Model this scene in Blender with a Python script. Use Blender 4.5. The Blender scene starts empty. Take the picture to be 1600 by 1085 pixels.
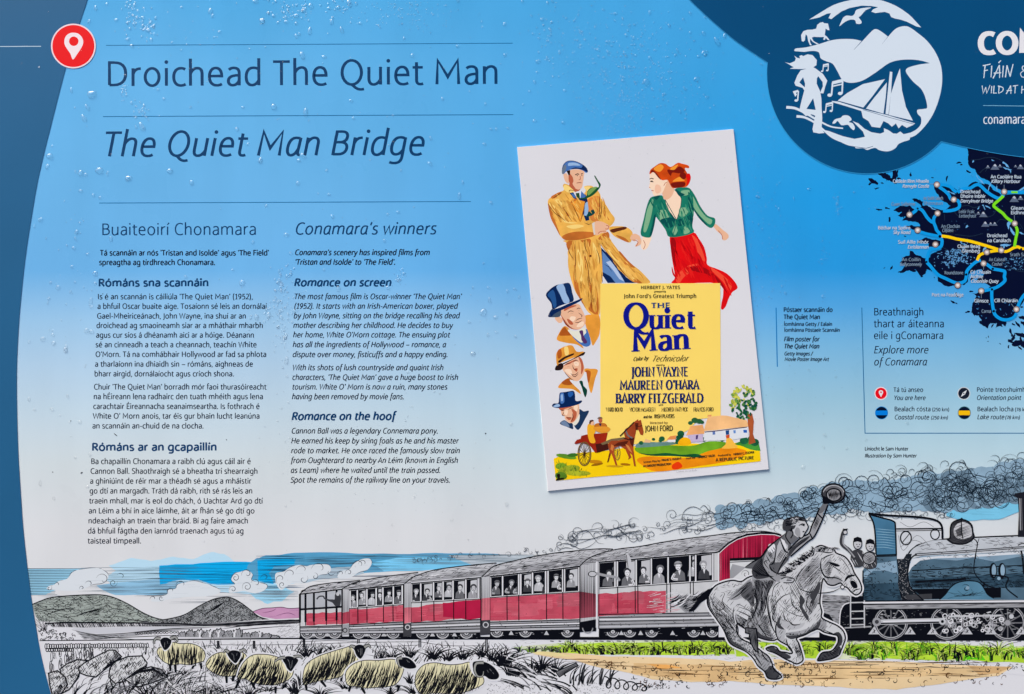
import bpy, math, random
import numpy as np
from mathutils import Matrix, Vector
from mathutils.geometry import tessellate_polygon

random.seed(11)
scene = bpy.context.scene
COL = scene.collection

# ------------------------------------------------------------------ camera, sky, sun, exposure
PW, PH = 1600.0, 1085.0            # the photograph's pixel frame, used as drawing units on the board
LENS, SENSOR = 26.0, 36.0
FPX = LENS / SENSOR * PW
DIST = 0.69                        # metres from the board
TILT = math.radians(4.2)           # camera stands a little below the board's normal
BOARD = Matrix.Rotation(math.radians(48), 4, 'X')     # a reading board leaning back 42 degrees
cam_local = Matrix.Translation((0, -DIST * math.sin(TILT), DIST * math.cos(TILT))) @ \
    Matrix.Rotation(TILT, 4, 'X') @ Matrix.Rotation(math.radians(-0.12), 4, 'Z')
cam_d = bpy.data.cameras.new('camera')
cam = bpy.data.objects.new('camera', cam_d)
COL.objects.link(cam)
cam_d.lens = LENS
cam_d.sensor_width = SENSOR
cam_d.clip_start = 0.02
cam_d.clip_end = 200
cam.matrix_world = BOARD @ cam_local
scene.camera = cam

SUN_EL, SUN_AZ = math.radians(58), math.radians(-62)     # azimuth from +Y towards +X; overcast, light from upper left
world = bpy.data.worlds.new('World')
scene.world = world
world.use_nodes = True
wn = world.node_tree
bg = wn.nodes['Background']
sky = wn.nodes.new('ShaderNodeTexSky')
sky.sky_type = 'NISHITA'
sky.sun_disc = False
sky.sun_elevation = SUN_EL
sky.sun_rotation = SUN_AZ
sky.air_density = 1.0
sky.dust_density = 6.0
sky.ozone_density = 1.0
wn.links.new(sky.outputs['Color'], bg.inputs['Color'])
bg.inputs['Strength'].default_value = 0.07
sun_d = bpy.data.lights.new('sun', 'SUN')
sun_d.energy = 1.5
sun_d.angle = math.radians(24)
sun_d.color = (1.0, 0.985, 0.88)
sun = bpy.data.objects.new('sun', sun_d)
COL.objects.link(sun)
sdir = Vector((math.sin(SUN_AZ) * math.cos(SUN_EL), math.cos(SUN_AZ) * math.cos(SUN_EL), math.sin(SUN_EL)))
sun.rotation_euler = sdir.to_track_quat('Z', 'Y').to_euler()

scene.view_settings.view_transform = 'Standard'
scene.view_settings.look = 'None'
scene.view_settings.gamma = 1
scene.view_settings.use_curve_mapping = False
scene.view_settings.exposure = 1.31
scene.render.engine = 'CYCLES'
scene.cycles.max_bounces = 8
scene.cycles.use_denoising = True

# ------------------------------------------------------------------ materials
GAIN = 1.04; VEIL = 0.006      # how bright a perfectly white print shows under this light

def lin(c):
    c = c / 255.0
    return c / 12.92 if c <= 0.04045 else ((c + 0.055) / 1.055) ** 2.4

MATS = {}
def ink(r, g, b, var=0.0, scale=60.0, rough=0.34):
    """Printed ink of one colour; var gives it a watercolour mottle."""
    key = (r, g, b, var, scale)
    if key in MATS:
        return MATS[key]
    m = bpy.data.materials.new('printed_ink')
    m.use_nodes = True
    nt = m.node_tree
    p = nt.nodes['Principled BSDF']
    base = [min(0.9, max(0.0, lin(v) / GAIN - VEIL)) for v in (r, g, b)]
    p.inputs['Base Color'].default_value = (*base, 1)
    p.inputs['Roughness'].default_value = rough
    p.inputs['IOR'].default_value = 1.22
    if var > 0:
        tc = nt.nodes.new('ShaderNodeTexCoord')
        no = nt.nodes.new('ShaderNodeTexNoise')
        no.inputs['Scale'].default_value = scale
        no.inputs['Detail'].default_value = 6
        mix = nt.nodes.new('ShaderNodeMix'); mix.data_type = 'RGBA'
        mr = nt.nodes.new('ShaderNodeMapRange')
        mr.inputs['From Min'].default_value = 0.33
        mr.inputs['From Max'].default_value = 0.67
        nt.links.new(tc.outputs['Object'], no.inputs['Vector'])
        nt.links.new(no.outputs['Fac'], mr.inputs['Value'])
        nt.links.new(mr.outputs['Result'], mix.inputs['Factor'])
        mix.inputs['A'].default_value = (*[max(0, v * (1 - var)) for v in base], 1)
        mix.inputs['B'].default_value = (*[min(0.92, v * (1 + var)) for v in base], 1)
        nt.links.new(mix.outputs['Result'], p.inputs['Base Color'])
    MATS[key] = m
    return m

# ------------------------------------------------------------------ drawing on the board
CAM_O = np.array(cam_local.translation)
CAM_R = np.array(cam_local.to_3x3())
def to_board(pts, z=0.0):
    """photo pixels -> metres on the board's own plane"""
    a = np.asarray(pts, dtype=float)
    d = np.stack([(a[:, 0] - PW / 2) / FPX, (PH / 2 - a[:, 1]) / FPX, -np.ones(len(a))], 1) @ CAM_R.T
    t = (z - CAM_O[2]) / d[:, 2]
    return CAM_O[None, :2] + d[:, :2] * t[:, None]

LAYER = 1e-6          # layers are counted in micrometres above the face
SUB = 2e-7
PEN = 1.0              # pen weight

def spline(pts, closed=True, n=6):
    P = [tuple(p) for p in pts]
    N = len(P)
    if N < 3:
        return P
    out = []
    for i in range(N if closed else N - 1):
        if closed:
            p0, p1, p2, p3 = P[i - 1], P[i], P[(i + 1) % N], P[(i + 2) % N]
        else:
            p0 = P[max(i - 1, 0)]; p1 = P[i]; p2 = P[i + 1]; p3 = P[min(i + 2, N - 1)]
        for k in range(n):
            t = k / n; t2 = t * t; t3 = t2 * t
            out.append(tuple(0.5 * (2 * p1[j] + (p2[j] - p0[j]) * t + (2 * p0[j] - 5 * p1[j] + 4 * p2[j] - p3[j]) * t2
                                    + (3 * p1[j] - p0[j] - 3 * p2[j] + p3[j]) * t3) for j in (0, 1)))
    if not closed:
        out.append(P[-1])
    return out

def inside(p, poly):
    x, y = p; c = False; j = len(poly) - 1
    for i in range(len(poly)):
        xi, yi = poly[i]; xj, yj = poly[j]
        if (yi > y) != (yj > y) and x < (xj - xi) * (y - yi) / (yj - yi) + xi:
            c = not c
        j = i
    return c

class Art:
    """One printed piece: filled shapes and pen strokes collected into one mesh."""
    def __init__(self, layer, zbase=0.0):
        self.v = []; self.f = []; self.mi = []; self.mats = []
        self.layer = layer; self.k = 0; self.c = 0; self.fresh = True; self.zbase = zbase
        self.o = (0.0, 0.0); self.s = 1.0
    def frame(self, ox=0.0, oy=0.0, s=1.0):
        self.o = (ox, oy); self.s = s
        return self
    def up(self, n=1):
        self.k += 5; self.c = 0; self.fresh = True
        return self
    def _m(self, m):
        if m not in self.mats:
            self.mats.append(m)
        return self.mats.index(m)
    def _z(self):
        # pen strokes share four slots above the last filled shape
        self.fresh = False
        self.c += 1
        return self.zbase + self.layer * LAYER + (self.k + self.c % 4) * SUB
    def top(self):
        return (self.layer * LAYER + (self.k + 6) * SUB) * 1e6
    def px(self, pts):
        return [(self.o[0] + x / self.s, self.o[1] + y / self.s) for x, y in pts]
    def _tri(self, P, tris, m):
        z = self._z(); b = len(self.v)
        q = to_board(P, self.zbase)
        self.v.extend((float(x), float(y), z) for x, y in q)
        mi = self._m(m)
        for t in tris:
            self.f.append(tuple(b + i for i in t)); self.mi.append(mi)
    def fill(self, pts, m, smooth=False, n=5):
        if smooth:
            pts = spline(pts, True, n)
        P = self.px(pts)
        self.up_if()
        tris = tessellate_polygon([[Vector((x, y, 0)) for x, y in P]])
        self._tri(P, tris, m)
        return self
    def up_if(self):
        # every new fill lies just above what was drawn before it
        if not self.fresh:
            self.k += min(self.c, 4) + 1; self.c = 0
    def stroke(self, pts, w, m, w1=None, smooth=False, n=5, taper=False, closed=False, scaled=False):
        """pen line; w in photo pixels (or frame units if scaled)"""
        if smooth and len(pts) > 2:
            pts = spline(pts, closed, n)
        w *= PEN; w1 = None if w1 is None else w1 * PEN
        P = self.px(pts)
        if closed:
            P = P + [P[0]]
        if scaled:
            w = w / self.s; w1 = None if w1 is None else w1 / self.s
        N = len(P)
        if N < 2:
            return self
        a = np.array(P)
        seg = a[1:] - a[:-1]
        L = np.hypot(seg[:, 0], seg[:, 1]); L[L < 1e-6] = 1e-6
        nn = np.stack([-seg[:, 1] / L, seg[:, 0] / L], 1)
        ws = np.full(N, w / 2.0)
        if w1 is not None:
            ws = np.linspace(w / 2.0, w1 / 2.0, N)
        if taper:
            t = np.linspace(0, 1, N)
            ws = ws * np.clip(np.sin(np.pi * (0.06 + 0.88 * t)), 0.12, 1)
        nv = np.zeros((N, 2))
        nv[0] = nn[0]; nv[-1] = nn[-1]
        if N > 2:
            s = nn[:-1] + nn[1:]
            d = np.maximum(0.35, (1 + (nn[:-1] * nn[1:]).sum(1)))
            nv[1:-1] = s / d[:, None]
        if closed:
            s = nn[0] + nn[-1]; nv[0] = nv[-1] = s / max(0.35, 1 + float((nn[0] * nn[-1]).sum()))
        A = a + nv * ws[:, None]; B = a - nv * ws[:, None]
        allp = np.concatenate([A, B])
        tris = []
        for i in range(N - 1):
            tris.append((i, i + 1, N + i + 1, N + i))
        self._tri(allp, tris, m)
        return self
    def disc(self, x, y, r, m, ry=None, n=28, rot=0.0):
        ry = r if ry is None else ry
        ca, sa = math.cos(rot), math.sin(rot)
        pts = []
        for i in range(n):
            t = 2 * math.pi * i / n
            u, v = r * math.cos(t), ry * math.sin(t)
            pts.append((x + u * ca - v * sa, y + u * sa + v * ca))
        return self.fill(pts, m)
    def ring(self, x, y, r, w, m, ry=None, n=28, a0=0, a1=360, scaled=False):
        ry = r if ry is None else ry
        full = (a1 - a0) % 360 == 0
        pts = [(x + r * math.cos(math.radians(a0 + (a1 - a0) * i / n)), y + ry * math.sin(math.radians(a0 + (a1 - a0) * i / n)))
               for i in range(n if full else n + 1)]
        return self.stroke(pts, w, m, closed=full, scaled=scaled)
    def hatch(self, poly, ang, gap, w, m, smooth=False, jit=0.25, brk=0.0, keep=1.0, trim=0.0, wob=0.0, rnd=random):
        """pen hatching clipped to a polygon; gap in frame units"""
        if smooth:
            poly = spline(poly, True, 5)
        ca, sa = math.cos(math.radians(ang)), math.sin(math.radians(ang))
        R = [(x * ca + y * sa, -x * sa + y * ca) for x, y in poly]
        y0 = min(p[1] for p in R); y1 = max(p[1] for p in R)
        y = y0 + gap * rnd.random()
        while y < y1:
            xs = []
            j = len(R) - 1
            for i in range(len(R)):
                if (R[i][1] > y) != (R[j][1] > y):
                    xs.append(R[j][0] + (y - R[j][1]) * (R[i][0] - R[j][0]) / (R[i][1] - R[j][1]))
                j = i
            xs.sort()
            for a, b in zip(xs[::2], xs[1::2]):
                segs = [(a, b)]
                if brk > 0:
                    segs = []; x = a
                    while x < b:
                        e = min(b, x + brk * rnd.uniform(0.4, 1.6))
                        segs.append((x, e)); x = e + brk * rnd.uniform(0.1, 0.5)
                for p, q in segs:
                    if rnd.random() > keep:
                        continue
                    ln = q - p
                    p += ln * trim * rnd.random(); q -= ln * trim * rnd.random()
                    if q - p < gap * 0.3:
                        continue
                    ww = wob * gap
                    pts = [(p, y), ((p + q) / 2, y + rnd.uniform(-ww, ww)), (q, y + rnd.uniform(-ww, ww))]
                    self.stroke([(u * ca - v * sa, u * sa + v * ca) for u, v in pts], w * rnd.uniform(0.7, 1.2), m, taper=True)
            y += gap * (1 + rnd.uniform(-jit, jit))
        return self
    def blade(self, x, y, dx, dy, bend, w, m):
        """one tapered grass blade from its root"""
        pts = [(x, y), (x + dx * 0.4 - bend * 0.3, y + dy * 0.5), (x + dx * 0.8 + bend * 0.1, y + dy * 0.85), (x + dx + bend, y + dy)]
        return self.stroke(spline(pts, False, 4), w, m, w1=w * 0.12)
    def spiral(self, x, y, r, turns, a0, w, m, cw=1, tail=None):
        n = max(10, int(14 * turns))
        pts = []
        for i in range(n + 1):
            t = i / n
            a = a0 + cw * turns * 2 * math.pi * t
            rr = r * (1 - 0.88 * t)
            pts.append((x + rr * math.cos(a), y + rr * math.sin(a)))
        if tail:
            pts = spline([tail, ((tail[0] + pts[0][0]) / 2, (tail[1] + pts[0][1]) / 2 - r * 0.3), pts[0]], False, 5)[:-1] + pts
        return self.stroke(pts, w, m, taper=True)
    def build(self, name, parent, label=None):
        me = bpy.data.meshes.new(name)
        me.from_pydata(self.v, [], self.f)
        for m in self.mats:
            me.materials.append(m)
        me.polygons.foreach_set('material_index', self.mi)
        me.update()
        o = bpy.data.objects.new(name, me)
        COL.objects.link(o)
        if parent is not None:
            o.parent = parent
        if label:
            o['label'] = label
        return o
# ------------------------------------------------------------------ lettering: a humanist pen-skeleton alphabet
# units: cap height 7, x-height 5; paths use M L C (cubic) and E (full ellipse cx cy rx ry)
G = {
' ': (2.6, ''),
'a': (5.0, 'M1.1 4.45C1.5 4.85 2 5 2.5 5C3.5 5 4 4.5 4 3.5L4 0|M4 2.9C2.2 2.9 .95 2.5 .95 1.3C.95 .5 1.5 .05 2.2 .05C3 .05 3.7 .6 4 1.5'),
'b': (5.7, 'M1.1 7.7L1.1 .25|M1.1 3.6C1.6 4.5 2.2 5 3 5C4.1 5 4.75 4.1 4.75 2.6C4.75 1 4 .05 2.7 .05C2.1 .05 1.6 .15 1.1 .35'),
'c': (4.55, 'M4.2 4.65C3.8 4.9 3.4 5 2.95 5C1.75 5 .95 4 .95 2.5C.95 .95 1.7 .05 2.95 .05C3.45 .05 3.9 .2 4.3 .45'),
'd': (5.6, 'M4.5 7.7L4.5 0|M4.5 4.6C4 4.9 3.5 5 2.95 5C1.7 5 .95 4 .95 2.4C.95 .9 1.6 .05 2.6 .05C3.4 .05 4.1 .6 4.5 1.5'),
'e': (5.3, 'M.98 2.7L4.4 2.7C4.4 4.15 3.8 5 2.75 5C1.7 5 .95 4.1 .95 2.5C.95 .9 1.8 .05 3 .05C3.6 .05 4.1 .2 4.45 .45'),
'f': (3.0, 'M1.35 0L1.35 6.2C1.35 7.2 1.9 7.6 2.6 7.6C2.9 7.6 3.1 7.55 3.3 7.45|M.4 4.85L2.9 4.85'),
'g': (5.6, 'M4.5 5L4.5 -.4C4.5 -1.8 3.8 -2.3 2.6 -2.3C2 -2.3 1.5 -2.2 1.1 -2|M4.5 4.6C4 4.9 3.5 5 2.95 5C1.7 5 .95 4 .95 2.4C.95 .95 1.6 .15 2.6 .15C3.4 .15 4.1 .7 4.5 1.6'),
'h': (5.45, 'M1.1 0L1.1 7.7|M1.1 3.4C1.5 4.5 2.3 5 3 5C3.9 5 4.35 4.4 4.35 3.4L4.35 0'),
'i': (2.2, 'M1.1 0L1.1 5.05|D1.1 6.75'),
'j': (2.2, 'M1.1 5.05L1.1 -1C1.1 -1.8 .6 -2.2 -.2 -2.1|D1.1 6.75'),
'k': (4.9, 'M1.1 7.7L1.1 0|M4.1 5.05L1.35 2.75L4.5 0'),
'l': (2.2, 'M1.1 7.7L1.1 0'),
'm': (8.5, 'M1.1 0L1.1 5.05|M1.1 3.5C1.5 4.5 2.2 5 2.9 5C3.8 5 4.25 4.4 4.25 3.4L4.25 0|M4.25 3.5C4.6 4.5 5.4 5 6.1 5C7 5 7.4 4.4 7.4 3.4L7.4 0'),
'n': (5.45, 'M1.1 0L1.1 5.05|M1.1 3.4C1.5 4.5 2.3 5 3 5C3.9 5 4.35 4.4 4.35 3.4L4.35 0'),
'o': (5.8, 'E2.9 2.52 1.95 2.48'),
'p': (5.7, 'M1.1 -2.3L1.1 5.05|M1.1 3.6C1.6 4.5 2.2 5 3 5C4.1 5 4.75 4.1 4.75 2.6C4.75 1 4 .05 2.7 .05C2.1 .05 1.6 .15 1.1 .35'),
'q': (5.6, 'M4.5 -2.3L4.5 5|M4.5 4.6C4 4.9 3.5 5 2.95 5C1.7 5 .95 4 .95 2.4C.95 .9 1.6 .05 2.6 .05C3.4 .05 4.1 .6 4.5 1.5'),
'r': (3.55, 'M1.1 0L1.1 5.05|M1.1 3.3C1.4 4.4 2.1 5 3.3 4.93'),
's': (4.3, 'M3.5 4.7C3 4.95 2.6 5 2.3 5C1.5 5 1 4.5 1 3.8C1 3.1 1.5 2.85 2.2 2.6C3 2.3 3.55 2 3.55 1.25C3.55 .5 2.9 .05 2.1 .05C1.6 .05 1.1 .2 .7 .45'),
't': (3.5, 'M1.5 6.3L1.5 1.3C1.5 .4 1.9 .07 2.5 .07C2.8 .07 3.1 .12 3.35 .25|M.4 4.85L3.25 4.85'),
'u': (5.45, 'M1.1 5.05L1.1 1.7C1.1 .6 1.6 .05 2.4 .05C3.2 .05 3.95 .6 4.35 1.6|M4.35 5.05L4.35 0'),
'v': (4.8, 'M.4 5.05L2.4 .1L4.4 5.05'),
'w': (7.0, 'M.4 5.05L1.95 .1L3.5 4.95L5.05 .1L6.6 5.05'),
'x': (4.7, 'M.6 5.05L4.2 0|M4.1 5.05L.5 0'),
'y': (4.8, 'M.4 5.05L2.45 .2|M4.4 5.05L2.15 -1.2C1.85 -2 1.4 -2.3 .5 -2.2'),
'z': (4.4, 'M.7 4.75L3.6 4.75L.7 .3L3.8 .3'),
'A': (6.0, 'M.4 0L3 6.9L5.6 0|M1.3 2.3L4.7 2.3'),
'B': (5.7, 'M1.2 0L1.2 7|M1.2 6.7L2.7 6.7C3.9 6.7 4.5 6.1 4.5 5.2C4.5 4.2 3.8 3.7 2.7 3.7L1.2 3.7|M2.7 3.7C4.2 3.7 4.9 3.1 4.9 2C4.9 .9 4.1 .3 2.7 .3L1.2 .3'),
'C': (5.9, 'M5.4 6.45C4.8 6.8 4.3 6.95 3.8 6.95C2.1 6.95 1 5.6 1 3.5C1 1.3 2 .05 3.8 .05C4.4 .05 5 .25 5.5 .6'),
'D': (6.7, 'M1.2 .3L1.2 6.7L2.5 6.7C4.7 6.7 5.75 5.6 5.75 3.6C5.75 1.5 4.6 .3 2.4 .3L1.2 .3'),
'E': (5.0, 'M4.5 6.7L1.2 6.7L1.2 .3L4.6 .3|M1.2 3.65L4.1 3.65'),
'F': (4.7, 'M4.4 6.7L1.2 6.7L1.2 0|M1.2 3.5L3.9 3.5'),
'G': (6.6, 'M5.5 6.4C4.9 6.8 4.4 6.95 3.8 6.95C2.1 6.95 1 5.6 1 3.5C1 1.3 2 .05 3.8 .05C4.5 .05 5.1 .2 5.6 .5L5.6 3.3L3.9 3.3'),
'H': (6.8, 'M1.2 0L1.2 7|M5.6 0L5.6 7|M1.2 3.65L5.6 3.65'),
'I': (2.4, 'M1.2 0L1.2 7'),
'J': (2.7, 'M1.5 7L1.5 .2C1.5 -.9 1 -1.5 0 -1.5'),
'K': (5.7, 'M1.2 0L1.2 7|M5 7L1.5 3.6L5.4 0'),
'L': (4.6, 'M1.2 7L1.2 .3L4.4 .3'),
'M': (8.3, 'M1.1 0L1.35 6.8L4.15 2.1L6.95 6.8L7.2 0'),
'N': (7.0, 'M1.2 0L1.2 6.8L5.8 .2L5.8 7'),
'O': (7.4, 'E3.7 3.5 2.72 3.45'),
'P': (5.3, 'M1.2 0L1.2 7|M1.2 6.7L2.6 6.7C4 6.7 4.6 6 4.6 4.9C4.6 3.7 3.8 3 2.5 3L1.2 3'),
'Q': (7.4, 'E3.7 3.5 2.72 3.45|M3.6 .1C4.3 -.3 4.8 -1.3 6.1 -1.35C6.5 -1.35 6.8 -1.3 7.1 -1.2'),
'R': (5.6, 'M1.2 0L1.2 7|M1.2 6.7L2.6 6.7C3.9 6.7 4.5 6.1 4.5 5.1C4.5 4 3.8 3.4 2.5 3.4L1.2 3.4|M2.6 3.4L5.1 0'),
'S': (5.0, 'M4.2 6.5C3.7 6.8 3.2 6.95 2.7 6.95C1.7 6.95 1 6.3 1 5.3C1 4.3 1.7 3.9 2.6 3.5C3.6 3.1 4.3 2.7 4.3 1.75C4.3 .7 3.5 .05 2.4 .05C1.8 .05 1.2 .25 .7 .55'),
'T': (5.3, 'M.3 6.7L5 6.7|M2.65 6.7L2.65 0'),
'U': (6.6, 'M1.2 7L1.2 2.4C1.2 .9 1.9 .05 3.3 .05C4.7 .05 5.4 .9 5.4 2.4L5.4 7'),
'V': (5.8, 'M.4 7L2.9 .1L5.4 7'),
'W': (8.4, 'M.4 7L2.2 .1L4.2 6.7L6.2 .1L8 7'),
'X': (5.6, 'M.6 7L5 0|M5 7L.6 0'),
'Y': (5.3, 'M.4 7L2.65 3.2L4.9 7|M2.65 3.2L2.65 0'),
'Z': (5.4, 'M.8 6.7L4.7 6.7L.7 .3L4.8 .3'),
'0': (5.2, 'E2.6 3.4 1.7 3.35'), '1': (4.4, 'M1.1 5.6L2.7 6.6L2.7 0|M1.2 .25L4 .25'),
'2': (5.0, 'M.9 6.3C1.4 6.7 1.9 6.8 2.4 6.8C3.5 6.8 4.1 6.1 4.1 5.2C4.1 3.8 2.6 2.2 .9 .3L4.4 .3'),
'5': (5.0, 'M4 6.6L1.5 6.6L1.3 3.9C1.8 4.1 2.2 4.15 2.6 4.15C3.6 4.15 4.2 3.4 4.2 2.3C4.2 .9 3.3 .05 2.1 .05C1.6 .05 1.1 .2 .8 .4'),
'7': (4.8, 'M.7 6.5L4.2 6.5L1.9 0'), '8': (5.2, 'E2.6 5.1 1.45 1.65|E2.6 1.75 1.75 1.7'),
'9': (5.2, 'M4.2 4.4C4.2 3.4 3.4 2.9 2.6 2.9C1.6 2.9 1 3.7 1 4.8C1 6 1.7 6.8 2.7 6.8C3.7 6.8 4.3 5.9 4.3 4.5C4.3 2 3.2 .5 1.4 .1'),
'.': (2.2, 'D1.1 .4'), ',': (2.2, 'M1.3 .7L.7 -1.2'), "'": (1.9, 'M1.2 7.2L.8 5.3'), '`': (1.9, 'M1.2 7.3L.8 5.4'),
'-': (3.4, 'M.6 2.6L2.8 2.6'), '_': (5.4, 'M.4 2.6L5 2.6'), '(': (2.9, 'M2.4 7.7C.8 5.6 .8 .6 2.4 -1.5'), ')': (2.9, 'M.5 7.7C2.1 5.6 2.1 .6 .5 -1.5'),
'/': (3.6, 'M.3 -1L3.3 7.5'), '&': (6.6, 'M6 .1L2.2 4.6C1.4 5.6 1.8 6.9 3 6.9C4.3 6.9 4.5 5.3 3.3 4.4C1.6 3.3 .9 2.6 .9 1.7C.9 .7 1.7 .05 2.8 .05C4.4 .05 5.4 1.3 5.7 3.2'),
}
G_IT = {
'a': (5.3, 'M4.3 5L4.1 1.2C4.1 .4 4.3 .1 4.9 .1|M4.3 4.7C3.8 4.95 3.3 5 2.9 5C1.7 5 .95 3.9 .95 2.2C.95 .8 1.5 .05 2.3 .05C3.1 .05 3.8 .8 4.15 2'),
'f': (3.2, 'M1.5 -2.2L1.5 6.2C1.5 7.2 2 7.6 2.7 7.6C3 7.6 3.2 7.55 3.4 7.45|M.5 4.85L3 4.85'),
}
ACC = {'á': 'a', 'é': 'e', 'í': 'i', 'ó': 'o', 'ú': 'u', 'É': 'E', 'Í': 'I', 'Á': 'A', 'Ó': 'O'}

import re
_tok = re.compile(r'[MLCED]|-?\d*\.?\d+')
def parse(path):
    """path -> list of (kind, points)"""
    out = []
    for sub in path.split('|'):
        if not sub:
            continue
        t = _tok.findall(sub)
        i = 0; pts = []
        while i < len(t):
            c = t[i]; i += 1
            if c in 'ML':
                while i < len(t) and t[i] not in 'MLCED':
                    pts.append((float(t[i]), float(t[i + 1]))); i += 2
            elif c == 'C':
                p0 = pts[-1]; v = [float(x) for x in t[i:i + 6]]; i += 6
                for k in range(1, 7):
                    u = k / 6; w = 1 - u
                    pts.append(tuple(w ** 3 * p0[j] + 3 * w * w * u * v[j] + 3 * w * u * u * v[2 + j] + u ** 3 * v[4 + j] for j in (0, 1)))
            elif c == 'E':
                cx, cy, rx, ry = [float(x) for x in t[i:i + 4]]; i += 4
                out.append(('closed', [(cx + rx * math.cos(2 * math.pi * k / 26), cy + ry * math.sin(2 * math.pi * k / 26)) for k in range(26)]))
            elif c == 'D':
                out.append(('dot', [(float(t[i]), float(t[i + 1]))])); i += 2
        if len(pts) > 1:
            out.append(('open', pts))
    return out
_cache = {}
def glyph(ch, it):
    key = (ch, it)
    if key in _cache:
        return _cache[key]
    base = ACC.get(ch, ch)
    adv, path = G_IT[base] if it and base in G_IT else G.get(base, G['.'])
    st = parse(path)
    if ch in ACC:
        st = [s for s in st if s[0] != 'dot']
        x = adv / 2; y = 7.6 if base.isupper() else 6.0
        st.append(('acc', [(x - .15, y), (x + .85, y + 1.35)]))
    _cache[key] = (adv, st)
    return _cache[key]

def ribbon(art, pts, hw, m, closed=False):
    """variable-width stroke: hw(dx, dy) -> half width, in art pixels"""
    a = np.array(pts + ([pts[0]] if closed else []))
    N = len(a)
    seg = a[1:] - a[:-1]
    L = np.maximum(np.hypot(seg[:, 0], seg[:, 1]), 1e-6)
    d = seg / L[:, None]
    nn = np.stack([-d[:, 1], d[:, 0]], 1)
    h = np.array([hw(x, y) for x, y in d])
    nv = np.zeros((N, 2)); ws = np.zeros(N)
    nv[0], nv[-1] = nn[0], nn[-1]; ws[0], ws[-1] = h[0], h[-1]
    if N > 2:
        nv[1:-1] = (nn[:-1] + nn[1:]) / np.maximum(0.3, 1 + (nn[:-1] * nn[1:]).sum(1))[:, None]
        ws[1:-1] = (h[:-1] + h[1:]) / 2
    if closed:
        nv[0] = nv[-1] = (nn[0] + nn[-1]) / max(0.3, 1 + float((nn[0] * nn[-1]).sum())); ws[0] = ws[-1] = (h[0] + h[-1]) / 2
    A = a + nv * ws[:, None]; B = a - nv * ws[:, None]
    art._tri(np.concatenate([A, B]), [(i, i + 1, N + i + 1, N + i) for i in range(N - 1)], m)

def text(art, s, x0, y0, x1, y1, cap, w, m, it=False, serif=False, contrast=None, slant=0.2, wob=0.0):
    """s set from (x0,y0) to (x1,y1) along its baseline; cap height and stroke w in photo pixels"""
    u = cap / 7.0
    tot = sum(glyph(c, it)[0] for c in s) + (0.3 * len(s) * (1 if serif else 0))
    ang = math.atan2(y1 - y0, x1 - x0)
    L = math.hypot(x1 - x0, y1 - y0)
    k = L / ((tot - 1.2) * u)          # the side bearings hang outside
    ca, sa = math.cos(ang), math.sin(ang)
    sl = slant if it else 0.0
    cx = -0.6
    ct = contrast if contrast is not None else 0.16
    def hw(dx, dy):
        return 0.5 * w * (1 - ct + ct * abs(dy)) * (k ** 0.3 if k < 1 else 1)
    for c in s:
        adv, st = glyph(c, it)
        if serif:
            adv = adv + 0.3
        def T(p):
            X = (cx + p[0] + (0.15 if serif else 0)) * u * k + p[1] * u * sl
            Y = p[1] * u
            if wob:
                X += random.uniform(-wob, wob); Y += random.uniform(-wob, wob)
            return (x0 + X * ca + Y * sa, y0 + X * sa - Y * ca)
        for kind, pts in st:
            if kind == 'dot':
                px, py = T(pts[0]); r = w * 0.62
                art._tri([(px, py)] + [(px + r * math.cos(t * math.pi / 6), py + r * math.sin(t * math.pi / 6)) for t in range(12)],
                         [(0, 1 + i, 1 + (i + 1) % 12) for i in range(12)], m)
            elif kind == 'closed':
                ribbon(art, [T(p) for p in pts], hw, m, True)
            elif kind == 'acc':
                q = [T(p) for p in pts]
                art.stroke(q, w * 0.75, m, w1=w * 1.0)
            else:
                q = [T(p) for p in pts]
                ribbon(art, q, hw, m)
                if serif:
                    for e, nb in ((pts[0], pts[1]), (pts[-1], pts[-2])):
                        dx, dy = nb[0] - e[0], nb[1] - e[1]
                        if abs(dy) > 1.6 * abs(dx) and abs(dy) > 0.8 and min(abs(e[1] - v) for v in (0, 5.05, 7, 6.8, 7.7, 0.3, 6.7, -2.3)) < 0.12 and c not in 'tf':
                            xw = 0.5 * w / (u * k) + 0.55
                            yy = e[1] + (0.18 if dy > 0 else -0.18)
                            art.stroke([T((e[0] - xw, yy)), T((e[0] + xw, yy))], max(0.3, 0.36 * u), m)
        cx += adv
    return art
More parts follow.
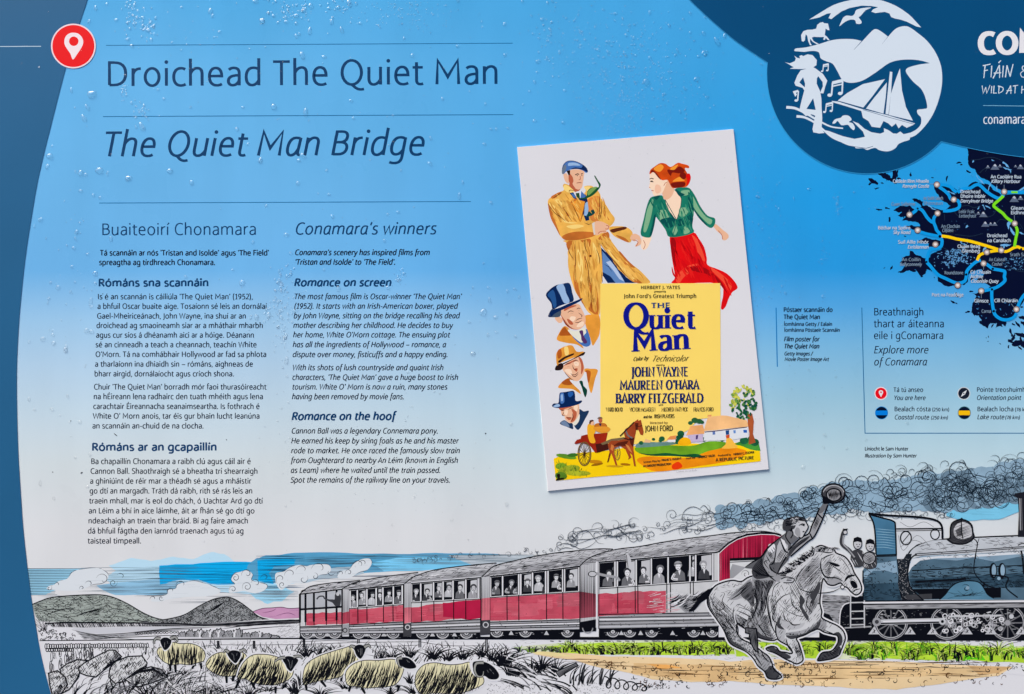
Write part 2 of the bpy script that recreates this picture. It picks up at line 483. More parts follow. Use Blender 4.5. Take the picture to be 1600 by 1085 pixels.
# ------------------------------------------------------------------ the board itself
def panel_material():
    m = bpy.data.materials.new('board_face_print_and_veil')
    m.use_nodes = True
    nt = m.node_tree
    p = nt.nodes['Principled BSDF']
    p.inputs['Roughness'].default_value = 0.34
    p.inputs['IOR'].default_value = 1.22
    tc = nt.nodes.new('ShaderNodeTexCoord')
    sp = nt.nodes.new('ShaderNodeSeparateXYZ')
    nt.links.new(tc.outputs['Object'], sp.inputs['Vector'])
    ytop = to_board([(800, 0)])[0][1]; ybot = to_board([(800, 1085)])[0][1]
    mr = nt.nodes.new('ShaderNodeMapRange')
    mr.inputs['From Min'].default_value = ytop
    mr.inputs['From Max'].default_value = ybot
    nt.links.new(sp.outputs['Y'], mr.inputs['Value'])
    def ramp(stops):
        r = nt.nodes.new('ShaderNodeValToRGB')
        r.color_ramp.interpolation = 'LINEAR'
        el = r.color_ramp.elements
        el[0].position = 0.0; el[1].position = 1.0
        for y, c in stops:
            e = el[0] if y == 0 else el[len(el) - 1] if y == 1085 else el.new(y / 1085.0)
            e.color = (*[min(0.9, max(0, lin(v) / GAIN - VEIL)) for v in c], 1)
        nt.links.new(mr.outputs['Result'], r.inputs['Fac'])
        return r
    left = ramp(RAMP_L)  # printed gradient, made paler here by a painted sky-reflection veil
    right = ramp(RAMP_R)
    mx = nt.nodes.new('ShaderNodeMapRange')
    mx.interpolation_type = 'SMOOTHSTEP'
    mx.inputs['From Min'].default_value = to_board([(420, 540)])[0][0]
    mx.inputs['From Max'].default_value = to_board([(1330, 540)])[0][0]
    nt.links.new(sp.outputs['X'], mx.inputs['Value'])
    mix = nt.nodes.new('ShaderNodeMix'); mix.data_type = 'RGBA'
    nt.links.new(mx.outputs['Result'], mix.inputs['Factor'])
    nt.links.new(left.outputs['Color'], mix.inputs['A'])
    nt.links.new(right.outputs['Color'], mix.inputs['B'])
    # a thin film of weathering: faint runs down the face and a little unevenness in the gloss
    mp_ = nt.nodes.new('ShaderNodeMapping'); mp_.inputs['Scale'].default_value = (24, 4, 1)
    nt.links.new(tc.outputs['Object'], mp_.inputs['Vector'])
    n1 = nt.nodes.new('ShaderNodeTexNoise'); n1.inputs['Scale'].default_value = 1.0; n1.inputs['Detail'].default_value = 8
    nt.links.new(mp_.outputs['Vector'], n1.inputs['Vector'])
    n2 = nt.nodes.new('ShaderNodeTexNoise'); n2.inputs['Scale'].default_value = 7.0; n2.inputs['Detail'].default_value = 5
    nt.links.new(tc.outputs['Object'], n2.inputs['Vector'])
    ad = nt.nodes.new('ShaderNodeMath'); ad.operation = 'ADD'
    nt.links.new(n1.outputs['Fac'], ad.inputs[0]); nt.links.new(n2.outputs['Fac'], ad.inputs[1])
    w_ = nt.nodes.new('ShaderNodeMapRange'); w_.inputs['From Min'].default_value = .7; w_.inputs['From Max'].default_value = 1.3; w_.inputs['To Min'].default_value = .95; w_.inputs['To Max'].default_value = 1.035
    nt.links.new(ad.outputs[0], w_.inputs['Value'])
    mul = nt.nodes.new('ShaderNodeMix'); mul.data_type = 'RGBA'; mul.blend_type = 'MULTIPLY'; mul.inputs['Factor'].default_value = 1
    nt.links.new(mix.outputs['Result'], mul.inputs['A']); nt.links.new(w_.outputs['Result'], mul.inputs['B'])
    nt.links.new(mul.outputs['Result'], p.inputs['Base Color'])
    r_ = nt.nodes.new('ShaderNodeMapRange'); r_.inputs['From Min'].default_value = .35; r_.inputs['From Max'].default_value = .65; r_.inputs['To Min'].default_value = .24; r_.inputs['To Max'].default_value = .42
    nt.links.new(n2.outputs['Fac'], r_.inputs['Value']); nt.links.new(r_.outputs['Result'], p.inputs['Roughness'])
    return m
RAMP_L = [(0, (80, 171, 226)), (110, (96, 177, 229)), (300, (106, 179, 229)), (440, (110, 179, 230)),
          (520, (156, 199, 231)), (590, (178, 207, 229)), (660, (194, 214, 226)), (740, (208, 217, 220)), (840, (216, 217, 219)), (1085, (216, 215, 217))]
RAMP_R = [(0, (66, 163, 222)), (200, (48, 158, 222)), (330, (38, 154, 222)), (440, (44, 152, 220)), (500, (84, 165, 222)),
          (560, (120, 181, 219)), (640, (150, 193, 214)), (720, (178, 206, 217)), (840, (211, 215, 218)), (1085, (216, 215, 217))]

def board_mesh():
    c = to_board([(-190, -150), (2050, -150), (2050, 1240), (-190, 1240)])
    x0, x1 = min(c[:, 0]), max(c[:, 0]); y0, y1 = min(c[:, 1]), max(c[:, 1])
    r = 0.018; t = 0.006
    ring = []
    for cx, cy, a in ((x1 - r, y1 - r, 0), (x0 + r, y1 - r, 90), (x0 + r, y0 + r, 180), (x1 - r, y0 + r, 270)):
        for i in range(9):
            th = math.radians(a + 90 * i / 8)
            ring.append((cx + r * math.cos(th), cy + r * math.sin(th)))
    n = len(ring)
    v = [(x, y, 0.0) for x, y in ring] + [(x, y, -t) for x, y in ring]
    f = [tuple(range(n)), tuple(range(2 * n - 1, n - 1, -1))]
    f += [(i, n + i, n + (i + 1) % n, (i + 1) % n) for i in range(n)]
    me = bpy.data.meshes.new('information_board')
    me.from_pydata(v, [], f)
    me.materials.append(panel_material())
    me.materials.append(ink(190, 192, 196))
    for i, pl in enumerate(me.polygons):
        pl.material_index = 0 if i == 0 else 1
    me.update()
    return me
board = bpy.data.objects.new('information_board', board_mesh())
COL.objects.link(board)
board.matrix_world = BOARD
board['label'] = 'wet outdoor information board printed with bridge title, film poster, map and steam train drawing'
board['category'] = 'information board'

INK = ink(24, 25, 30)
NAVY = ink(10, 78, 124)
NAVY_T = ink(0, 62, 104)
BODY = ink(16, 28, 50)
RULE = ink(28, 108, 160)
WHITE = ink(222, 221, 224)

# dark border sweeping down the left edge, a reflected veil mixed into its blue
b = Art(360)
edge = [(143, -20), (137, 0), (125, 36), (104, 103), (84, 180), (62, 270), (50, 336), (39, 410), (31, 490), (27, 560), (26.5, 620),
        (28.5, 700), (32, 760), (37, 830), (46, 910), (54, 965), (66, 1030), (82, 1092), (98, 1150)]
edge = spline(edge, False, 5)
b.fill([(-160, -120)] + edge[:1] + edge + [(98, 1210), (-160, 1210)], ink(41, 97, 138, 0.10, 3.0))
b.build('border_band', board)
w = Art(366)
w.stroke([(-60, 73.6), (64.5, 72.9)], 1.1, ink(190, 210, 222))
w.build('rule_line', board)

# red location pin on the border
pin = Art(370)
pin.disc(115, 72.5, 35, ink(240, 214, 218), n=56)
pin.disc(115, 72.5, 32.8, ink(236, 6, 26), n=56)
pin.up()
pin.fill(spline([(114.2, 93.5), (110, 84), (103.5, 74.5), (100.8, 67), (102.5, 58.5), (108, 53.2), (115.3, 51.6), (122.8, 53.4), (128.4, 59), (130.4, 66.5), (127.5, 75), (120, 86.5)], True, 5), ink(244, 226, 230))
pin.disc(115.6, 65, 7.4, ink(236, 6, 26))
pin.build('location_pin', board)

for (a0, b0, a1, b1, wd) in ((165.8, 71.2, 801, 67.8, 1.15), (161, 182.5, 802, 179.4, 1.25), (155, 317.6, 735.7, 315.2, 1.2)):
    r = Art(20); r.stroke([(a0, b0), ((a0 + a1) / 2, (b0 + b1) / 2), (a1, b1)], wd, RULE); r.build('rule_line', board)

def block(name, lines, cap, w, m, it=False, label=None, lay=20):
    a = Art(lay)
    for s, x0, y0, x1, y1 in lines:
        text(a, s, x0, y0, x1, y1, cap, w, m, it=it)
    return a.build(name, board, label)
def rows(L, dy=0.0):
    return [(s, x0, y, x1, y + dy) for s, x0, x1, y in L]

block('title_text', [('Droichead The Quiet Man', 167.8, 134.9, 777.8, 131.4)], 38.4, 4.8, NAVY_T)
block('title_text', [('The Quiet Man Bridge', 160.0, 244.7, 659.5, 242.2)], 38.6, 4.8, NAVY_T, it=True, label='slanted English title text')
block('heading_text', [('Buaiteoirí Chonamara', 159.4, 367.6, 399.8, 367.0)], 18.0, 2.15, NAVY_T)
block('heading_text', [("Conamara`s winners", 461.0, 366.5, 680.0, 366.0)], 18.0, 2.5, NAVY_T, it=True)
block('heading_text', [('Rómáns sna scannáin', 154.5, 447.7, 325.2, 447.5)], 11.4, 2.85, NAVY_T)
block('heading_text', [('Romance on screen', 459.8, 447.4, 610.2, 447.2)], 11.6, 2.85, NAVY_T, it=True)
block('heading_text', [('Rómáns ar an gcapaillín', 144.2, 704.4, 338, 704.2)], 11.6, 2.85, NAVY_T)
block('heading_text', [('Romance on the hoof', 455.9, 656.5, 616.0, 656.3)], 11.8, 2.85, NAVY_T, it=True)
block('body_text', rows([("Tá scannáin ar nós 'Tristan and Isolde' agus 'The Field'", 156.8, 419.7, 399.4),
                         ("spreagtha ag tírdhreach Chonamara.", 155.2, 335.7, 414.3)]), 8.3, 1.72, BODY)
block('body_text', rows([("Conamara`s scenery has inspired films from", 460.8, 670.6, 398.8),
                         ("'Tristan and Isolde' to 'The Field'.", 460.8, 617.0, 413.8)]), 8.3, 1.72, BODY, it=True)
block('body_text', rows([
    ("Is é an scannán is cáiliúla 'The Quiet Man' (1952),", 153.1, 394.8, 467.8),
    ("a bhfuil Oscar buaite aige. Tosaíonn sé leis an dornálaí", 152.6, 416.3, 482.8),
    ("Gael-Mheiriceánach, John Wayne, ina shuí ar an", 152, 384, 498),
    ("droichead ag smaoineamh siar ar a mháthair mharbh", 151, 410.6, 512.8),
    ("agus cur síos á dhéanamh aici ar a hóige. Déanann", 150.5, 396.6, 527.8),
    ("sé an cinneadh a teach a cheannach, teachín White", 149.7, 400.6, 542.8),
    ("O'Morn. Tá na comhábhair Hollywood ar fad sa phlota", 149.5, 415.8, 557.9),
    ("a tharlaíonn ina dhiaidh sin _ rómáns, aighneas de", 148.7, 394.8, 573.1),
    ("bharr airgid, dornálaíocht agus críoch shona.", 147.9, 365.1, 588.3)]), 8.2, 1.42, BODY)
block('body_text', rows([
    ("Chuir 'The Quiet Man' borradh mór faoi thurasóireacht", 147.1, 415.8, 608.8),
    ("na hÉireann lena radhairc den tuath mhéith agus lena", 146.6, 410.6, 623.9),
    ("carachtair Éireannacha seanaimseartha. Is fothrach é", 146, 405.3, 639.2),
    ("White O' Morn anois, tar éis gur bhain lucht leanúna", 145.8, 405.3, 654.3),
    ("an scannáin an-chuid de na clocha.", 144.7, 317.8, 669.7)]), 8.3, 1.42, BODY)
DK = ink(26, 31, 44)
block('body_text', rows([
    ("Ba chapaillín Chonamara a raibh clú agus cáil air é", 142.6, 391.4, 725.2),
    ("Cannon Ball. Shaothraigh sé a bheatha trí shearraigh", 141.8, 402.2, 740.5),
    ("a ghiniúint de réir mar a théadh sé agus a mháistir", 141, 392.2, 755.9),
    ("go dtí an margadh. Tráth dá raibh, rith sé rás leis an", 140.3, 394, 771.3),
    ("traein mhall, mar is eol do chách, ó Uachtar Ard go dtí", 139.7, 410, 786.9),
    ("an Léim a bhí in aice láimhe, áit ar fhán sé go dtí go", 139, 397.4, 802.4),
    ("ndeachaigh an traein thar bráid. Bí ag faire amach", 138.4, 387.2, 818),
    ("dá bhfuil fágtha den iarnród traenach agus tú ag", 137.6, 380.3, 833.8),
    ("taisteal timpeall.", 137.4, 220, 849.4)]), 8.4, 1.42, DK)
block('body_text', rows([
    ("The most famous film is Oscar-winner 'The Quiet Man'", 459.6, 720.0, 467.6),
    ("(1952). It starts with an Irish-American boxer, played", 459.4, 714.2, 482.6),
    ("by John Wayne, sitting on the bridge recalling his dead", 458.8, 717.2, 497.5),
    ("mother describing her childhood. He decides to buy", 458.2, 706.4, 512.6),
    ("her home, White O'Morn cottage. The ensuing plot", 457.9, 702, 527.4),
    ("has all the ingredients of Hollywood _ romance, a", 457.4, 696.0, 542.7),
    ("dispute over money, fisticuffs and a happy ending.", 457.1, 698.8, 558.1)]), 8.3, 1.46, BODY, it=True)
block('body_text', rows([
    ("With its shots of lush countryside and quaint Irish", 456.8, 692.0, 578.6),
    ("characters, 'The Quiet Man' gave a huge boost to Irish", 456.6, 715, 593.8),
    ("tourism. White O' Morn is now a ruin, many stones", 456.4, 698, 608.8),
    ("having been removed by movie fans.", 456.2, 630.6, 624)]), 8.3, 1.46, BODY, it=True)
block('body_text', rows([
    ("Cannon Ball was a legendary Connemara pony.", 455.4, 683.6, 677.6),
    ("He earned his keep by siring foals as he and his master", 455, 715.4, 693.1),
    ("rode to market. He once raced the famously slow train", 454.8, 717.6, 708.4),
    ("from Oughterard to nearby An Léim (known in English", 454.6, 714.6, 723.6),
    ("as Leam) where he waited until the train passed.", 454.2, 687.4, 739.1),
    ("Spot the remains of the railway line on your travels.", 454, 702.4, 754.3)]), 8.4, 1.46, DK, it=True)

# captions beside the poster
r = Art(20); r.stroke([(1212.6, 481), (1213.6, 530), (1214.6, 573.5)], 1.7, ink(26, 122, 186)); r.build('rule_line', board)
block('caption_text', rows([("Póstaer scannáin do", 1224.7, 1300.6, 487.6), ("The Quiet Man", 1224.9, 1280.9, 498.9)]), 6.9, 1.5, BODY)
block('caption_text', rows([("Íomhánna Getty / Ealaín", 1225.2, 1300, 509.4), ("Íomhánna Póstaeir Scannáin", 1225.7, 1311.9, 518.7)]), 5.6, 1.2, BODY)
block('caption_text', rows([("Film poster for", 1225, 1279.4, 533.6), ("The Quiet Man", 1225, 1279.4, 544.7)]), 6.9, 1.5, BODY, it=True)
block('caption_text', rows([("Getty Images /", 1225.5, 1269, 555.6), ("Movie Poster Image Art", 1226, 1294.4, 564.3)]), 5.5, 1.2, BODY, it=True)
block('heading_text', rows([("Breathnaigh", 1365.8, 1442.7, 493.0), ("thart ar áiteanna", 1365.9, 1474.6, 511.5), ("eile i gConamara", 1365.8, 1473.7, 529.9)]), 11.2, 1.5, BODY)
block('heading_text', rows([("Explore more", 1365.4, 1449.4, 552.3), ("of Conamara", 1365.4, 1447.2, 571.0)]), 11.2, 1.5, BODY, it=True)
r = Art(20); r.stroke([(1346.6, 481), (1349, 579), (1351.6, 677.2), (1600, 677.2), (1800, 676.8)], 1.3, ink(24, 104, 152)); r.build('legend_frame', board)
for x, y, kind in ((1376.5, 615, 'pin'), (1506, 615, 'compass'), (1377.4, 645.4, 'coast'), (1506.7, 645.4, 'lake')):
    a = Art(20)
    if kind == 'pin':
        a.disc(x, y, 10.2, ink(236, 214, 218)); a.disc(x, y, 8.8, ink(226, 22, 34))
        a.fill([(x, y + 5.8), (x - 3.4, y - .6), (x - 3.2, y - 3.4), (x - 1.5, y - 4.8), (x + 1.5, y - 4.8), (x + 3.2, y - 3.4), (x + 3.4, y - .6)], WHITE)
        a.disc(x, y - 1.8, 1.4, ink(226, 22, 34), n=12)
        nm = 'legend_pin'
    elif kind == 'compass':
        a.disc(x, y, 10.2, ink(196, 204, 210)); a.disc(x, y, 8.8, ink(30, 34, 48))
        a.fill([(x + 4.8, y - 5.4), (x + 1.8, y + 1.6), (x - 4.8, y + 5.6), (x - 1.6, y - 1.4)], ink(214, 216, 220))
        a.disc(x, y, 1.1, ink(30, 34, 48), n=10)
        nm = 'legend_compass'
    else:
        a.disc(x, y, 10.2, ink(18, 128, 200) if kind == 'coast' else ink(60, 110, 120)); a.disc(x, y, 9.3, ink(6, 24, 44))
        hh = 3.6; xx = math.sqrt(9.3 ** 2 - hh ** 2)
        a.fill([(x - xx, y - hh), (x + xx, y - hh), (x + 9.3, y), (x + xx, y + hh), (x - xx, y + hh), (x - 9.3, y)], ink(14, 122, 214) if kind == 'coast' else ink(240, 184, 10))
        nm = 'legend_route_swatch'
    a.build(nm, board)
a = Art(20); n_ = 0
for s, x0, x1, y, it, c, wd in (("Tá tú anseo", 1396.4, 1442.2, 612.6, 0, 6.9, 1.15), ("You are here", 1396.6, 1445.4, 625.2, 1, 6.9, 1.15),
                       ("Bealach cósta", 1397.8, 1453.7, 642.8, 0, 6.9, 1.15), ("(250 km)", 1456.8, 1483, 642.8, 0, 5.2, .95),
                       ("Coastal route", 1397.6, 1451, 655.5, 1, 6.9, 1.15), ("(250 km)", 1454.4, 1480.6, 655.5, 1, 5.2, .95),
                       ("Pointe treoshuímh", 1526.5, 1602, 612.4, 0, 6.9, 1.15), ("Orientation point", 1526.1, 1594.6, 625, 1, 6.9, 1.15),
                       ("Bealach locha", 1527.3, 1583.2, 642.8, 0, 6.9, 1.15), ("(78 km)", 1586, 1609, 642.8, 0, 5.2, .95),
                       ("Lake route", 1527, 1568.4, 655.2, 1, 6.9, 1.15), ("(78 km)", 1570.4, 1593, 655.2, 1, 5.2, .95)):
    text(a, s, x0, y, x1, y, c, wd, BODY, it=bool(it)); n_ += 1
    if n_ in (2, 6, 8, 12): a.build('legend_text', board); a = Art(20)
block('caption_text', rows([("Líníocht le Sam Hunter", 1351.5, 1419, 704.2)]), 5.4, 1.1, DK)
block('caption_text', rows([("Illustration by Sam Hunter", 1351.2, 1431.6, 715)]), 5.4, 1.1, DK, it=True)
# ------------------------------------------------------------------ dark header with the round emblem
HDR = ink(0, 76, 120, 0.08, 4.0)
h = Art(320)
cx, cy, cr = 1355.0, 115.0, 157.0
left = spline([(1040, -40), (1077, 0), (1112, 33), (1150, 65), (1198, 97.5)], False, 5)
a0 = math.atan2(97.5 - cy, 1198 - cx); a1 = math.atan2(221.5 - cy, 1470 - cx)
if a0 < 0: a0 += 2 * math.pi
arc = [(cx + cr * math.cos(a0 + (a1 - a0) * i / 40), cy + cr * math.sin(a0 + (a1 - a0) * i / 40)) for i in range(41)]
right = spline([(1470, 221.5), (1508, 230.5), (1548, 238.5), (1600, 246), (1720, 258), (1850, 266)], False, 5)
h.fill(left + arc + right + [(1850, -120), (1000, -120), (1020, -70)], HDR)
h.up()
h.stroke(arc, 0.9, ink(52, 150, 206)); h.stroke(right, 0.8, ink(52, 150, 206)); h.stroke(left, 0.7, ink(52, 140, 196))
hdr = h.build('header_panel', board)

EW = ink(210, 221, 232)
e = Art(330).frame(1180, 0, 3.807)
e.fill(spline([(320, 119), (395, 72), (470, 30), (560, 4), (650, -8), (740, 2), (830, 34), (910, 86), (960, 136), (987, 166)], False, 5)
       + [(958, 160), (900, 131), (860, 118), (832, 113), (808, 104), (797, 82), (770, 73), (740, 76), (715, 80), (690, 72), (700, 58), (730, 45), (690, 38), (630, 36), (560, 50), (512, 70), (474, 98), (452, 116), (435, 110), (442, 96), (450, 80), (425, 84), (380, 106)], EW)
e.fill([(500, 158), (510, 132), (522, 108), (542, 95), (575, 97), (590, 85), (600, 62), (640, 50), (690, 47), (655, 64), (628, 95), (615, 106), (632, 130), (625, 144), (600, 142), (595, 125), (575, 118), (545, 126), (520, 142)], EW, True, 3)
e.fill([(276, 247), (272, 212), (285, 188), (310, 179), (340, 178), (362, 172), (368, 150), (384, 138), (402, 133), (408, 140), (432, 142), (438, 166), (441, 182), (430, 181), (418, 172), (415, 195), (413, 210), (426, 220), (442, 242), (430, 240), (420, 228), (412, 240), (404, 238), (408, 222), (385, 223), (350, 221), (336, 226), (346, 246), (378, 264), (366, 266), (340, 250), (326, 232), (325, 252), (336, 272), (325, 271), (314, 246), (309, 216), (300, 206), (296, 226), (295, 242), (286, 250)], EW)
land = spline([(233, 306), (240, 291), (300, 284), (380, 264), (440, 245), (500, 235), (580, 235), (632, 246)], False, 4) + [(584, 299)] + \
    spline([(588, 297), (640, 243), (690, 190), (715, 175), (745, 187), (788, 219)], False, 4) + [(752, 266)] + \
    spline([(756, 262), (790, 220), (830, 177), (868, 160), (910, 161), (960, 194), (1020, 244), (1068, 308), (1100, 380), (1111, 450), (1106, 530), (1086, 610), (1052, 690), (1002, 760), (955, 805), (920, 820)], False, 4) + \
    spline([(918, 832), (905, 838), (878, 846), (850, 860), (832, 884), (790, 902), (740, 896), (715, 882), (690, 886), (665, 894), (640, 884), (600, 884), (588, 874), (545, 864), (480, 832), (432, 798), (396, 772)], False, 4) + \
    [(440, 782), (520, 812), (590, 828), (652, 816), (640, 785), (600, 745), (578, 722), (612, 735), (650, 768), (690, 788), (742, 797), (766, 788), (764, 764), (792, 776), (820, 796), (842, 797), (862, 784), (882, 800), (925, 790)] + \
    spline([(925, 790), (960, 770), (984, 740), (985, 702), (966, 680), (964, 656), (1000, 650), (1022, 640), (1010, 580), (985, 530), (940, 490), (902, 442), (896, 416), (920, 400), (980, 385), (1038, 378)], False, 4) + \
    spline([(1038, 378), (970, 360), (880, 357), (800, 375), (720, 430), (640, 480), (570, 495), (520, 480), (490, 430), (460, 382), (420, 366), (390, 350), (383, 328), (374, 311), (340, 305), (290, 311)], False, 4)
e.fill(land, EW)
e.fill([(176, 372), (205, 379), (235, 366), (241, 350), (231, 333), (250, 346), (266, 350), (262, 335), (276, 330), (284, 336), (310, 325), (340, 330), (366, 360), (363, 390), (345, 402), (362, 412), (402, 442), (428, 482), (415, 520), (405, 558), (384, 556), (402, 515), (400, 490), (374, 455), (366, 470), (365, 500), (385, 545), (393, 590), (394, 640), (398, 700), (394, 770), (412, 793), (380, 796), (345, 789), (340, 770), (350, 720), (356, 690), (335, 682), (300, 692), (262, 656), (275, 600), (291, 540), (280, 524), (240, 512), (232, 495), (250, 450), (270, 420), (305, 411), (270, 413), (204, 411), (228, 402), (200, 385)], EW)
for tri in ([(304, 650), (344, 586), (359, 656)], [(262, 492), (284, 462), (296, 500), (294, 522)], [(368, 462), (378, 468), (392, 505), (384, 535), (368, 498)]):
    e.fill(tri, HDR)
e.up()
for pts, w0, w1 in (([(184, 640), (240, 647), (310, 682), (380, 722), (450, 755), (522, 765)], 4.4, 2.0), ([(245, 694), (292, 700), (352, 730), (402, 772), (462, 822), (544, 856)], 4.0, 2.0)):
    e.stroke(spline(pts, False, 6), w0, EW, w1=w1)
e.up()
e.fill([(458, 735), (474, 712), (508, 702), (520, 690), (548, 688), (566, 700), (572, 716), (556, 728), (578, 735), (592, 760), (584, 776), (565, 762), (550, 744), (512, 747), (490, 722), (474, 736)], EW, True, 3)
def note(x, y, s, double=True):
    e.disc(x, y, 11 * s, EW, 8 * s)
    e.stroke([(x + 9 * s, y), (x + 14 * s, y - 60 * s)], 1.6 * s + .5, EW)
    if double:
        e.disc(x + 50 * s, y - 8 * s, 11 * s, EW, 8 * s)
        e.stroke([(x + 59 * s, y - 8 * s), (x + 62 * s, y - 72 * s)], 1.6 * s + .5, EW)
        e.stroke([(x + 13 * s, y - 58 * s), (x + 63 * s, y - 70 * s)], 3.6 * s + .4, EW)
        e.stroke([(x + 12 * s, y - 42 * s), (x + 62 * s, y - 53 * s)], 1.4 * s + .3, EW)
    else:
        e.stroke([(x + 14 * s, y - 60 * s), (x - 8 * s, y - 50 * s), (x + 2 * s, y - 34 * s)], 2.2 * s, EW)
note(396, 426, .62); note(442, 568, 1.25); note(411, 668, .78); note(243, 600, .95, False)
e.stroke([(255, 540), (228, 548), (240, 575)], 2.0, EW)
e.up()
e.fill([(490, 600), (545, 556), (640, 502), (771, 473), (700, 570), (642, 642)], EW)
e.fill([(658, 648), (700, 592), (782, 492), (775, 580), (762, 678)], EW)
e.fill([(774, 680), (786, 560), (800, 428), (815, 430), (806, 560), (792, 683)], EW)
e.fill(spline([(794, 686), (806, 560), (836, 470), (860, 408), (872, 540), (896, 640), (937, 720)], True, 1), EW)
e.fill([(453, 602), (492, 606), (640, 652), (782, 686), (950, 736), (940, 745), (900, 762), (872, 745), (852, 766), (836, 736), (812, 756), (790, 736), (762, 722), (742, 762), (692, 756), (672, 722), (640, 702), (630, 662), (540, 634), (462, 611)], EW)
e.up()
e.stroke([(640, 655), (760, 690), (945, 741)], 0.7, HDR)
e.stroke([(560, 870), (600, 876), (660, 884), (700, 872)], 0.8, HDR)
emb = e.build('emblem', hdr)

a = Art(330)
t = text(a, 'CONAMARA', 1530.4, 83.6, 1774, 81.6, 31.0, 9.6, ink(226, 224, 228), contrast=0.28)
a.build('logo_text', hdr)
a = Art(330)
HW = ink(206, 218, 228)
def scrawl(strokes, ox, oy, sx, sy, w):
    for st in strokes:
        a.stroke([(ox + x * sx, oy - y * sy) for x, y in st], w, HW, w1=w * 0.7, smooth=len(st) > 3, n=4)
# hand-brushed capitals: FIÁIN &  /  WILD AT H
F = [[(.8, 7), (.1, -.4)], [(-.4, 6.6), (1.5, 7.0), (3.6, 7.6)], [(.1, 3.6), (2.2, 4.2)]]
I = [[(.6, 6.6), (.2, 0)]]
A_ = [[(-.6, -.6), (1.2, 3.4), (2.7, 7)], [(2.7, 7), (2.9, 3), (2.8, -.4)], [(-.2, 2.4), (3.7, 2.6)]]
N_ = [[(.2, 0), (1.0, 6.8)], [(1.0, 6.8), (2.6, .4)], [(2.6, .4), (4.2, 7.6)]]
for L, x in ((F, 1536.6), (I, 1547.5), (A_, 1553), ([[(.8, 8.2), (2.0, 9.6)]], 1557.5), (I, 1565.5), (N_, 1570)):
    scrawl(L, x, 121.4, 3.0, 2.75, 1.9)
scrawl([[(5.4, .2), (1.4, 4.6), (1.6, 6.6), (3.4, 6.2), (2.6, 4.4), (.2, 2.4), (.9, .2), (3.0, .2), (5.2, 3.0)]], 1594, 121, 2.6, 2.6, 1.5)
W_ = [[(-.4, 6.8), (.5, 0), (2.2, 5.6)], [(2.2, 5.6), (3.0, 0), (5.4, 7.4)]]
L_ = [[(.6, 6.8), (.2, .2), (2.6, .3)]]
D_ = [[(.6, 6.8), (.2, 0)], [(-.3, 6.6), (3.2, 5.2), (3.2, 2.2), (.2, 0)]]
T_ = [[(1.6, 6.8), (1.3, 0)], [(-.2, 6.5), (3.6, 7.2)]]
H_ = [[(.6, 6.6), (.2, -.2)], [(3.4, 7), (3.0, -.2)], [(.2, 3.2), (3.4, 3.8)]]
for L, x in ((W_, 1535), (I, 1548), (L_, 1551.6), (D_, 1559.5), (A_, 1573), (T_, 1582.6), (H_, 1595.4)):
    scrawl(L, x, 146.4, 2.15, 1.75, 1.6)
a.build('slogan_text', hdr)
a = Art(330); a.stroke([(1535.7, 165.4), (1600, 166.2), (1810, 168)], 0.9, ink(120, 178, 208)); a.build('rule_line', hdr)
a = Art(330); text(a, 'conamara', 1536.4, 193.8, 1601.5, 193.4, 13.9, 1.75, ink(214, 222, 232)); a.build('web_text', hdr)

# ------------------------------------------------------------------ the map
SEA = ink(30, 158, 226)
LAND = ink(4, 22, 46)
mp = Art(30).frame(1330, 220, 5.926)
rng = random.Random(5)
def rough(pts, amp, it=3, closed=True):
    P = list(pts)
    for _ in range(it):
        Q = []
        n = len(P)
        for i in range(n if closed else n - 1):
            x0, y0 = P[i]; x1, y1 = P[(i + 1) % n]
            d = math.hypot(x1 - x0, y1 - y0)
            o = rng.uniform(-amp, amp) * d
            Q += [(x0, y0), ((x0 + x1) / 2 - (y1 - y0) / max(d, 1) * o, (y0 + y1) / 2 + (x1 - x0) / max(d, 1) * o)]
        if not closed:
            Q.append(P[-1])
        P = Q
    return P
# north of the fjord
north = [(1078, 60), (1086, 130), (1082, 210), (1100, 246), (1144, 262), (1166, 312), (1226, 352), (1290, 392), (1344, 440), (1420, 470), (1500, 466), (1700, 450), (2200, 440), (2200, 160), (1600, 150), (1300, 100)]
mp.fill(rough(north[:9], .10, 3, False) + north[9:], LAND)
# main body, clockwise from the fjord head
main_w = [(1400, 505), (1340, 470), (1290, 420), (1230, 400), (1150, 378), (1108, 398), (1080, 430), (1020, 442), (984, 462), (950, 436), (920, 410), (860, 400), (800, 392), (770, 420), (782, 476), (826, 540), (890, 578), (920, 604), (900, 620), (850, 646),
          (800, 632), (730, 610), (660, 600), (668, 566), (600, 536), (560, 540), (620, 580), (650, 612), (600, 640), (540, 600), (450, 604), (392, 648), (470, 660), (430, 694), (505, 706), (470, 738), (556, 748), (620, 760),
          (640, 790), (560, 780), (508, 790), (600, 826), (640, 850), (720, 880), (800, 888), (840, 900), (850, 930), (780, 915), (700, 896), (640, 920), (612, 944), (720, 952), (712, 985), (800, 1000), (840, 1000), (800, 1020), (740, 1050), (730, 1082),
          (690, 1090), (600, 1060), (545, 1018), (540, 1062), (480, 1080), (450, 1130), (500, 1160), (430, 1222), (540, 1200), (600, 1196), (645, 1266), (700, 1190), (760, 1200), (800, 1240), (800, 1300), (880, 1346), (945, 1344), (1010, 1342), (1080, 1310),
          (1084, 1250), (1106, 1220), (1210, 1190), (1230, 1240), (1160, 1306), (1240, 1318), (1290, 1350), (1200, 1402), (1120, 1410), (1160, 1440), (1140, 1480), (1120, 1530), (1110, 1590), (1180, 1620), (1210, 1660), (1180, 1680), (1240, 1720), (1260, 1740), (1290, 1690), (1350, 1690), (1330, 1740), (1400, 1700), (1430, 1720), (1440, 1660), (1530, 1640), (1520, 1580), (1560, 1540), (1600, 1480)]
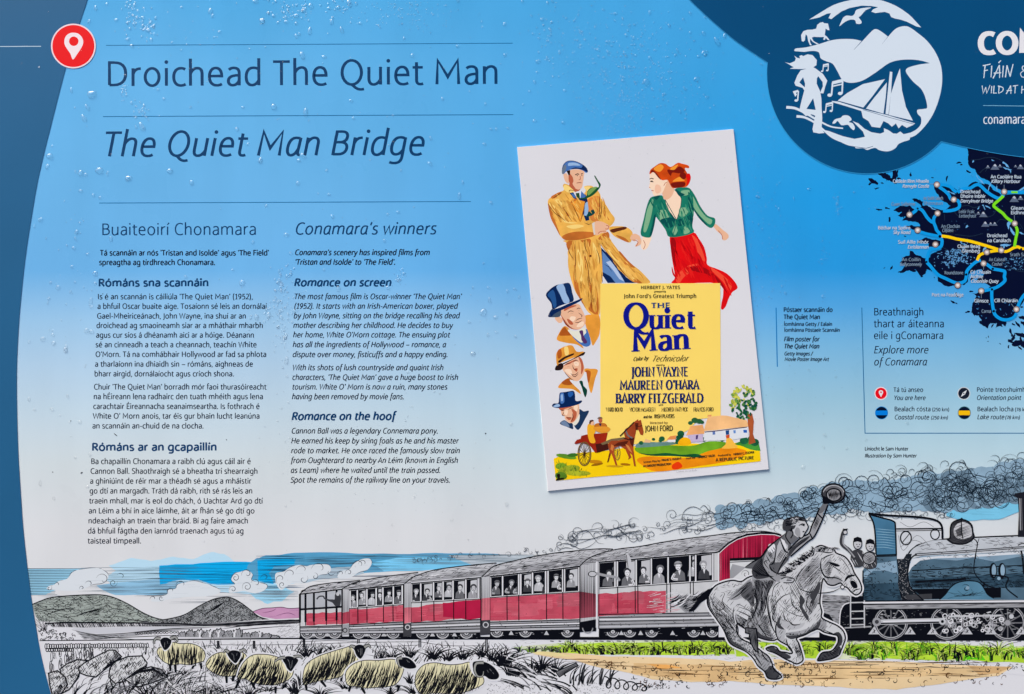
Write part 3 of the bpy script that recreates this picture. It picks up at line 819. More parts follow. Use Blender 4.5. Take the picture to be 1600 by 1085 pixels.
mp.fill(rough(main_w, .14, 3, False) + [(1700, 1440), (2200, 1400), (2200, 520), (1700, 500), (1500, 496)], LAND)
mp.up()
def islet(x, y, r, m=LAND, st=1.6, seed=None):
    n = rng.randint(6, 9); a = rng.uniform(0, 3.14)
    ca, sa = math.cos(a), math.sin(a)
    P = []
    for i in range(n):
        t = 2 * math.pi * i / n; q = r * rng.uniform(.45, 1.25)
        u, v = q * math.cos(t) * st, q * math.sin(t) / st
        P.append((x + u * ca - v * sa, y + u * sa + v * ca))
    mp.fill(rough(P, .2, 1), m)
for x, y, r in ((310, 330, 30), (350, 352, 44), (400, 330, 46), (424, 306, 24), (380, 370, 30), (284, 318, 30), (440, 350, 18), (196, 366, 30), (222, 384, 24), (172, 400, 18), (242, 440, 12), (284, 392, 12), (222, 446, 7), (550, 320, 18), (752, 344, 8),
                (884, 348, 18), (990, 206, 18), (1020, 222, 12), (1082, 286, 16), (262, 640, 18), (328, 626, 16), (354, 732, 18), (496, 886, 10), (480, 700, 14), (1200, 400, 10), (370, 1180, 16), (308, 1178, 8), (560, 1200, 24), (580, 1180, 20), (655, 1260, 8), (770, 1266, 8), (740, 1170, 14), (745, 1205, 10),
                (1130, 1270, 22), (1056, 1312, 22), (966, 1300, 20), (985, 1318, 12), (1112, 1398, 14), (978, 1428, 14), (986, 1442, 8), (946, 1496, 22), (1076, 1588, 16), (1140, 1604, 22), (1166, 1612, 14), (1254, 1698, 8), (1308, 1718, 14), (1384, 1712, 16), (1580, 1540, 14), (1500, 1700, 16), (1540, 1700, 22), (1580, 1640, 30),
                (1270, 1818, 8), (1250, 1826, 5), (1268, 1858, 6), (1378, 1880, 8), (1480, 1780, 26), (1500, 1830, 30), (1530, 1870, 46), (1470, 1860, 26), (1580, 1800, 40), (1590, 1880, 40), (1456, 1906, 16), (1560, 1920, 18), (1620, 1700, 40), (1640, 1800, 50)):
    islet(x, y, r)
LAKE = ink(104, 170, 222)
for x, y, r, st in ((1130, 190, 12, 1.6), (1310, 182, 9, 1.6), (1420, 216, 26, 2.2), (1450, 262, 20, 2.6), (1476, 288, 10, 1.5), (1226, 614, 18, 2.4), (1262, 612, 14, 2.0), (1180, 620, 10, 2.0), (1070, 796, 13, 1.6), (1460, 780, 26, 2.0), (1494, 850, 22, 2.6), (1440, 970, 26, 2.2), (1412, 996, 14, 1.8), (1240, 1000, 22, 2.0), (1016, 936, 8, 1.6), (1050, 960, 10, 1.6), (920, 480, 18, 2.2), (1580, 860, 14, 1.8), (740, 620, 22, 2.6), (1200, 370, 26, 2.6), (1290, 404, 20, 3.0), (1350, 446, 14, 2.8), (1560, 460, 30, 3)):
    islet(x, y, r, LAKE, st)
for i in range(190):
    x = rng.gauss(960, 95); y = rng.gauss(1070, 52)
    if 740 < x < 1170 and 930 < y < 1190 and y > 1010 - (x - 880) * .5:
        islet(x, y, rng.uniform(3, 11), ink(92, 148, 196), rng.uniform(1.1, 2.0))
for i in range(60):
    x = rng.uniform(1420, 1600); y = rng.uniform(1080, 1200)
    islet(x, y, rng.uniform(2, 8), ink(92, 148, 196), 1.6)
for i in range(26):
    x = rng.uniform(1150, 1520); y = rng.uniform(1440, 1660)
    islet(x, y, rng.uniform(3, 8), ink(70, 140, 200), 1.6)
for i in range(40):
    x = rng.uniform(860, 1580); y = rng.uniform(600, 1350)
    islet(x, y, rng.uniform(1.5, 4.5), ink(60, 110, 160), 1.6)
mp.up()
RIV = ink(44, 62, 82)
for P in ([(1110, 180), (1180, 176), (1240, 160), (1330, 160), (1400, 190)], [(1190, 300), (1220, 270), (1260, 250), (1240, 290)], [(960, 870), (1040, 880), (1120, 884), (1220, 860)], [(1020, 610), (1080, 600), (1130, 620), (1180, 610)],
          [(1340, 650), (1310, 690), (1260, 710)], [(1340, 770), (1380, 730), (1430, 740)], [(1560, 770), (1590, 820)], [(850, 990), (900, 1020)], [(1440, 1150), (1520, 1200), (1600, 1215)], [(860, 680), (864, 740)], [(940, 640), (980, 690), (1010, 700)]):
    mp.stroke(P, 0.55, RIV, smooth=True)
mp.up()
for x, y, s in ((1330, 250, 1), (1264, 246, .5), (1376, 238, .5), (1566, 248, .8), (1520, 240, .4), (1508, 548, 1.05), (1566, 536, .7), (1222, 690, .95), (1176, 676, .5), (1240, 780, .9), (1290, 776, .55), (1328, 776, .62)):
    mp.fill([(x - 42 * s, y + 20 * s), (x - 6 * s, y - 32 * s), (x + 4 * s, y - 32 * s), (x + 42 * s, y + 20 * s)], ink(92, 104, 126))
    mp.fill([(x - 16 * s, y - 16 * s), (x - 4 * s, y - 32 * s), (x + 4 * s, y - 32 * s), (x + 16 * s, y - 14 * s), (x + 4 * s, y - 8 * s), (x - 6 * s, y - 14 * s)], ink(176, 182, 196))
maps = mp.build('map', board)
R = Art(240).frame(1330, 220, 5.926)
RB = ink(22, 150, 222)
for P in ([(790, 408), (860, 410), (920, 430), (955, 466), (990, 476), (1040, 445), (1100, 440), (1150, 412), (1190, 414), (1250, 470), (1310, 512), (1370, 535), (1410, 500), (1412, 480)],
          [(800, 420), (860, 462), (900, 500), (920, 540), (945, 550), (990, 560), (1000, 612), (960, 640), (890, 652), (850, 650)],
          [(540, 690), (590, 655), (616, 628), (660, 650), (700, 710), (740, 750), (764, 756)], [(796, 680), (768, 710), (762, 752), (780, 800), (790, 830), (822, 870), (822, 900)],
          [(612, 836), (680, 860), (750, 876), (820, 888)], [(822, 890), (840, 930), (830, 980), (790, 1000), (740, 1010), (712, 1050), (700, 1120), (730, 1160), (800, 1240), (880, 1280), (950, 1312), (1000, 1320), (1050, 1300), (1066, 1250), (1070, 1210), (1110, 1160), (1160, 1120), (1200, 1108)],
          [(1220, 1130), (1260, 1150), (1310, 1186), (1380, 1200), (1420, 1214), (1416, 1260), (1420, 1300), (1360, 1350), (1300, 1374), (1230, 1390), (1205, 1394)],
          [(1300, 1376), (1300, 1450), (1310, 1540), (1330, 1610), (1380, 1650), (1440, 1660), (1500, 1640), (1530, 1600)], [(1530, 1570), (1560, 1490), (1600, 1430), (1640, 1400)], [(1412, 478), (1500, 478), (1600, 480), (1760, 470)]):
    R.stroke(P, 5.0, RB, smooth=True)
R.up()
YEL = ink(248, 202, 16)
R.stroke([(836, 884), (900, 892), (980, 912), (1090, 930), (1180, 954), (1280, 984), (1350, 1006), (1385, 1022)], 4.6, YEL, smooth=True)
R.stroke([(1165, 1110), (1190, 1060), (1250, 1036), (1310, 1024), (1385, 1016)], 4.4, YEL, smooth=True)
R.stroke([(1385, 1020), (1440, 1026), (1500, 994), (1540, 984), (1580, 1000), (1640, 998), (1760, 1010)], 4.4, YEL, smooth=True)
R.up()
GRN = ink(122, 218, 36)
R.stroke([(1408, 512), (1370, 548), (1318, 598), (1350, 634), (1400, 672), (1440, 716), (1500, 758)], 4.6, GRN, smooth=True)
R.stroke([(1510, 770), (1536, 830), (1524, 900), (1510, 984)], 4.4, GRN, smooth=True)
R.stroke([(1480, 478), (1540, 479)], 3.2, GRN)
R.build('route_line', maps)
for x, y in ((792, 408), (948, 546), (798, 674), (538, 686), (614, 830), (778, 962), (1415, 474), (1512, 768), (1388, 1016), (1254, 1034), (1224, 1138), (985, 1340), (1203, 1392), (1528, 1562)):
    k = Art(256).frame(1330, 220, 5.926)
    k.disc(x, y, 31, ink(74, 70, 74)); k.disc(x, y, 25, ink(176, 158, 152)); k.fill([(x - 15, y - 6), (x - 6, y - 12), (x + 6, y - 12), (x + 15, y - 6), (x + 12, y + 6), (x, y + 14), (x - 12, y + 6)], ink(226, 218, 214))
    k.build('map_marker', maps)
for x, y, r in ((820, 888, 14), (614, 630, 9), (980, 488, 9), (842, 652, 8), (695, 1124, 10), (1064, 1240, 11), (1310, 1188, 11), (1302, 1378, 11), (1318, 1580, 12), (1572, 1006, 10)):
    k = Art(256).frame(1330, 220, 5.926)
    k.disc(x, y, r, ink(8, 16, 30)); k.build('town_dot', maps)
lab = Art(280).frame()
LB = ink(178, 192, 208); LC = ink(122, 144, 166)
for s, x0, x1, y, c, it in (("Caisleán Rinn Mhaoile", 386, 716, 390, 1, 0), ("Renvyle Castle", 474, 716, 436, 1, 1), ("Cuan Saileirne", 372, 590, 602, 0, 0), ("An Sraith Salach", 668, 848, 548, 0, 0), ("Shinnaun", 670, 846, 594, 0, 0), ("An Caoláire Rua", 1292, 1572, 350, 1, 0), ("Killary Harbour", 1296, 1558, 392, 1, 1),
                            ("Droichead", 1012, 1192, 488, 1, 0), ("Dhoire Inbhir", 1012, 1240, 530, 1, 0), ("Derryinver Bridge", 1010, 1308, 574, 1, 1), ("Leitir Fraic", 996, 1140, 672, 0, 0), ("Letterfrack", 996, 1152, 712, 0, 1), ("Bóthar na Spéire", 250, 544, 822, 1, 0), ("Sky Road", 388, 544, 864, 1, 1), ("An Clochán", 834, 1004, 808, 0, 0), ("Clifden", 840, 940, 846, 0, 1),
                            ("Suíl Aille Mhór", 434, 712, 954, 1, 0), ("Errislannan", 522, 712, 1000, 1, 1), ("Droichead", 1258, 1442, 894, 1, 0), ("na Canálach", 1260, 1474, 940, 1, 0), ("Cluain Beag", 984, 1190, 994, 1, 0), ("Glenbeg", 1020, 1186, 1036, 1, 1), ("Gleann", 1478, 1620, 640, 1, 0), ("Eidhneach", 1478, 1680, 682, 1, 0), ("Srath Salach", 1470, 1680, 1070, 0, 0),
                            ("An Coillín", 470, 640, 1116, 0, 0), ("Ballyconneely", 450, 648, 1160, 0, 1), ("Roundstone", 864, 1034, 1238, 0, 0), ("An Caiseal", 1276, 1420, 1116, 0, 0), ("Cashel", 1300, 1392, 1158, 0, 1), ("Cé Chluain", 1104, 1290, 1232, 1, 0), ("Aidhle", 1104, 1218, 1274, 1, 0), ("Cloonisle Quay", 1106, 1358, 1316, 1, 1), ("Port na Feadóige", 746, 1036, 1442, 1, 0), ("Glinsce", 1140, 1268, 1498, 1, 0), ("Cill Chiaráin", 1324, 1540, 1496, 1, 0), ("Carna", 1206, 1290, 1594, 0, 0)):
    text(lab, s, 1330 + x0 / 5.926, 220 + y / 5.926, 1330 + x1 / 5.926, 220 + y / 5.926, 5.0, 1.15 if c else .85, LB if c else LC, it=bool(it))
for x0, y0, x1, y1 in ((1414, 410, 1414, 450), (1386, 956, 1386, 990), (1508, 690, 1510, 740), (536, 640, 536, 662), (1203, 1420, 1203, 1460), (1480, 1510, 1506, 1546), (1224, 1165, 1224, 1196), (724, 402, 764, 402)):
    lab.stroke([(1330 + x0 / 5.926, 220 + y0 / 5.926), (1330 + x1 / 5.926, 220 + y1 / 5.926)], .6, LC)
lab.build('map_label', maps)
# ------------------------------------------------------------------ the film poster: flat print, raised here as a thin plate to cast a shadow
PZ = 0.0016
def raised_poster():
    c = [(808, 230), (1146.3, 201.7), (1201.6, 734), (856.2, 768)]
    top = to_board(c, PZ); n = 4
    bev = 0.0006
    cen = top.mean(0)
    v = [(x, y, PZ) for x, y in (top + (cen - top) * 0.002)] + [(x, y, PZ - bev) for x, y in top] + [(x, y, 0.0) for x, y in top]
    f = [(3, 2, 1, 0)]
    for k in (0, 4):
        f += [(k + i, k + (i + 1) % 4, k + 4 + (i + 1) % 4, k + 4 + i) for i in range(4)]
    me = bpy.data.meshes.new('film_poster')
    me.from_pydata(v, [], f)
    me.materials.append(ink(218, 216, 220, 0.02, 8.0))
    me.update()
    o = bpy.data.objects.new('film_poster', me); COL.objects.link(o); o.parent = board
    return o
poster = raised_poster()
K = 7.2727
COAT = ink(232, 174, 80, 0.16, 90.0); COAT_D = ink(190, 106, 44, 0.16, 90.0); COAT_L = ink(246, 210, 122); COAT_K = ink(96, 44, 24)
SKIN = ink(232, 180, 146); SKIN_D = ink(186, 96, 66); SKIN_L = ink(246, 214, 186)
BLU = ink(70, 112, 176); BLU_D = ink(16, 40, 84); BLU_L = ink(150, 180, 216)
DKL = ink(40, 26, 26)
GR = ink(30, 118, 96, 0.15, 90.0); GR_D = ink(10, 78, 76); GR_L = ink(128, 176, 136)
RD = ink(222, 22, 24, 0.08, 60.0); RD_D = ink(158, 10, 22); RD_L = ink(240, 76, 52)
def P_(layer, ox, oy):
    return Art(layer, PZ).frame(ox, oy, K)
def paint(a, poly, cols, n, ang, L, wd, smooth=True):
    """loose brushwork kept inside one painted shape"""
    Q = spline(poly, True, 4) if smooth else poly
    xs = [p[0] for p in Q]; ys = [p[1] for p in Q]
    ca, sa = math.cos(math.radians(ang)), math.sin(math.radians(ang))
    a.up(); k_ = 0
    for _ in range(n * 6):
        x = rng.uniform(min(xs), max(xs)); y = rng.uniform(min(ys), max(ys)); l_ = L * rng.uniform(.5, 1.2)
        e_ = (x + ca * l_, y + sa * l_)
        if inside((x, y), Q) and inside(e_, Q):
            m_ = ((x + e_[0]) / 2 + rng.uniform(-.1, .1) * L, (y + e_[1]) / 2 + rng.uniform(-.1, .1) * L)
            a.stroke([(x, y), m_, e_], wd * rng.uniform(.5, 1.3), rng.choice(cols), smooth=True, taper=True); k_ += 1
            if k_ >= n: break
    a.up()
# a man in a long yellow coat and blue cap
m = P_(2, 830, 230)
m.fill([(790, 1140), (900, 1240), (1000, 1370), (1080, 1480), (1190, 1545), (870, 1545), (812, 1460)], BLU_D)
m.fill([(806, 1180), (900, 1290), (980, 1390), (1070, 1545), (872, 1545), (812, 1420)], ink(94, 132, 184))
m.fill([(900, 1290), (960, 1370), (1060, 1530), (1000, 1500), (930, 1400), (850, 1310)], ink(176, 194, 222))
m.fill([(812, 1420), (900, 1470), (960, 1545), (872, 1545)], BLU_D)
m.stroke([(830, 1330), (880, 1360), (920, 1420)], 1.2, BLU_D, taper=True)
m.fill([(380, 1060), (700, 1010), (780, 1060), (812, 1420), (800, 1560), (786, 1700), (770, 1920), (650, 1880), (560, 1730), (500, 1640), (440, 1460), (418, 1330), (420, 1180), (398, 1090)], COAT, True, 4)
m.fill([(730, 1020), (840, 960), (920, 1080), (1010, 1200), (1100, 1300), (1220, 1390), (1310, 1480), (1350, 1545), (1200, 1545), (1110, 1500), (1010, 1400), (930, 1290), (830, 1160), (770, 1080)], COAT, True, 4)
for pts in ([(400, 1090), (470, 1060), (500, 1180), (500, 1400), (520, 1600), (480, 1500), (470, 1300), (420, 1180)], [(560, 1060), (600, 1100), (640, 1180), (680, 1060), (620, 1040)], [(600, 1200), (640, 1330), (660, 1480), (690, 1560), (650, 1580), (640, 1450), (600, 1320)],
            [(480, 1480), (540, 1560), (560, 1700), (620, 1830), (560, 1740), (500, 1620)], [(660, 1600), (720, 1560), (760, 1700), (760, 1900), (690, 1880), (650, 1830), (690, 1720)], [(760, 1040), (860, 960), (890, 1020), (830, 1060)],
            [(1000, 1180), (1100, 1290), (1180, 1370), (1090, 1350), (1020, 1280)], [(1080, 1400), (1180, 1480), (1260, 1545), (1200, 1545), (1120, 1500)]):
    m.fill(pts, COAT_D, True, 4)
for pts in ([(530, 1160), (580, 1260), (590, 1420), (570, 1560), (540, 1440), (520, 1280)], [(700, 1080), (750, 1180), (770, 1300), (740, 1330), (710, 1200)], [(850, 1120), (950, 1240), (1060, 1380), (1180, 1500), (1120, 1470), (1000, 1350), (900, 1220)]):
    m.fill(pts, COAT_L, True, 4)
CC = [ink(222, 162, 70), ink(240, 186, 94), ink(226, 166, 74), ink(236, 180, 88), ink(208, 142, 60)]
paint(m, [(430, 1090), (700, 1030), (770, 1070), (796, 1420), (750, 1880), (580, 1730), (460, 1440)], CC, 90, 84, 170, 2.6)
paint(m, [(760, 1040), (840, 980), (1010, 1200), (1330, 1540), (1200, 1540), (1010, 1400), (830, 1160)], CC, 50, 50, 140, 2.4)
for pts in ([(500, 1070), (500, 1200), (506, 1300), (496, 1420), (510, 1560)], [(420, 1140), (440, 1210), (478, 1270)], [(600, 1090), (620, 1160), (648, 1210)], [(604, 1230), (640, 1340), (660, 1500), (690, 1600)], [(740, 1160), (770, 1240), (776, 1330)], [(690, 1560), (680, 1700), (690, 1860)], [(800, 1420), (806, 1500), (812, 1545)], [(770, 1090), (860, 1200), (980, 1340), (1060, 1440), (1120, 1500)]):
    m.stroke(pts, 1.1, COAT_K, smooth=True, taper=True)
m.disc(672, 1238, 13, COAT_K)
# trunk and arms of the coat
m.fill([(188, 620), (240, 560), (300, 520), (370, 490), (360, 440), (380, 418), (440, 440), (500, 500), (560, 560), (620, 500), (600, 450), (680, 440), (740, 480), (780, 530), (800, 600), (850, 660), (900, 740), (950, 820), (900, 900), (800, 960), (720, 1020), (560, 1060), (400, 1060), (330, 1010), (280, 900), (220, 780)], COAT, True, 4)
m.fill([(450, 600), (600, 590), (620, 640), (590, 760), (560, 850), (500, 760)], ink(232, 150, 52, 0.12, 90), True, 4)
m.fill([(640, 600), (770, 560), (776, 700), (770, 830), (690, 840), (660, 760)], ink(214, 130, 60, 0.12, 90), True, 4)
m.fill([(430, 510), (620, 540), (640, 600), (660, 830), (620, 840), (590, 760), (610, 620), (470, 580)], BLU_D)
m.fill([(450, 520), (510, 545), (530, 580), (480, 575)], BLU); m.fill([(570, 500), (622, 556), (600, 580), (556, 580)], BLU)
m.fill([(470, 500), (520, 520), (570, 490), (560, 580), (520, 585)], WHITE)
m.fill([(505, 525), (545, 520), (555, 580), (520, 584)], ink(44, 74, 44))
m.fill([(610, 640), (640, 620), (652, 700), (640, 780), (600, 780)], BLU_L); m.fill([(640, 760), (650, 740), (706, 706), (740, 740), (690, 780), (620, 800)], ink(16, 66, 66))
for pts in ([(190, 640), (240, 740), (280, 860), (330, 1010), (280, 920), (220, 800)], [(350, 520), (300, 545), (240, 580), (290, 570)], [(440, 640), (370, 690), (420, 760), (460, 840), (390, 760), (350, 700)], [(560, 580), (520, 600), (450, 640), (470, 600)], [(780, 560), (790, 760), (760, 840), (772, 700)], [(830, 640), (850, 760), (890, 830), (840, 800), (815, 720)],
            [(420, 960), (520, 940), (640, 980), (700, 1010), (560, 1050), (400, 1050), (350, 1010)], [(230, 560), (330, 510), (340, 530), (250, 590)]):
    m.fill(pts, COAT_D, True, 4)
for pts in ([(200, 640), (300, 700), (420, 840), (520, 860), (400, 880), (300, 780)], [(270, 600), (340, 590), (350, 660), (300, 640)], [(380, 430), (430, 450), (490, 500), (430, 520), (370, 480)], [(600, 455), (670, 450), (640, 500)]):
    m.fill(pts, COAT_L, True, 4)
paint(m, [(200, 620), (300, 530), (430, 500), (560, 580), (560, 850), (420, 860), (300, 900), (230, 760)], CC, 70, 56, 110, 2.4)
paint(m, [(640, 600), (780, 540), (900, 740), (940, 820), (820, 840), (690, 840)], CC, 40, 72, 100, 2.2)
for pts in ([(340, 515), (300, 548), (240, 586)], [(430, 520), (440, 490), (500, 500)], [(440, 650), (370, 692)], [(372, 700), (420, 780), (460, 840)], [(460, 640), (510, 740), (556, 850)], [(776, 540), (778, 700), (760, 836)], [(190, 640), (260, 740), (340, 800), (400, 850)], [(800, 610), (800, 720), (780, 830)], [(330, 900), (340, 960), (380, 1040)], [(620, 600), (590, 740), (560, 850)]):
    m.stroke(pts, 1.0, COAT_K, smooth=True, taper=True)
m.up()
# near forearm across the waist, hand; far sleeve hanging out
m.fill([(880, 920), (960, 900), (1080, 910), (1150, 970), (1140, 1060), (1110, 1086), (1040, 1060), (940, 1010)], COAT, True, 4)
m.fill([(900, 940), (1060, 906), (1080, 930), (980, 960), (930, 975)], COAT_K, True, 4)
m.fill([(960, 1000), (1060, 1030), (1110, 1080), (1040, 1060)], COAT_D, True, 4)
m.fill([(1140, 1000), (1180, 985), (1230, 1010), (1252, 1060), (1240, 1110), (1180, 1132), (1200, 1096), (1216, 1070), (1190, 1050), (1180, 1072), (1150, 1060), (1124, 1040)], SKIN, True, 4)
m.stroke([(1150, 1058), (1186, 1060), (1214, 1084), (1190, 1130)], 1.0, SKIN_D, smooth=True)
m.fill([(330, 860), (460, 870), (580, 850), (690, 860), (720, 1000), (560, 1050), (400, 1060), (330, 1000)], COAT, True, 4)
m.fill([(420, 980), (540, 960), (700, 970), (716, 1010), (560, 1052), (400, 1060), (350, 1020)], COAT_D, True, 4)
m.fill([(400, 900), (520, 880), (600, 900), (480, 930)], COAT_L, True, 4)
m.stroke([(600, 860), (650, 880), (690, 870)], 1, COAT_K, taper=True)
m.fill([(690, 870), (720, 850), (740, 990), (712, 1000)], ink(214, 206, 196))
m.fill([(724, 856), (790, 846), (850, 870), (890, 900), (880, 936), (850, 950), (860, 970), (800, 980), (760, 1000), (730, 990)], SKIN, True, 4)
m.stroke([(850, 890), (880, 900), (870, 930), (840, 930)], 1.0, SKIN_D, smooth=True); m.stroke([(760, 984), (790, 960), (850, 956)], 1.0, SKIN_D, smooth=True)
# scarf end, head, cap
m.fill([(540, 580), (620, 570), (640, 500), (690, 460), (770, 450), (720, 340), (726, 326), (760, 380), (790, 430), (760, 490), (700, 550), (620, 586), (560, 590)], ink(30, 84, 50), True, 4)
m.fill([(640, 510), (700, 460), (750, 455), (700, 510), (650, 550)], ink(120, 160, 84), True, 4)
m.fill([(430, 440), (440, 380), (500, 470), (560, 480), (540, 500), (500, 510)], SKIN_D)
m.fill([(366, 318), (384, 300), (410, 310), (430, 400), (410, 412), (382, 380)], SKIN, True, 4)
m.fill([(430, 270), (590, 262), (596, 340), (588, 400), (576, 460), (540, 484), (500, 470), (450, 430), (428, 380)], SKIN, True, 4)
m.fill([(430, 300), (470, 340), (480, 390), (470, 420), (500, 470), (450, 430), (426, 380)], SKIN_D, True, 4)
m.fill([(400, 270), (444, 262), (440, 320), (424, 320)], DKL)
m.up()
m.stroke([(500, 316), (526, 304), (545, 312)], 1.3, DKL); m.stroke([(566, 308), (586, 302)], 1.3, DKL)
m.stroke([(556, 330), (560, 366), (540, 374)], 1.0, SKIN_D); m.stroke([(516, 410), (550, 404), (572, 408)], 1.0, ink(140, 60, 44))
m.disc(524, 326, 8, DKL, 5, n=10); m.disc(576, 324, 6, DKL, 5, n=10)
m.up()
m.fill([(350, 300), (352, 240), (372, 190), (430, 158), (510, 166), (590, 206), (636, 250), (640, 285), (620, 292), (590, 270), (530, 250), (450, 256), (400, 276), (370, 306)], BLU, True, 4)
m.fill([(350, 300), (352, 240), (390, 200), (400, 240), (380, 280), (368, 304)], ink(104, 118, 136), True, 4)
m.fill([(590, 206), (636, 250), (640, 285), (600, 268), (540, 248), (450, 252), (500, 232), (570, 236)], BLU_D, True, 4)
m.fill([(430, 180), (510, 180), (560, 210), (480, 210), (420, 214)], BLU_L, True, 4)
m.stroke([(352, 250), (380, 186), (430, 158), (510, 166), (590, 206), (636, 250)], .8, BLU_D, smooth=True)
m.build('printed_man', poster)

# a woman in a green blouse and red skirt, striding the other way
w = P_(4, 960, 230)
w.fill([(330, 1010), (384, 990), (420, 1030), (400, 1090), (372, 1150), (330, 1170), (300, 1130), (310, 1060)], SKIN_L, True, 4)
w.stroke([(330, 1060), (350, 1110), (330, 1160)], .9, SKIN_D, smooth=True)
w.fill([(636, 1010), (760, 1010), (900, 970), (960, 1040), (1020, 1140), (1050, 1260), (1060, 1340), (1180, 1390), (1280, 1440), (1360, 1520), (1400, 1600), (1340, 1650), (1300, 1720), (1260, 1820), (1210, 1830), (1200, 1560), (680, 1555), (690, 1480), (660, 1300), (640, 1150)], RD, True, 4)
w.fill([(700, 1500), (760, 1400), (860, 1340), (960, 1330), (900, 1400), (800, 1470), (730, 1550)], RD_L, True, 4)
w.fill([(820, 1380), (960, 1350), (1100, 1420), (1220, 1540), (1280, 1660), (1200, 1560), (1060, 1450), (940, 1420)], RD_D, True, 4)
w.fill([(1060, 1350), (1200, 1430), (1330, 1560), (1300, 1640), (1240, 1540), (1140, 1440)], RD_L, True, 4)
w.fill([(650, 1030), (700, 1080), (690, 1250), (710, 1400), (670, 1300), (640, 1150)], RD_D, True, 4)
w.fill([(880, 1000), (950, 1060), (1000, 1180), (1030, 1300), (960, 1240), (920, 1100)], RD_L, True, 4)
paint(w, [(672, 1030), (890, 990), (1000, 1140), (1060, 1340), (1360, 1540), (1260, 1800), (1200, 1560), (690, 1550)], [ink(214, 20, 24), ink(230, 34, 30), ink(198, 14, 22)], 70, 66, 150, 2.4)
w.fill([(1120, 880), (1160, 880), (1230, 940), (1290, 990), (1296, 1030), (1260, 1060), (1226, 1050), (1220, 1000), (1170, 960), (1130, 910)], SKIN, True, 4)
w.stroke([(1180, 950), (1220, 1000), (1230, 1050)], 1.0, SKIN_D, smooth=True)
w.fill([(860, 480), (920, 560), (980, 680), (1060, 780), (1140, 810), (1140, 880), (1100, 920), (1040, 890), (960, 800), (890, 700), (840, 560)], GR, True, 4)
w.fill([(890, 560), (960, 690), (1040, 790), (1110, 830), (1080, 880), (980, 790), (900, 680)], GR_L, True, 4)
w.fill([(900, 690), (980, 800), (1050, 880), (1020, 870), (940, 780)], GR_D, True, 4)
w.fill([(400, 590), (450, 560), (540, 550), (580, 600), (700, 470), (850, 466), (890, 560), (900, 740), (886, 900), (900, 970), (760, 1015), (620, 1020), (580, 940), (500, 830), (470, 800), (450, 900), (420, 1010), (380, 1030), (310, 1010), (300, 950), (330, 830), (360, 700)], GR, True, 4)
w.fill([(580, 580), (650, 480), (720, 530), (760, 600), (752, 680), (710, 820), (650, 760), (610, 700)], SKIN_L, True, 4)
for pts in ([(440, 590), (430, 720), (400, 850), (360, 960), (330, 950), (350, 820), (380, 690)], [(500, 730), (590, 720), (620, 800), (560, 850), (510, 820)], [(740, 700), (820, 690), (840, 740), (790, 790), (740, 780)], [(760, 500), (850, 490), (840, 540), (780, 550)], [(700, 880), (720, 940), (690, 1000), (660, 960)], [(800, 900), (860, 960), (790, 990)]):
    w.fill(pts, GR_L, True, 4)
for pts in ([(400, 1010), (430, 880), (450, 780), (470, 770), (460, 860), (430, 980)], [(520, 830), (640, 800), (700, 850), (640, 920), (580, 900)], [(720, 830), (800, 800), (890, 760), (880, 880), (800, 880), (730, 900)], [(840, 560), (900, 700), (890, 800), (850, 700)], [(600, 640), (620, 720), (700, 830), (640, 780)], [(450, 570), (520, 550), (480, 600)], [(690, 480), (760, 520), (800, 540), (740, 560)]):
    w.fill(pts, GR_D, True, 4)
paint(w, [(400, 600), (540, 560), (600, 700), (706, 830), (760, 680), (860, 480), (900, 740), (890, 960), (640, 1010), (500, 830)], [ink(24, 108, 88), ink(40, 126, 100), ink(18, 96, 82), ink(62, 142, 112)], 70, 70, 90, 2.0)
w.stroke([(706, 830), (690, 920), (660, 1010)], .9, GR_D, smooth=True); w.stroke([(570, 590), (600, 640), (706, 828)], 1.0, GR_D, smooth=True); w.stroke([(700, 480), (756, 560), (752, 680), (708, 828)], 1.0, GR_D, smooth=True)
w.fill([(540, 430), (600, 370), (650, 440), (680, 480), (650, 560), (590, 600), (550, 560)], SKIN, True, 4)
w.fill([(404, 300), (450, 280), (520, 340), (570, 370), (600, 380), (580, 440), (545, 520), (500, 548), (456, 556), (436, 530), (430, 500), (416, 480), (392, 460), (404, 400)], SKIN_L, True, 4)
w.stroke([(400, 366), (420, 356), (446, 364)], 1.2, DKL, smooth=True); w.stroke([(406, 392), (426, 386), (442, 398)], 1.4, DKL); w.disc(422, 394, 6, DKL, 6, n=10); w.fill([(470, 430), (520, 440), (530, 500), (490, 530), (460, 500)], ink(240, 190, 160), True, 4); w.stroke([(420, 494), (446, 498)], 1.1, ink(190, 60, 50)); w.stroke([(560, 440), (578, 410), (596, 400)], .9, SKIN_D)
w.stroke([(394, 456), (410, 466)], .8, SKIN_D)
w.fill([(400, 310), (410, 260), (460, 220), (520, 184), (580, 190), (640, 226), (720, 180), (770, 190), (840, 210), (846, 240), (800, 240), (830, 300), (866, 330), (860, 390), (820, 450), (740, 460), (660, 466), (620, 400), (600, 372), (540, 376), (490, 320), (450, 280)], ink(206, 74, 22, .2, 90), True, 4)
for pts in ([(450, 240), (520, 196), (560, 230), (520, 280), (470, 270)], [(640, 240), (720, 200), (700, 240), (650, 290)], [(660, 390), (740, 340), (800, 380), (720, 390)]):
    w.fill(pts, ink(242, 150, 50), True, 4)
for pts in ([(410, 290), (430, 260), (480, 300), (530, 370), (500, 350), (450, 290)], [(600, 260), (680, 260), (740, 220), (800, 270), (740, 300), (660, 290), (640, 330)], [(640, 420), (700, 400), (800, 400), (790, 450), (680, 462)], [(770, 280), (820, 320), (790, 370), (740, 330)]):
    w.fill(pts, ink(120, 28, 18), True, 4)
w.fill([(812, 320), (850, 300), (866, 340), (850, 400), (820, 440), (826, 380)], ink(220, 24, 16), True, 4)
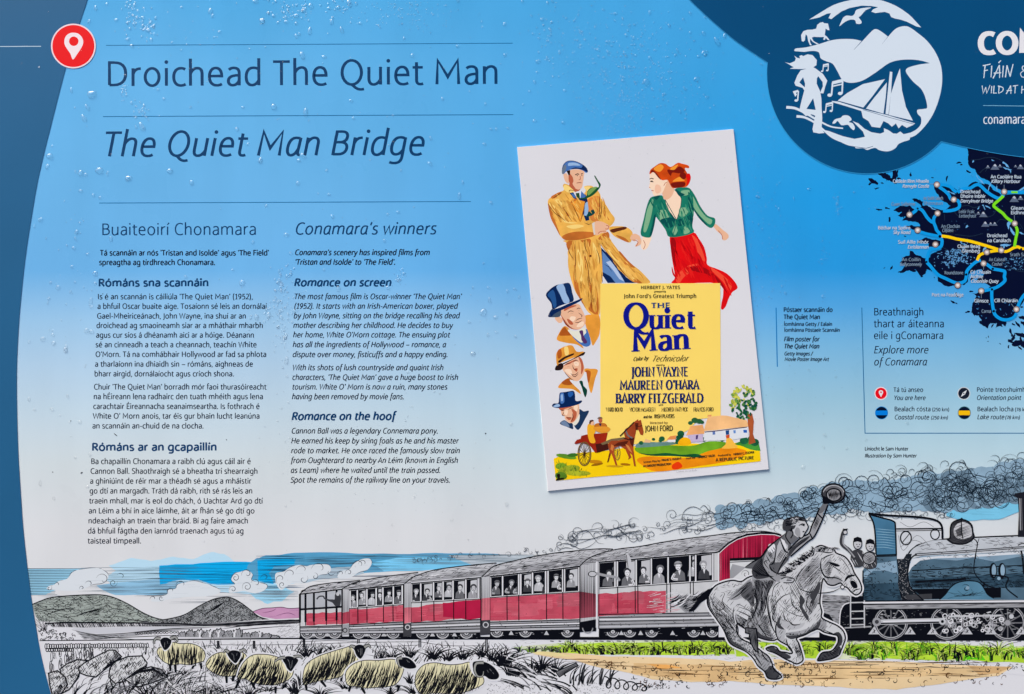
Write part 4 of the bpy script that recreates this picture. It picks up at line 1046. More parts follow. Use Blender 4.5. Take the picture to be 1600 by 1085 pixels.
w.build('printed_woman', poster)

# three men's heads in hats down the left side
def bust(ox, oy, hat, hat_d, hat_l, jacket, jacket_d, shape):
    q = P_(6, ox, oy)
    for pts, mt in shape['under']:
        q.fill(pts, mt, True, 4)
    q.fill(shape['face'], SKIN, True, 4)
    for pts in shape['dark']:
        q.fill(pts, SKIN_D, True, 4)
    for pts in shape['light']:
        q.fill(pts, SKIN_L, True, 4)
    q.up()
    for pts in shape['lines']:
        q.stroke(pts, 1.1, ink(84, 34, 24), smooth=True, taper=True)
    q.up()
    for pts, mt in shape['hat']:
        q.fill(pts, mt, True, 4)
    q.build('printed_head', poster)
OR = ink(226, 150, 56, .15, 80); OR_D = ink(176, 88, 32, .12, 80)
bust(835, 430, 0, 0, 0, 0, 0, dict(
    under=[([(340, 580), (420, 640), (560, 830), (480, 790), (360, 770), (260, 740), (270, 680)], OR), ([(340, 590), (380, 640), (430, 680), (350, 690), (280, 680)], OR_D), ([(570, 470), (660, 450), (740, 470), (742, 660), (690, 770), (660, 800), (630, 700), (590, 600)], OR),
           ([(430, 690), (560, 640), (600, 620), (640, 780), (560, 810)], BLU), ([(380, 620), (470, 640), (560, 600), (590, 650), (560, 690), (540, 770), (430, 690)], ink(226, 224, 206)), ([(510, 640), (550, 630), (560, 690), (600, 760), (570, 780), (536, 740), (530, 690)], ink(84, 50, 100)),
           ([(232, 490), (270, 470), (320, 500), (310, 540), (270, 540)], SKIN)],
    face=[(300, 400), (400, 340), (500, 330), (540, 390), (576, 470), (580, 540), (550, 590), (500, 620), (440, 610), (370, 570), (330, 520), (300, 460)],
    dark=[[(300, 450), (350, 520), (420, 600), (500, 620), (420, 612), (350, 560)], [(350, 370), (440, 345), (480, 350), (400, 380), (340, 410)], [(370, 500), (420, 520), (440, 560), (400, 560)]],
    light=[[(420, 470), (470, 480), (440, 530), (400, 500)], [(510, 540), (560, 530), (550, 580), (480, 590)]],
    lines=[[(376, 430), (410, 408), (450, 420)], [(480, 390), (500, 376), (524, 384)], [(470, 520), (500, 500), (545, 490)], [(460, 536), (500, 540), (540, 516)], [(500, 430), (540, 460), (530, 480)], [(330, 500), (360, 560), (430, 604)], [(410, 440), (440, 436)], [(496, 400), (516, 398)]],
    hat=[([(160, 470), (180, 410), (210, 380), (230, 420), (300, 400), (290, 470), (220, 480)], ink(70, 84, 100)), ([(155, 466), (200, 400), (290, 370), (400, 320), (490, 285), (545, 262), (530, 290), (460, 330), (330, 390), (230, 440), (190, 478)], BLU_D),
         ([(130, 230), (180, 160), (250, 115), (330, 98), (400, 96), (430, 200), (445, 290), (380, 320), (290, 350), (210, 390), (190, 320)], BLU_D), ([(250, 130), (330, 104), (360, 200), (400, 300), (340, 320), (290, 220)], BLU_L), ([(150, 226), (210, 170), (240, 240), (250, 350), (220, 370), (190, 280)], ink(40, 84, 140)), ([(330, 104), (390, 100), (420, 200), (436, 280), (400, 250), (370, 180)], ink(24, 48, 92))]))
bust(835, 540, 0, 0, 0, 0, 0, dict(
    under=[([(270, 480), (310, 420), (390, 370), (450, 420), (530, 550), (440, 500), (360, 490)], OR), ([(310, 420), (390, 375), (430, 440), (350, 450)], OR_D), ([(570, 270), (640, 265), (720, 280), (690, 380), (650, 540), (620, 480), (590, 360)], OR), ([(580, 290), (640, 300), (620, 420), (595, 380)], OR_D),
           ([(400, 390), (500, 410), (580, 300), (600, 380), (620, 520), (560, 540), (480, 480)], ink(222, 220, 222)), ([(510, 410), (545, 405), (560, 460), (600, 510), (580, 590), (556, 540), (536, 470)], ink(20, 62, 50))],
    face=[(320, 240), (400, 180), (500, 130), (550, 190), (570, 280), (540, 360), (490, 405), (430, 390), (370, 330), (330, 290)],
    dark=[[(500, 130), (540, 160), (560, 260), (530, 330), (530, 220)], [(330, 230), (420, 180), (480, 160), (400, 210)], [(450, 270), (490, 260), (480, 300)]],
    light=[[(340, 280), (410, 270), (430, 340), (390, 330)], [(450, 190), (500, 190), (500, 230), (460, 230)]],
    lines=[[(350, 220), (380, 204), (410, 212)], [(440, 190), (470, 170), (500, 180)], [(430, 220), (450, 270), (480, 270)], [(410, 320), (460, 335), (500, 300)], [(420, 330), (460, 356), (500, 320)], [(340, 300), (390, 360), (450, 400)], [(370, 244), (400, 236)], [(460, 204), (486, 200)]],
    hat=[([(236, 280), (250, 230), (310, 200), (330, 240), (300, 280)], ink(40, 26, 24)), ([(248, 170), (250, 90), (290, 40), (350, 10), (430, 0), (480, 70), (560, 70), (540, 110), (420, 150), (290, 200), (260, 230)], OR), ([(260, 70), (300, 40), (310, 120), (270, 150)], OR_D), ([(340, 20), (380, 20), (390, 100), (350, 110)], COAT_L),
         ([(270, 180), (340, 130), (440, 90), (440, 110), (350, 150), (290, 196)], DKL), ([(250, 240), (330, 200), (440, 150), (570, 74), (560, 110), (500, 130), (400, 180), (300, 230)], DKL)]))
bust(835, 540, 0, 0, 0, 0, 0, dict(
    under=[([(500, 730), (560, 750), (620, 745), (580, 830), (500, 960), (440, 900), (440, 950), (380, 930), (290, 890), (340, 850), (420, 880)], ink(32, 54, 86)), ([(300, 880), (350, 860), (400, 920), (350, 920)], ink(110, 130, 160)), ([(430, 870), (510, 780), (505, 860), (460, 910)], ink(226, 220, 206))],
    face=[(280, 710), (400, 680), (495, 660), (510, 740), (500, 800), (450, 870), (400, 880), (350, 840), (340, 800), (310, 790), (300, 740)],
    dark=[[(280, 712), (400, 684), (420, 700), (350, 720), (310, 740)], [(420, 720), (480, 760), (460, 850), (410, 870), (440, 790)], [(360, 810), (420, 830), (390, 850)]],
    light=[[(340, 740), (380, 740), (370, 790), (340, 780)], [(450, 690), (490, 680), (490, 740), (460, 740)]],
    lines=[[(290, 730), (320, 740), (345, 732)], [(380, 730), (420, 710), (440, 714)], [(340, 750), (320, 794), (350, 800)], [(360, 828), (400, 820), (430, 826)], [(430, 770), (440, 820), (420, 860)], [(490, 740), (500, 700)]],
    hat=[([(200, 690), (220, 660), (270, 656), (280, 600), (290, 540), (350, 530), (440, 516), (462, 560), (470, 630), (540, 626), (520, 660), (430, 690), (320, 708), (240, 710)], BLU_D), ([(290, 560), (330, 540), (340, 640), (300, 660)], BLU), ([(380, 540), (430, 526), (440, 560), (400, 590)], ink(40, 90, 160)), ([(214, 690), (270, 664), (290, 690), (240, 704)], BLU_L), ([(300, 570), (320, 556), (326, 620), (306, 630)], BLU_L)]))

# countryside along the foot of the poster
c = P_(196, 845, 620)
SKY_Y = ink(250, 214, 96); SUNY = ink(250, 204, 20, .06, 40); ORG = ink(242, 142, 22, .15, 60)
c.fill([(145, 705), (230, 670), (320, 655), (420, 640), (700, 620), (1080, 560), (1160, 545), (1500, 520), (1900, 540), (2300, 520), (2470, 500), (2490, 615), (2497, 735), (1900, 800), (1125, 870), (600, 915), (170, 956)], SUNY)
c.fill([(1090, 720), (1200, 680), (1500, 690), (1700, 690), (1900, 620), (2060, 570), (2300, 600), (2330, 660), (2100, 740), (1800, 790), (1500, 836), (1300, 850), (1180, 800)], ORG, True, 4)
c.fill([(1490, 780), (1560, 740), (1610, 790), (1560, 824), (1500, 824)], ink(230, 60, 16), True, 4)
c.fill([(1080, 620), (1090, 570), (1300, 545), (1700, 560), (1900, 510), (2100, 520), (2060, 580), (1900, 620), (1750, 670), (1500, 672), (1200, 660)], ink(112, 168, 40, .25, 60), True, 4)
c.fill([(1110, 640), (1250, 655), (1420, 640), (1600, 660), (1760, 650), (1840, 680), (1760, 692), (1500, 676), (1250, 672)], ink(24, 84, 50, .3, 60), True, 4)
c.fill([(1075, 575), (1110, 525), (1180, 520), (1260, 515), (1360, 520), (1480, 515), (1540, 540), (1380, 560), (1200, 575)], ink(110, 148, 140, .3, 60), True, 4)
c.fill([(2200, 540), (2300, 500), (2440, 480), (2490, 590), (2480, 615), (2380, 600), (2280, 560)], ink(70, 146, 56, .3, 60), True, 4)
for x, y, r in ((1140, 526, 26), (1280, 486, 20), (1376, 480, 34), (1360, 500, 22), (1590, 420, 40), (1580, 470, 44), (1560, 510, 40), (1846, 488, 30), (2060, 490, 24), (2430, 520, 50), (2390, 480, 40), (2310, 500, 50)):
    c.disc(x, y, r, ink(34, 96, 62, .35, 80), r * .85, n=12)
c.fill([(1170, 520), (1190, 480), (1250, 500), (1240, 525)], ink(230, 180, 130)); c.fill([(1430, 490), (1470, 450), (1540, 440), (1530, 490)], ink(226, 140, 80)); c.fill([(1440, 492), (1530, 488), (1530, 516), (1450, 518)], ink(226, 224, 226))
c.fill([(1666, 430), (1840, 424), (1846, 510), (1680, 520)], ink(196, 178, 206)); c.fill([(1650, 440), (1700, 334), (1840, 320), (1866, 420), (1680, 436)], ink(238, 170, 108, .12, 60)); c.fill([(1762, 440), (1790, 434), (1780, 486), (1760, 486)], ink(80, 60, 110))
for x, y, r in ((1700, 300, 28), (1750, 270, 40), (1800, 280, 36), (1830, 290, 26)):
    c.disc(x, y, r, ink(44, 92, 56, .3, 80), r * .8, n=12)
c.fill([(1860, 390), (1900, 386), (2300, 350), (2350, 346), (2360, 460), (2180, 490), (2000, 500), (1850, 500)], ink(220, 222, 226))
c.fill([(1850, 392), (1880, 290), (1900, 230), (2060, 214), (2110, 216), (2340, 270), (2360, 340), (2200, 356), (2000, 380)], ink(240, 184, 126, .14, 60))
c.fill([(1856, 398), (2000, 384), (2340, 344), (2340, 352), (2000, 394), (1866, 408)], ink(64, 44, 72))
c.fill([(1888, 226), (1900, 210), (1940, 206), (1936, 226)], ink(226, 150, 96)); c.fill([(1950, 400), (1980, 396), (1982, 430), (1952, 434)], ink(96, 120, 176)); c.fill([(2098, 386), (2140, 380), (2140, 430), (2104, 436)], ink(32, 72, 130)); c.fill([(2100, 440), (2144, 430), (2144, 470), (2108, 478)], ink(206, 80, 40))
c.fill([(2186, 384), (2214, 380), (2214, 416), (2190, 418)], ink(100, 140, 200)); c.fill([(2300, 380), (2340, 376), (2344, 410), (2304, 410)], ink(40, 96, 180))
c.fill([(1560, 540), (1580, 490), (1630, 462), (1690, 480), (1706, 530), (1640, 556)], ink(250, 176, 24, .1, 60), True, 4)
c.fill([(2110, 480), (2160, 474), (2200, 530), (2230, 580), (2060, 590), (2100, 540)], ink(246, 186, 70), True, 4)
c.fill([(2350, 200), (2400, 190), (2420, 280), (2410, 420), (2440, 520), (2360, 546), (2370, 420), (2350, 300)], ink(168, 84, 48, .2, 60))
for i in range(120):
    a_ = rng.uniform(0, 6.28); rr = math.sqrt(rng.random())
    x = 2300 + math.cos(a_) * 150 * rr; y = 60 + math.sin(a_) * 190 * rr
    if y > 150 and abs(x - 2270) > 120: continue
    q_ = (x - 2300) / 150 * .7 + (y - 60) / 190
    col = rng.choice([ink(24, 80, 62), ink(34, 92, 54), ink(70, 120, 60)]) if q_ > rng.uniform(-.7, .5) else rng.choice([ink(170, 178, 64), ink(206, 204, 84), ink(110, 150, 66)])
    c.disc(x, y, rng.uniform(14, 30), col, rng.uniform(9, 18), n=7, rot=rng.uniform(0, 3))
for x, y, wv, hv, col in ((290, 680, 120, 26, ink(90, 136, 40, .3)), (360, 664, 60, 22, ink(60, 110, 40)), (230, 790, 66, 40, ink(116, 150, 40, .3)), (320, 830, 130, 50, ink(150, 160, 40, .3)), (420, 870, 150, 30, ink(170, 176, 44, .3)), (230, 900, 70, 46, ink(90, 130, 40, .3)), (620, 740, 80, 22, ink(196, 130, 20)), (640, 770, 70, 14, ink(150, 100, 20)), (960, 770, 60, 14, ink(170, 110, 20)), (840, 790, 100, 12, ink(200, 150, 30))):
    c.disc(x, y, wv, col, hv, n=11, rot=rng.uniform(-.2, .2))
c.up()
for i in range(70):
    x = rng.uniform(180, 520); y = 760 + (x - 180) * .3 + rng.uniform(-20, 90)
    if y < 915: c.blade(x, y, rng.uniform(-8, 8), -rng.uniform(14, 40), rng.uniform(-8, 8), .8, rng.choice([ink(60, 96, 30), ink(100, 130, 40)]))
c.up()
c.fill([(172, 955), (176, 936), (196, 930), (180, 900), (190, 876), (214, 876), (222, 900), (214, 926), (262, 920), (262, 942)], ink(30, 26, 18))
c.build('printed_landscape', poster)

# horse and trap
t_ = P_(330, 845, 620)
BR = ink(160, 70, 36, .2, 90); BRD = ink(88, 36, 24); 
t_.ring(870, 640, 30, .8, ink(90, 70, 50), ry=80)
for a_ in range(0, 180, 30):
    t_.stroke([(870 - 30 * math.cos(math.radians(a_)), 640 - 80 * math.sin(math.radians(a_))), (870 + 30 * math.cos(math.radians(a_)), 640 + 80 * math.sin(math.radians(a_)))], .4, ink(110, 90, 60))
t_.fill([(380, 530), (410, 490), (450, 480), (460, 446), (520, 430), (760, 410), (740, 500), (760, 600), (620, 640), (560, 560), (470, 520), (400, 540)], ink(150, 40, 24, .2, 90))
t_.fill([(620, 540), (760, 520), (770, 600), (640, 640)], ink(70, 30, 24))
t_.fill([(530, 330), (560, 306), (610, 330), (620, 400), (600, 440), (620, 520), (560, 520), (530, 420)], ink(238, 172, 40), True, 4)
t_.fill([(610, 320), (660, 300), (740, 310), (756, 380), (700, 400), (620, 380)], ink(190, 110, 40), True, 4); t_.fill([(600, 350), (740, 340), (790, 370), (740, 410), (640, 400)], ink(226, 150, 50), True, 4)
t_.disc(580, 296, 24, SKIN, 30); t_.fill([(548, 300), (556, 270), (590, 262), (604, 276), (570, 290), (560, 320)], ink(80, 44, 30)); t_.disc(676, 270, 22, SKIN_D, 28); t_.fill([(640, 250), (660, 230), (690, 232), (704, 246), (670, 254)], ink(120, 90, 70)); t_.fill([(656, 306), (690, 304), (680, 340)], ink(30, 40, 80))
t_.fill([(680, 530), (800, 480), (950, 460), (960, 480), (820, 510), (700, 550)], ink(120, 100, 70))
t_.fill([(760, 540), (800, 500), (880, 500), (960, 480), (940, 400), (970, 360), (1010, 340), (1040, 300), (1080, 274), (1104, 256), (1110, 276), (1136, 262), (1150, 320), (1168, 400), (1160, 440), (1130, 430), (1110, 380), (1086, 370), (1072, 440), (1060, 500), (1050, 580), (1060, 660), (1080, 790), (1060, 790), (1036, 660), (1010, 640), (1030, 690), (990, 716), (1000, 690), (960, 600), (900, 560), (840, 580), (830, 640), (870, 780), (850, 780), (800, 640), (770, 740), (752, 750), (780, 630)], BR)
for pts in ([(1000, 500), (960, 560), (900, 560), (820, 560), (880, 520)], [(1070, 300), (1110, 300), (1100, 380), (1076, 380)], [(1000, 460), (1060, 470), (1050, 580), (1020, 540)], [(790, 640), (770, 740), (752, 750), (778, 640)]):
    t_.fill(pts, BRD)
t_.fill([(800, 540), (830, 560), (820, 620), (790, 600)], ink(206, 120, 60)); t_.fill([(960, 540), (1000, 560), (1040, 640), (1000, 610)], ink(210, 130, 70))
t_.up()
t_.stroke([(960, 370), (990, 440), (1040, 470)], 2.2, ink(110, 110, 110), smooth=True); t_.stroke([(900, 450), (960, 390), (1000, 350), (1060, 290)], 2.0, ink(50, 30, 24), smooth=True); t_.stroke([(1080, 330), (1110, 340), (1150, 330)], 1, DKL); t_.stroke([(940, 470), (1000, 490), (1060, 480)], 1.6, DKL)
t_.up()
t_.ring(495, 650, 72, 1.8, ink(110, 84, 48), ry=132, n=36); t_.ring(495, 650, 58, .6, ink(70, 50, 30), ry=118, n=36)
for a_ in range(0, 180, 24):
    t_.stroke([(495 - 60 * math.cos(math.radians(a_)), 650 - 120 * math.sin(math.radians(a_))), (495 + 60 * math.cos(math.radians(a_)), 650 + 120 * math.sin(math.radians(a_)))], .7, ink(84, 60, 34))
t_.disc(495, 652, 12, ink(60, 40, 26), 18)
t_.build('printed_cart', poster)

# yellow title block and its lettering
y = Art(190, PZ)
y.fill([(937.9, 443.4), (1125.3, 442.8), (1125.9, 560), (1126, 652), (1092, 655), (1076, 672), (1040, 690), (1000, 694), (938, 697)], ink(250, 214, 106, .02, 20))
yb = y.build('title_block', poster)
# the block lies above the coat but below cart and cottage
def pt(name, items, lay=400):
    a = Art(lay, PZ); last = None
    for it_ in items:
        s, x0, y0, x1, y1, cap, wd, col = it_[:8]
        if name != 'poster_title_text' and last is not None and (abs(y0 - last[1]) > 4 or x0 - last[0] > 6):
            a.build(name, poster); a = Art(lay, PZ)
        text(a, s, x0, y0, x1, y1, cap, wd, col, **(it_[8] if len(it_) > 8 else {}))
        last = (x1, y0)
    return a.build(name, poster)
PB = ink(22, 28, 134); NV = ink(26, 40, 96); SEP = ink(58, 50, 36)
pt('poster_title_text', [('THE', 1017.8, 481.6, 1046.6, 481.2, 7.8, 2.5, ink(24, 60, 124), dict(serif=True, contrast=.55)),
                         ('Q', 975.0, 513.8, 1012.5, 513.8, 39.5, 8.8, PB, dict(serif=True, contrast=.66)), ('uiet', 1015.5, 513.6, 1085.0, 513.2, 29.0, 7.4, PB, dict(serif=True, contrast=.66)),
                         ('Man', 990.0, 549.6, 1075.5, 545.5, 31.0, 8.0, PB, dict(serif=True, contrast=.66))])
pt('poster_credit_text', [('HERBERT J. YATES', 1001.5, 451.6, 1062, 451.6, 4.6, 1.1, ink(110, 94, 50), dict(serif=True)), ('presents', 1022, 457, 1040, 457, 2.6, .6, SEP, dict(it=True)),
                          ("John Ford's Greatest Triumph", 975, 465.8, 1087.6, 465.6, 5.8, 1.15, SEP, dict(serif=True, contrast=.5)),
                          ('Color by', 989, 564.2, 1012, 562.4, 5.6, .9, SEP, dict(it=True, slant=.5)), ('Technicolor', 1018, 565.0, 1073, 564.6, 9.0, 1.0, SEP, dict(it=True, slant=.55, contrast=.5)),
                          ('starring', 1025, 572, 1038, 571.6, 2.4, .5, SEP, dict(it=True))])
CN = dict(serif=True, contrast=.6)
pt('poster_credit_text', [('JOHN WAYNE', 987.5, 588.6, 1074.5, 588.2, 14.6, 3.3, NV, CN), ("MAUREEN O'HARA", 969.0, 609.2, 1091.5, 608.4, 14.2, 3.3, NV, CN), ('BARRY FITZGERALD', 962.6, 630.2, 1098.5, 629.6, 14.8, 3.4, NV, CN)])
pt('poster_credit_text', [('with', 1029, 634.2, 1036, 634.0, 2.4, .5, SEP), ('WARD BOND', 947.2, 643.2, 972.6, 643.2, 6.3, 1.05, SEP, dict(contrast=.4)), ('VICTOR McLAGLEN', 984, 643.4, 1023.6, 643.0, 6.3, .95, SEP, dict(contrast=.4)), ('MILDRED NATWICK', 1033.6, 643.2, 1074.2, 642.8, 6.3, .95, SEP, dict(contrast=.4)), ('FRANCIS FORD', 1083.6, 643.2, 1114.6, 642.8, 6.3, .95, SEP, dict(contrast=.4)),
                          ('and the', 1005.5, 653.6, 1018.5, 653.4, 4.0, .9, SEP), ('IRISH PLAYERS', 1022.4, 653.6, 1053.4, 653.2, 5.8, 1.0, SEP), ('Directed by', 1015.5, 662.4, 1043, 662, 2.9, .7, ink(130, 104, 56)), ('JOHN FORD', 1008.4, 674.0, 1051, 673.4, 8.4, 1.5, ink(46, 40, 34))])
pt('poster_credit_text', [('Screen Play by', 1005.5, 723.8, 1031.5, 721.2, 2.7, .6, SEP), ('FRANK S. NUGENT', 1034, 720.8, 1064.5, 717.8, 3.0, .8, SEP), ('From the', 1072, 718, 1086, 716.4, 2.6, .6, SEP), ('MAURICE WALSH', 1090, 716.2, 1117, 713.4, 3.2, .85, SEP), ('Produced by', 1122, 713.4, 1142, 711.6, 2.6, .6, SEP), ('MERIAN C. COOPER', 1146, 711.6, 1178, 708.2, 3.1, .8, SEP),
                          ('AN ARGOSY PRODUCTION', 1005.2, 730.0, 1048.5, 726.4, 3.0, .9, SEP), ('A REPUBLIC PICTURE', 1118.6, 721.2, 1177.5, 717.6, 4.8, 1.15, SEP, dict(contrast=.5)), ('Litho in U.S.A.', 1057, 738.4, 1089, 735.4, 2.0, .3, ink(150, 140, 150))])
# ------------------------------------------------------------------ the drawing along the foot of the board
rng = random.Random(21)
PEN = 1.5
BK = ink(22, 22, 26); PAPER = ink(215, 214, 218)
G1 = ink(188, 188, 192, .05, 50); G2 = ink(152, 152, 156, .10, 60); G3 = ink(104, 104, 108, .14, 70); G4 = ink(62, 62, 66, .2, 80)
CYAN = ink(22, 166, 226, .06, 20); CY2 = ink(120, 190, 222, .10, 25); CY3 = ink(178, 212, 230, .05, 20); BLUG = ink(86, 158, 196, .12, 25)
def ragged(pts, amp, it=2):
    P = list(pts)
    for _ in range(it):
        Q = []
        for i in range(len(P)):
            x0, y0 = P[i]; x1, y1 = P[(i + 1) % len(P)]
            Q += [(x0, y0), ((x0 + x1) / 2 + rng.uniform(-amp, amp), (y0 + y1) / 2 + rng.uniform(-amp, amp))]
        P = Q; amp *= .6
    return P

# --- sky wash and clouds
s = Art(20)
s.fill(ragged([(170, 884), (205, 872), (236, 877), (270, 870), (302, 874), (330, 863), (350, 866), (366, 878), (420, 880), (640, 868), (640, 872), (500, 900), (400, 930), (300, 925), (200, 900)], 1.5), ink(182, 216, 234))
s.fill([(38, 889), (150, 888), (132, 900), (112, 908), (96, 918), (70, 930), (44, 930)], ink(150, 202, 226, .06, 30))
s.fill(ragged([(200, 888), (250, 886), (260, 896), (250, 920), (215, 925), (180, 922), (165, 905), (175, 895)], 2), CY3)
s.fill(ragged([(150, 915), (250, 905), (330, 912), (330, 925), (240, 930), (180, 930)], 1.5), ink(140, 186, 214, .1, 30))
s.fill(ragged([(249, 884), (300, 882), (350, 878), (395, 879), (420, 882), (500, 880), (520, 892), (470, 905), (400, 912), (340, 914), (310, 906), (270, 908), (250, 914)], 1.2), CYAN)
s.fill(ragged([(400, 873), (416, 868), (460, 864), (540, 864), (620, 866), (700, 865), (780, 866), (800, 870), (760, 880), (680, 890), (560, 896), (480, 900), (430, 910), (400, 918), (385, 900), (388, 882)], 1.5), BLUG)
s.fill(ragged([(402, 876), (440, 872), (462, 874), (460, 882), (430, 884), (420, 896), (428, 912), (404, 918)], 1.0), CYAN)
s.fill(ragged([(580, 880), (620, 872), (700, 872), (770, 874), (740, 884), (660, 892), (600, 893)], 1.5), ink(120, 196, 232, .1, 30))
s.fill(ragged([(700, 868), (800, 868), (880, 868), (860, 872), (800, 880), (740, 884)], 1), ink(186, 196, 204))
s.fill(ragged([(392, 905), (440, 915), (460, 925), (440, 940), (418, 944), (400, 936), (388, 920)], 2), ink(156, 208, 232))
s.fill(ragged([(500, 890), (560, 886), (570, 896), (520, 904), (470, 912), (450, 905)], 1.5), ink(170, 190, 204))
s.up()
def hlines(x0, x1, y0, y1, n, wd, col, ln=(30, 120)):
    for i in range(n):
        y = rng.uniform(y0, y1); L = rng.uniform(*ln); x = rng.uniform(x0, max(x0 + 1, x1 - L))
        s.stroke([(x, y), (x + L / 2, y + rng.uniform(-.4, .3)), (min(x + L, x1 + 6), y - rng.uniform(-.3, .6))], .62 * wd * rng.uniform(.6, 1.2), col, taper=True)
SK = ink(70, 92, 110)
for i in range(17):
    y = 889 + i * 2.55
    xe = 152 - i * 4.2 + rng.uniform(-8, 8)
    s.stroke([(38 + i * .45, y), (max(60, xe), y - .3)], .8, SK, taper=False, w1=.4)
hlines(56, 130, 930, 936, 5, .6, SK, (30, 70))
hlines(120, 260, 886, 930, 26, .7, ink(96, 112, 126)); hlines(200, 330, 884, 932, 44, .8, ink(70, 90, 104)); hlines(250, 420, 880, 912, 26, .7, ink(20, 86, 130)); hlines(240, 420, 912, 944, 30, .7, ink(120, 126, 136))
hlines(400, 470, 868, 920, 44, .8, ink(30, 80, 112)); hlines(460, 640, 866, 890, 40, .8, ink(60, 92, 112)); hlines(600, 860, 866, 882, 44, .7, ink(100, 116, 128)); hlines(440, 700, 886, 912, 36, .7, ink(120, 126, 136)); hlines(388, 460, 916, 940, 22, .7, ink(110, 130, 144)); hlines(400, 460, 918, 938, 8, .6, SK)
s.up()
CW = ink(206, 218, 228)
CW = ink(212, 217, 222)
Z2 = lambda pts: [(400 + x / 3.807, 800 + y / 3.807) for x, y in pts]
ZL = lambda pts: [(30 + x / 5.3333, 882 + y / 5.3333) for x, y in pts]
ZM = lambda pts: [(320 + x / 5.3333, 882 + y / 5.3333) for x, y in pts]
def cloud(outline, curls):
    Q = spline(outline, True, 4)
    s.fill(Q, CW)
    s.up()
    ys = [p[1] for p in Q]; xs = [p[0] for p in Q]
    for i in range(9):
        y = rng.uniform(min(ys) + 3, max(ys)); x = rng.uniform(min(xs), max(xs)); L = rng.uniform(8, 26)
        s.stroke([(x, y), (x + L, y - .3)], .4, ink(120, 136, 150), taper=True)
    n = len(Q)
    i = 0
    while i < n:                     # broken scalloped pen line round the top
        L = rng.randint(5, 9)
        seg = [Q[(i + j) % n] for j in range(L)]
        cy = sum(ys) / n
        if seg[0][1] < cy + 4: s.stroke(seg, .6, ink(52, 68, 82), taper=True)
        i += L + rng.randint(0, 3)
    for x, y, r, tn, a0 in curls:
        s.spiral(x, y, r, tn, a0, .62, ink(36, 48, 60))
cloud(ZL([(230, 206), (250, 180), (290, 170), (330, 140), (400, 120), (440, 66), (520, 40), (640, 30), (730, 66), (740, 120), (690, 160), (610, 170), (520, 212), (400, 222), (300, 214)]), [(128, 919, 4, 1, 2.6), (140, 913, 7, .6, 3.3), (161, 906, 11, .9, 3.4), (177, 911, 6.5, 1.5, 5.9), (190, 902, 8, .5, 3.6), (77, 919, 4.5, 1, 5.5), (90, 914, 5, .6, 3.2)])
cloud(ZL([(1100, 306), (1130, 276), (1200, 262), (1236, 246), (1240, 212), (1300, 204), (1320, 166), (1390, 150), (1460, 136), (1540, 156), (1600, 176), (1680, 220), (1600, 262), (1400, 272), (1250, 292), (1180, 310)]), [(240, 936, 6, .6, 3.0), (252, 935, 4.5, 1.1, .5), (268, 924, 8, .6, 2.7), (285, 915, 11, .5, 3.1)])
cloud(ZM([(225, 110), (250, 74), (300, 62), (350, 48), (400, 84), (390, 130), (450, 150), (520, 172), (500, 214), (420, 242), (330, 224), (260, 232), (205, 236), (206, 190), (250, 164), (225, 140)]), [(368, 903, 7, 1.5, 3.0), (386, 897, 9, 1.0, 2.8), (364, 921, 6, 1.2, 2.9), (386, 917, 8, 1.5, 2.6), (400, 912, 8, .8, 3.3), (414, 903, 7, .8, 3.0)])
cloud(Z2([(116, 410), (118, 366), (170, 352), (205, 328), (260, 316), (300, 322), (330, 316), (380, 310), (432, 314), (446, 344), (426, 370), (380, 376), (350, 396), (310, 402), (280, 424), (220, 424), (180, 446), (150, 466), (126, 440)]), [(439, 905, 9, .8, 2.2), (455, 898, 11, .6, 3.0), (474, 892, 12, .5, 3.2), (500, 890, 14, .6, 3.2), (441, 914, 6, 1.3, .4), (474, 905, 8, .9, 5.6), (492, 901, 6, 1, 4.6), (515, 893, 9, .5, .2)])
cloud(Z2([(484, 384), (510, 352), (556, 342), (576, 312), (620, 284), (672, 278), (690, 302), (664, 344), (610, 362), (560, 392), (506, 398)]), [(533, 897, 7, .7, 2.6), (545, 895, 6, 1.0, 2.8), (562, 884, 12, .55, 3.1), (568, 881, 8, .6, 3.1)])
s.build('printed_sky', board)

# --- hills
h = Art(62)
def hill(art, top, base, col, dots, hat):
    P = top + base
    art.fill(P, col)
    art.up()
    for ang, gap, wd, keep in hat:
        art.hatch(P, ang, gap, wd, BK, brk=14, keep=keep, wob=.2, rnd=rng)
    xs = [p[0] for p in P]; ys = [p[1] for p in P]
    n = 0
    while n < dots:
        x = rng.uniform(min(xs), max(xs)); y = rng.uniform(min(ys), max(ys))
        if inside((x, y), P):
            n += 1
            L = rng.uniform(.8, 2.6); a_ = rng.uniform(-.6, 3.4)
            art.stroke([(x, y), (x + L * math.cos(a_) * .6 + .3, y + L * .4), (x + L * math.cos(a_), y + L * math.sin(a_) * .8)], rng.uniform(.4, 1.0), BK, taper=True)
    art.up()
    art.stroke(top, 1.1, BK)
far = spline([(395, 956), (410, 951), (425, 950), (440, 949), (452, 951), (470, 950)], False, 4)
h.fill(far + [(470, 970), (440, 969), (410, 964)], ink(192, 142, 176, .1, 40)); h.up(); h.stroke(far, .7, ink(70, 40, 66))
for P in ([(410, 958), (425, 955), (432, 951)], [(432, 962), (450, 958), (462, 962)], [(420, 964), (440, 962)], [(452, 955), (466, 954)]):
    h.stroke(P, .6, ink(110, 60, 100), smooth=True, taper=True)
h.up()
top2 = spline([(240, 971), (270, 966), (290, 960), (310, 948), (330, 938), (345, 934), (360, 934), (376, 942), (392, 954), (405, 964), (422, 969)], False, 5)
hill(h, top2, [(400, 972), (330, 976), (280, 976)], ink(146, 148, 150, .1, 60), 620, [(-32, 1.9, .7, .7), (24, 2.4, .6, .5), (80, 3.0, .6, .4)])
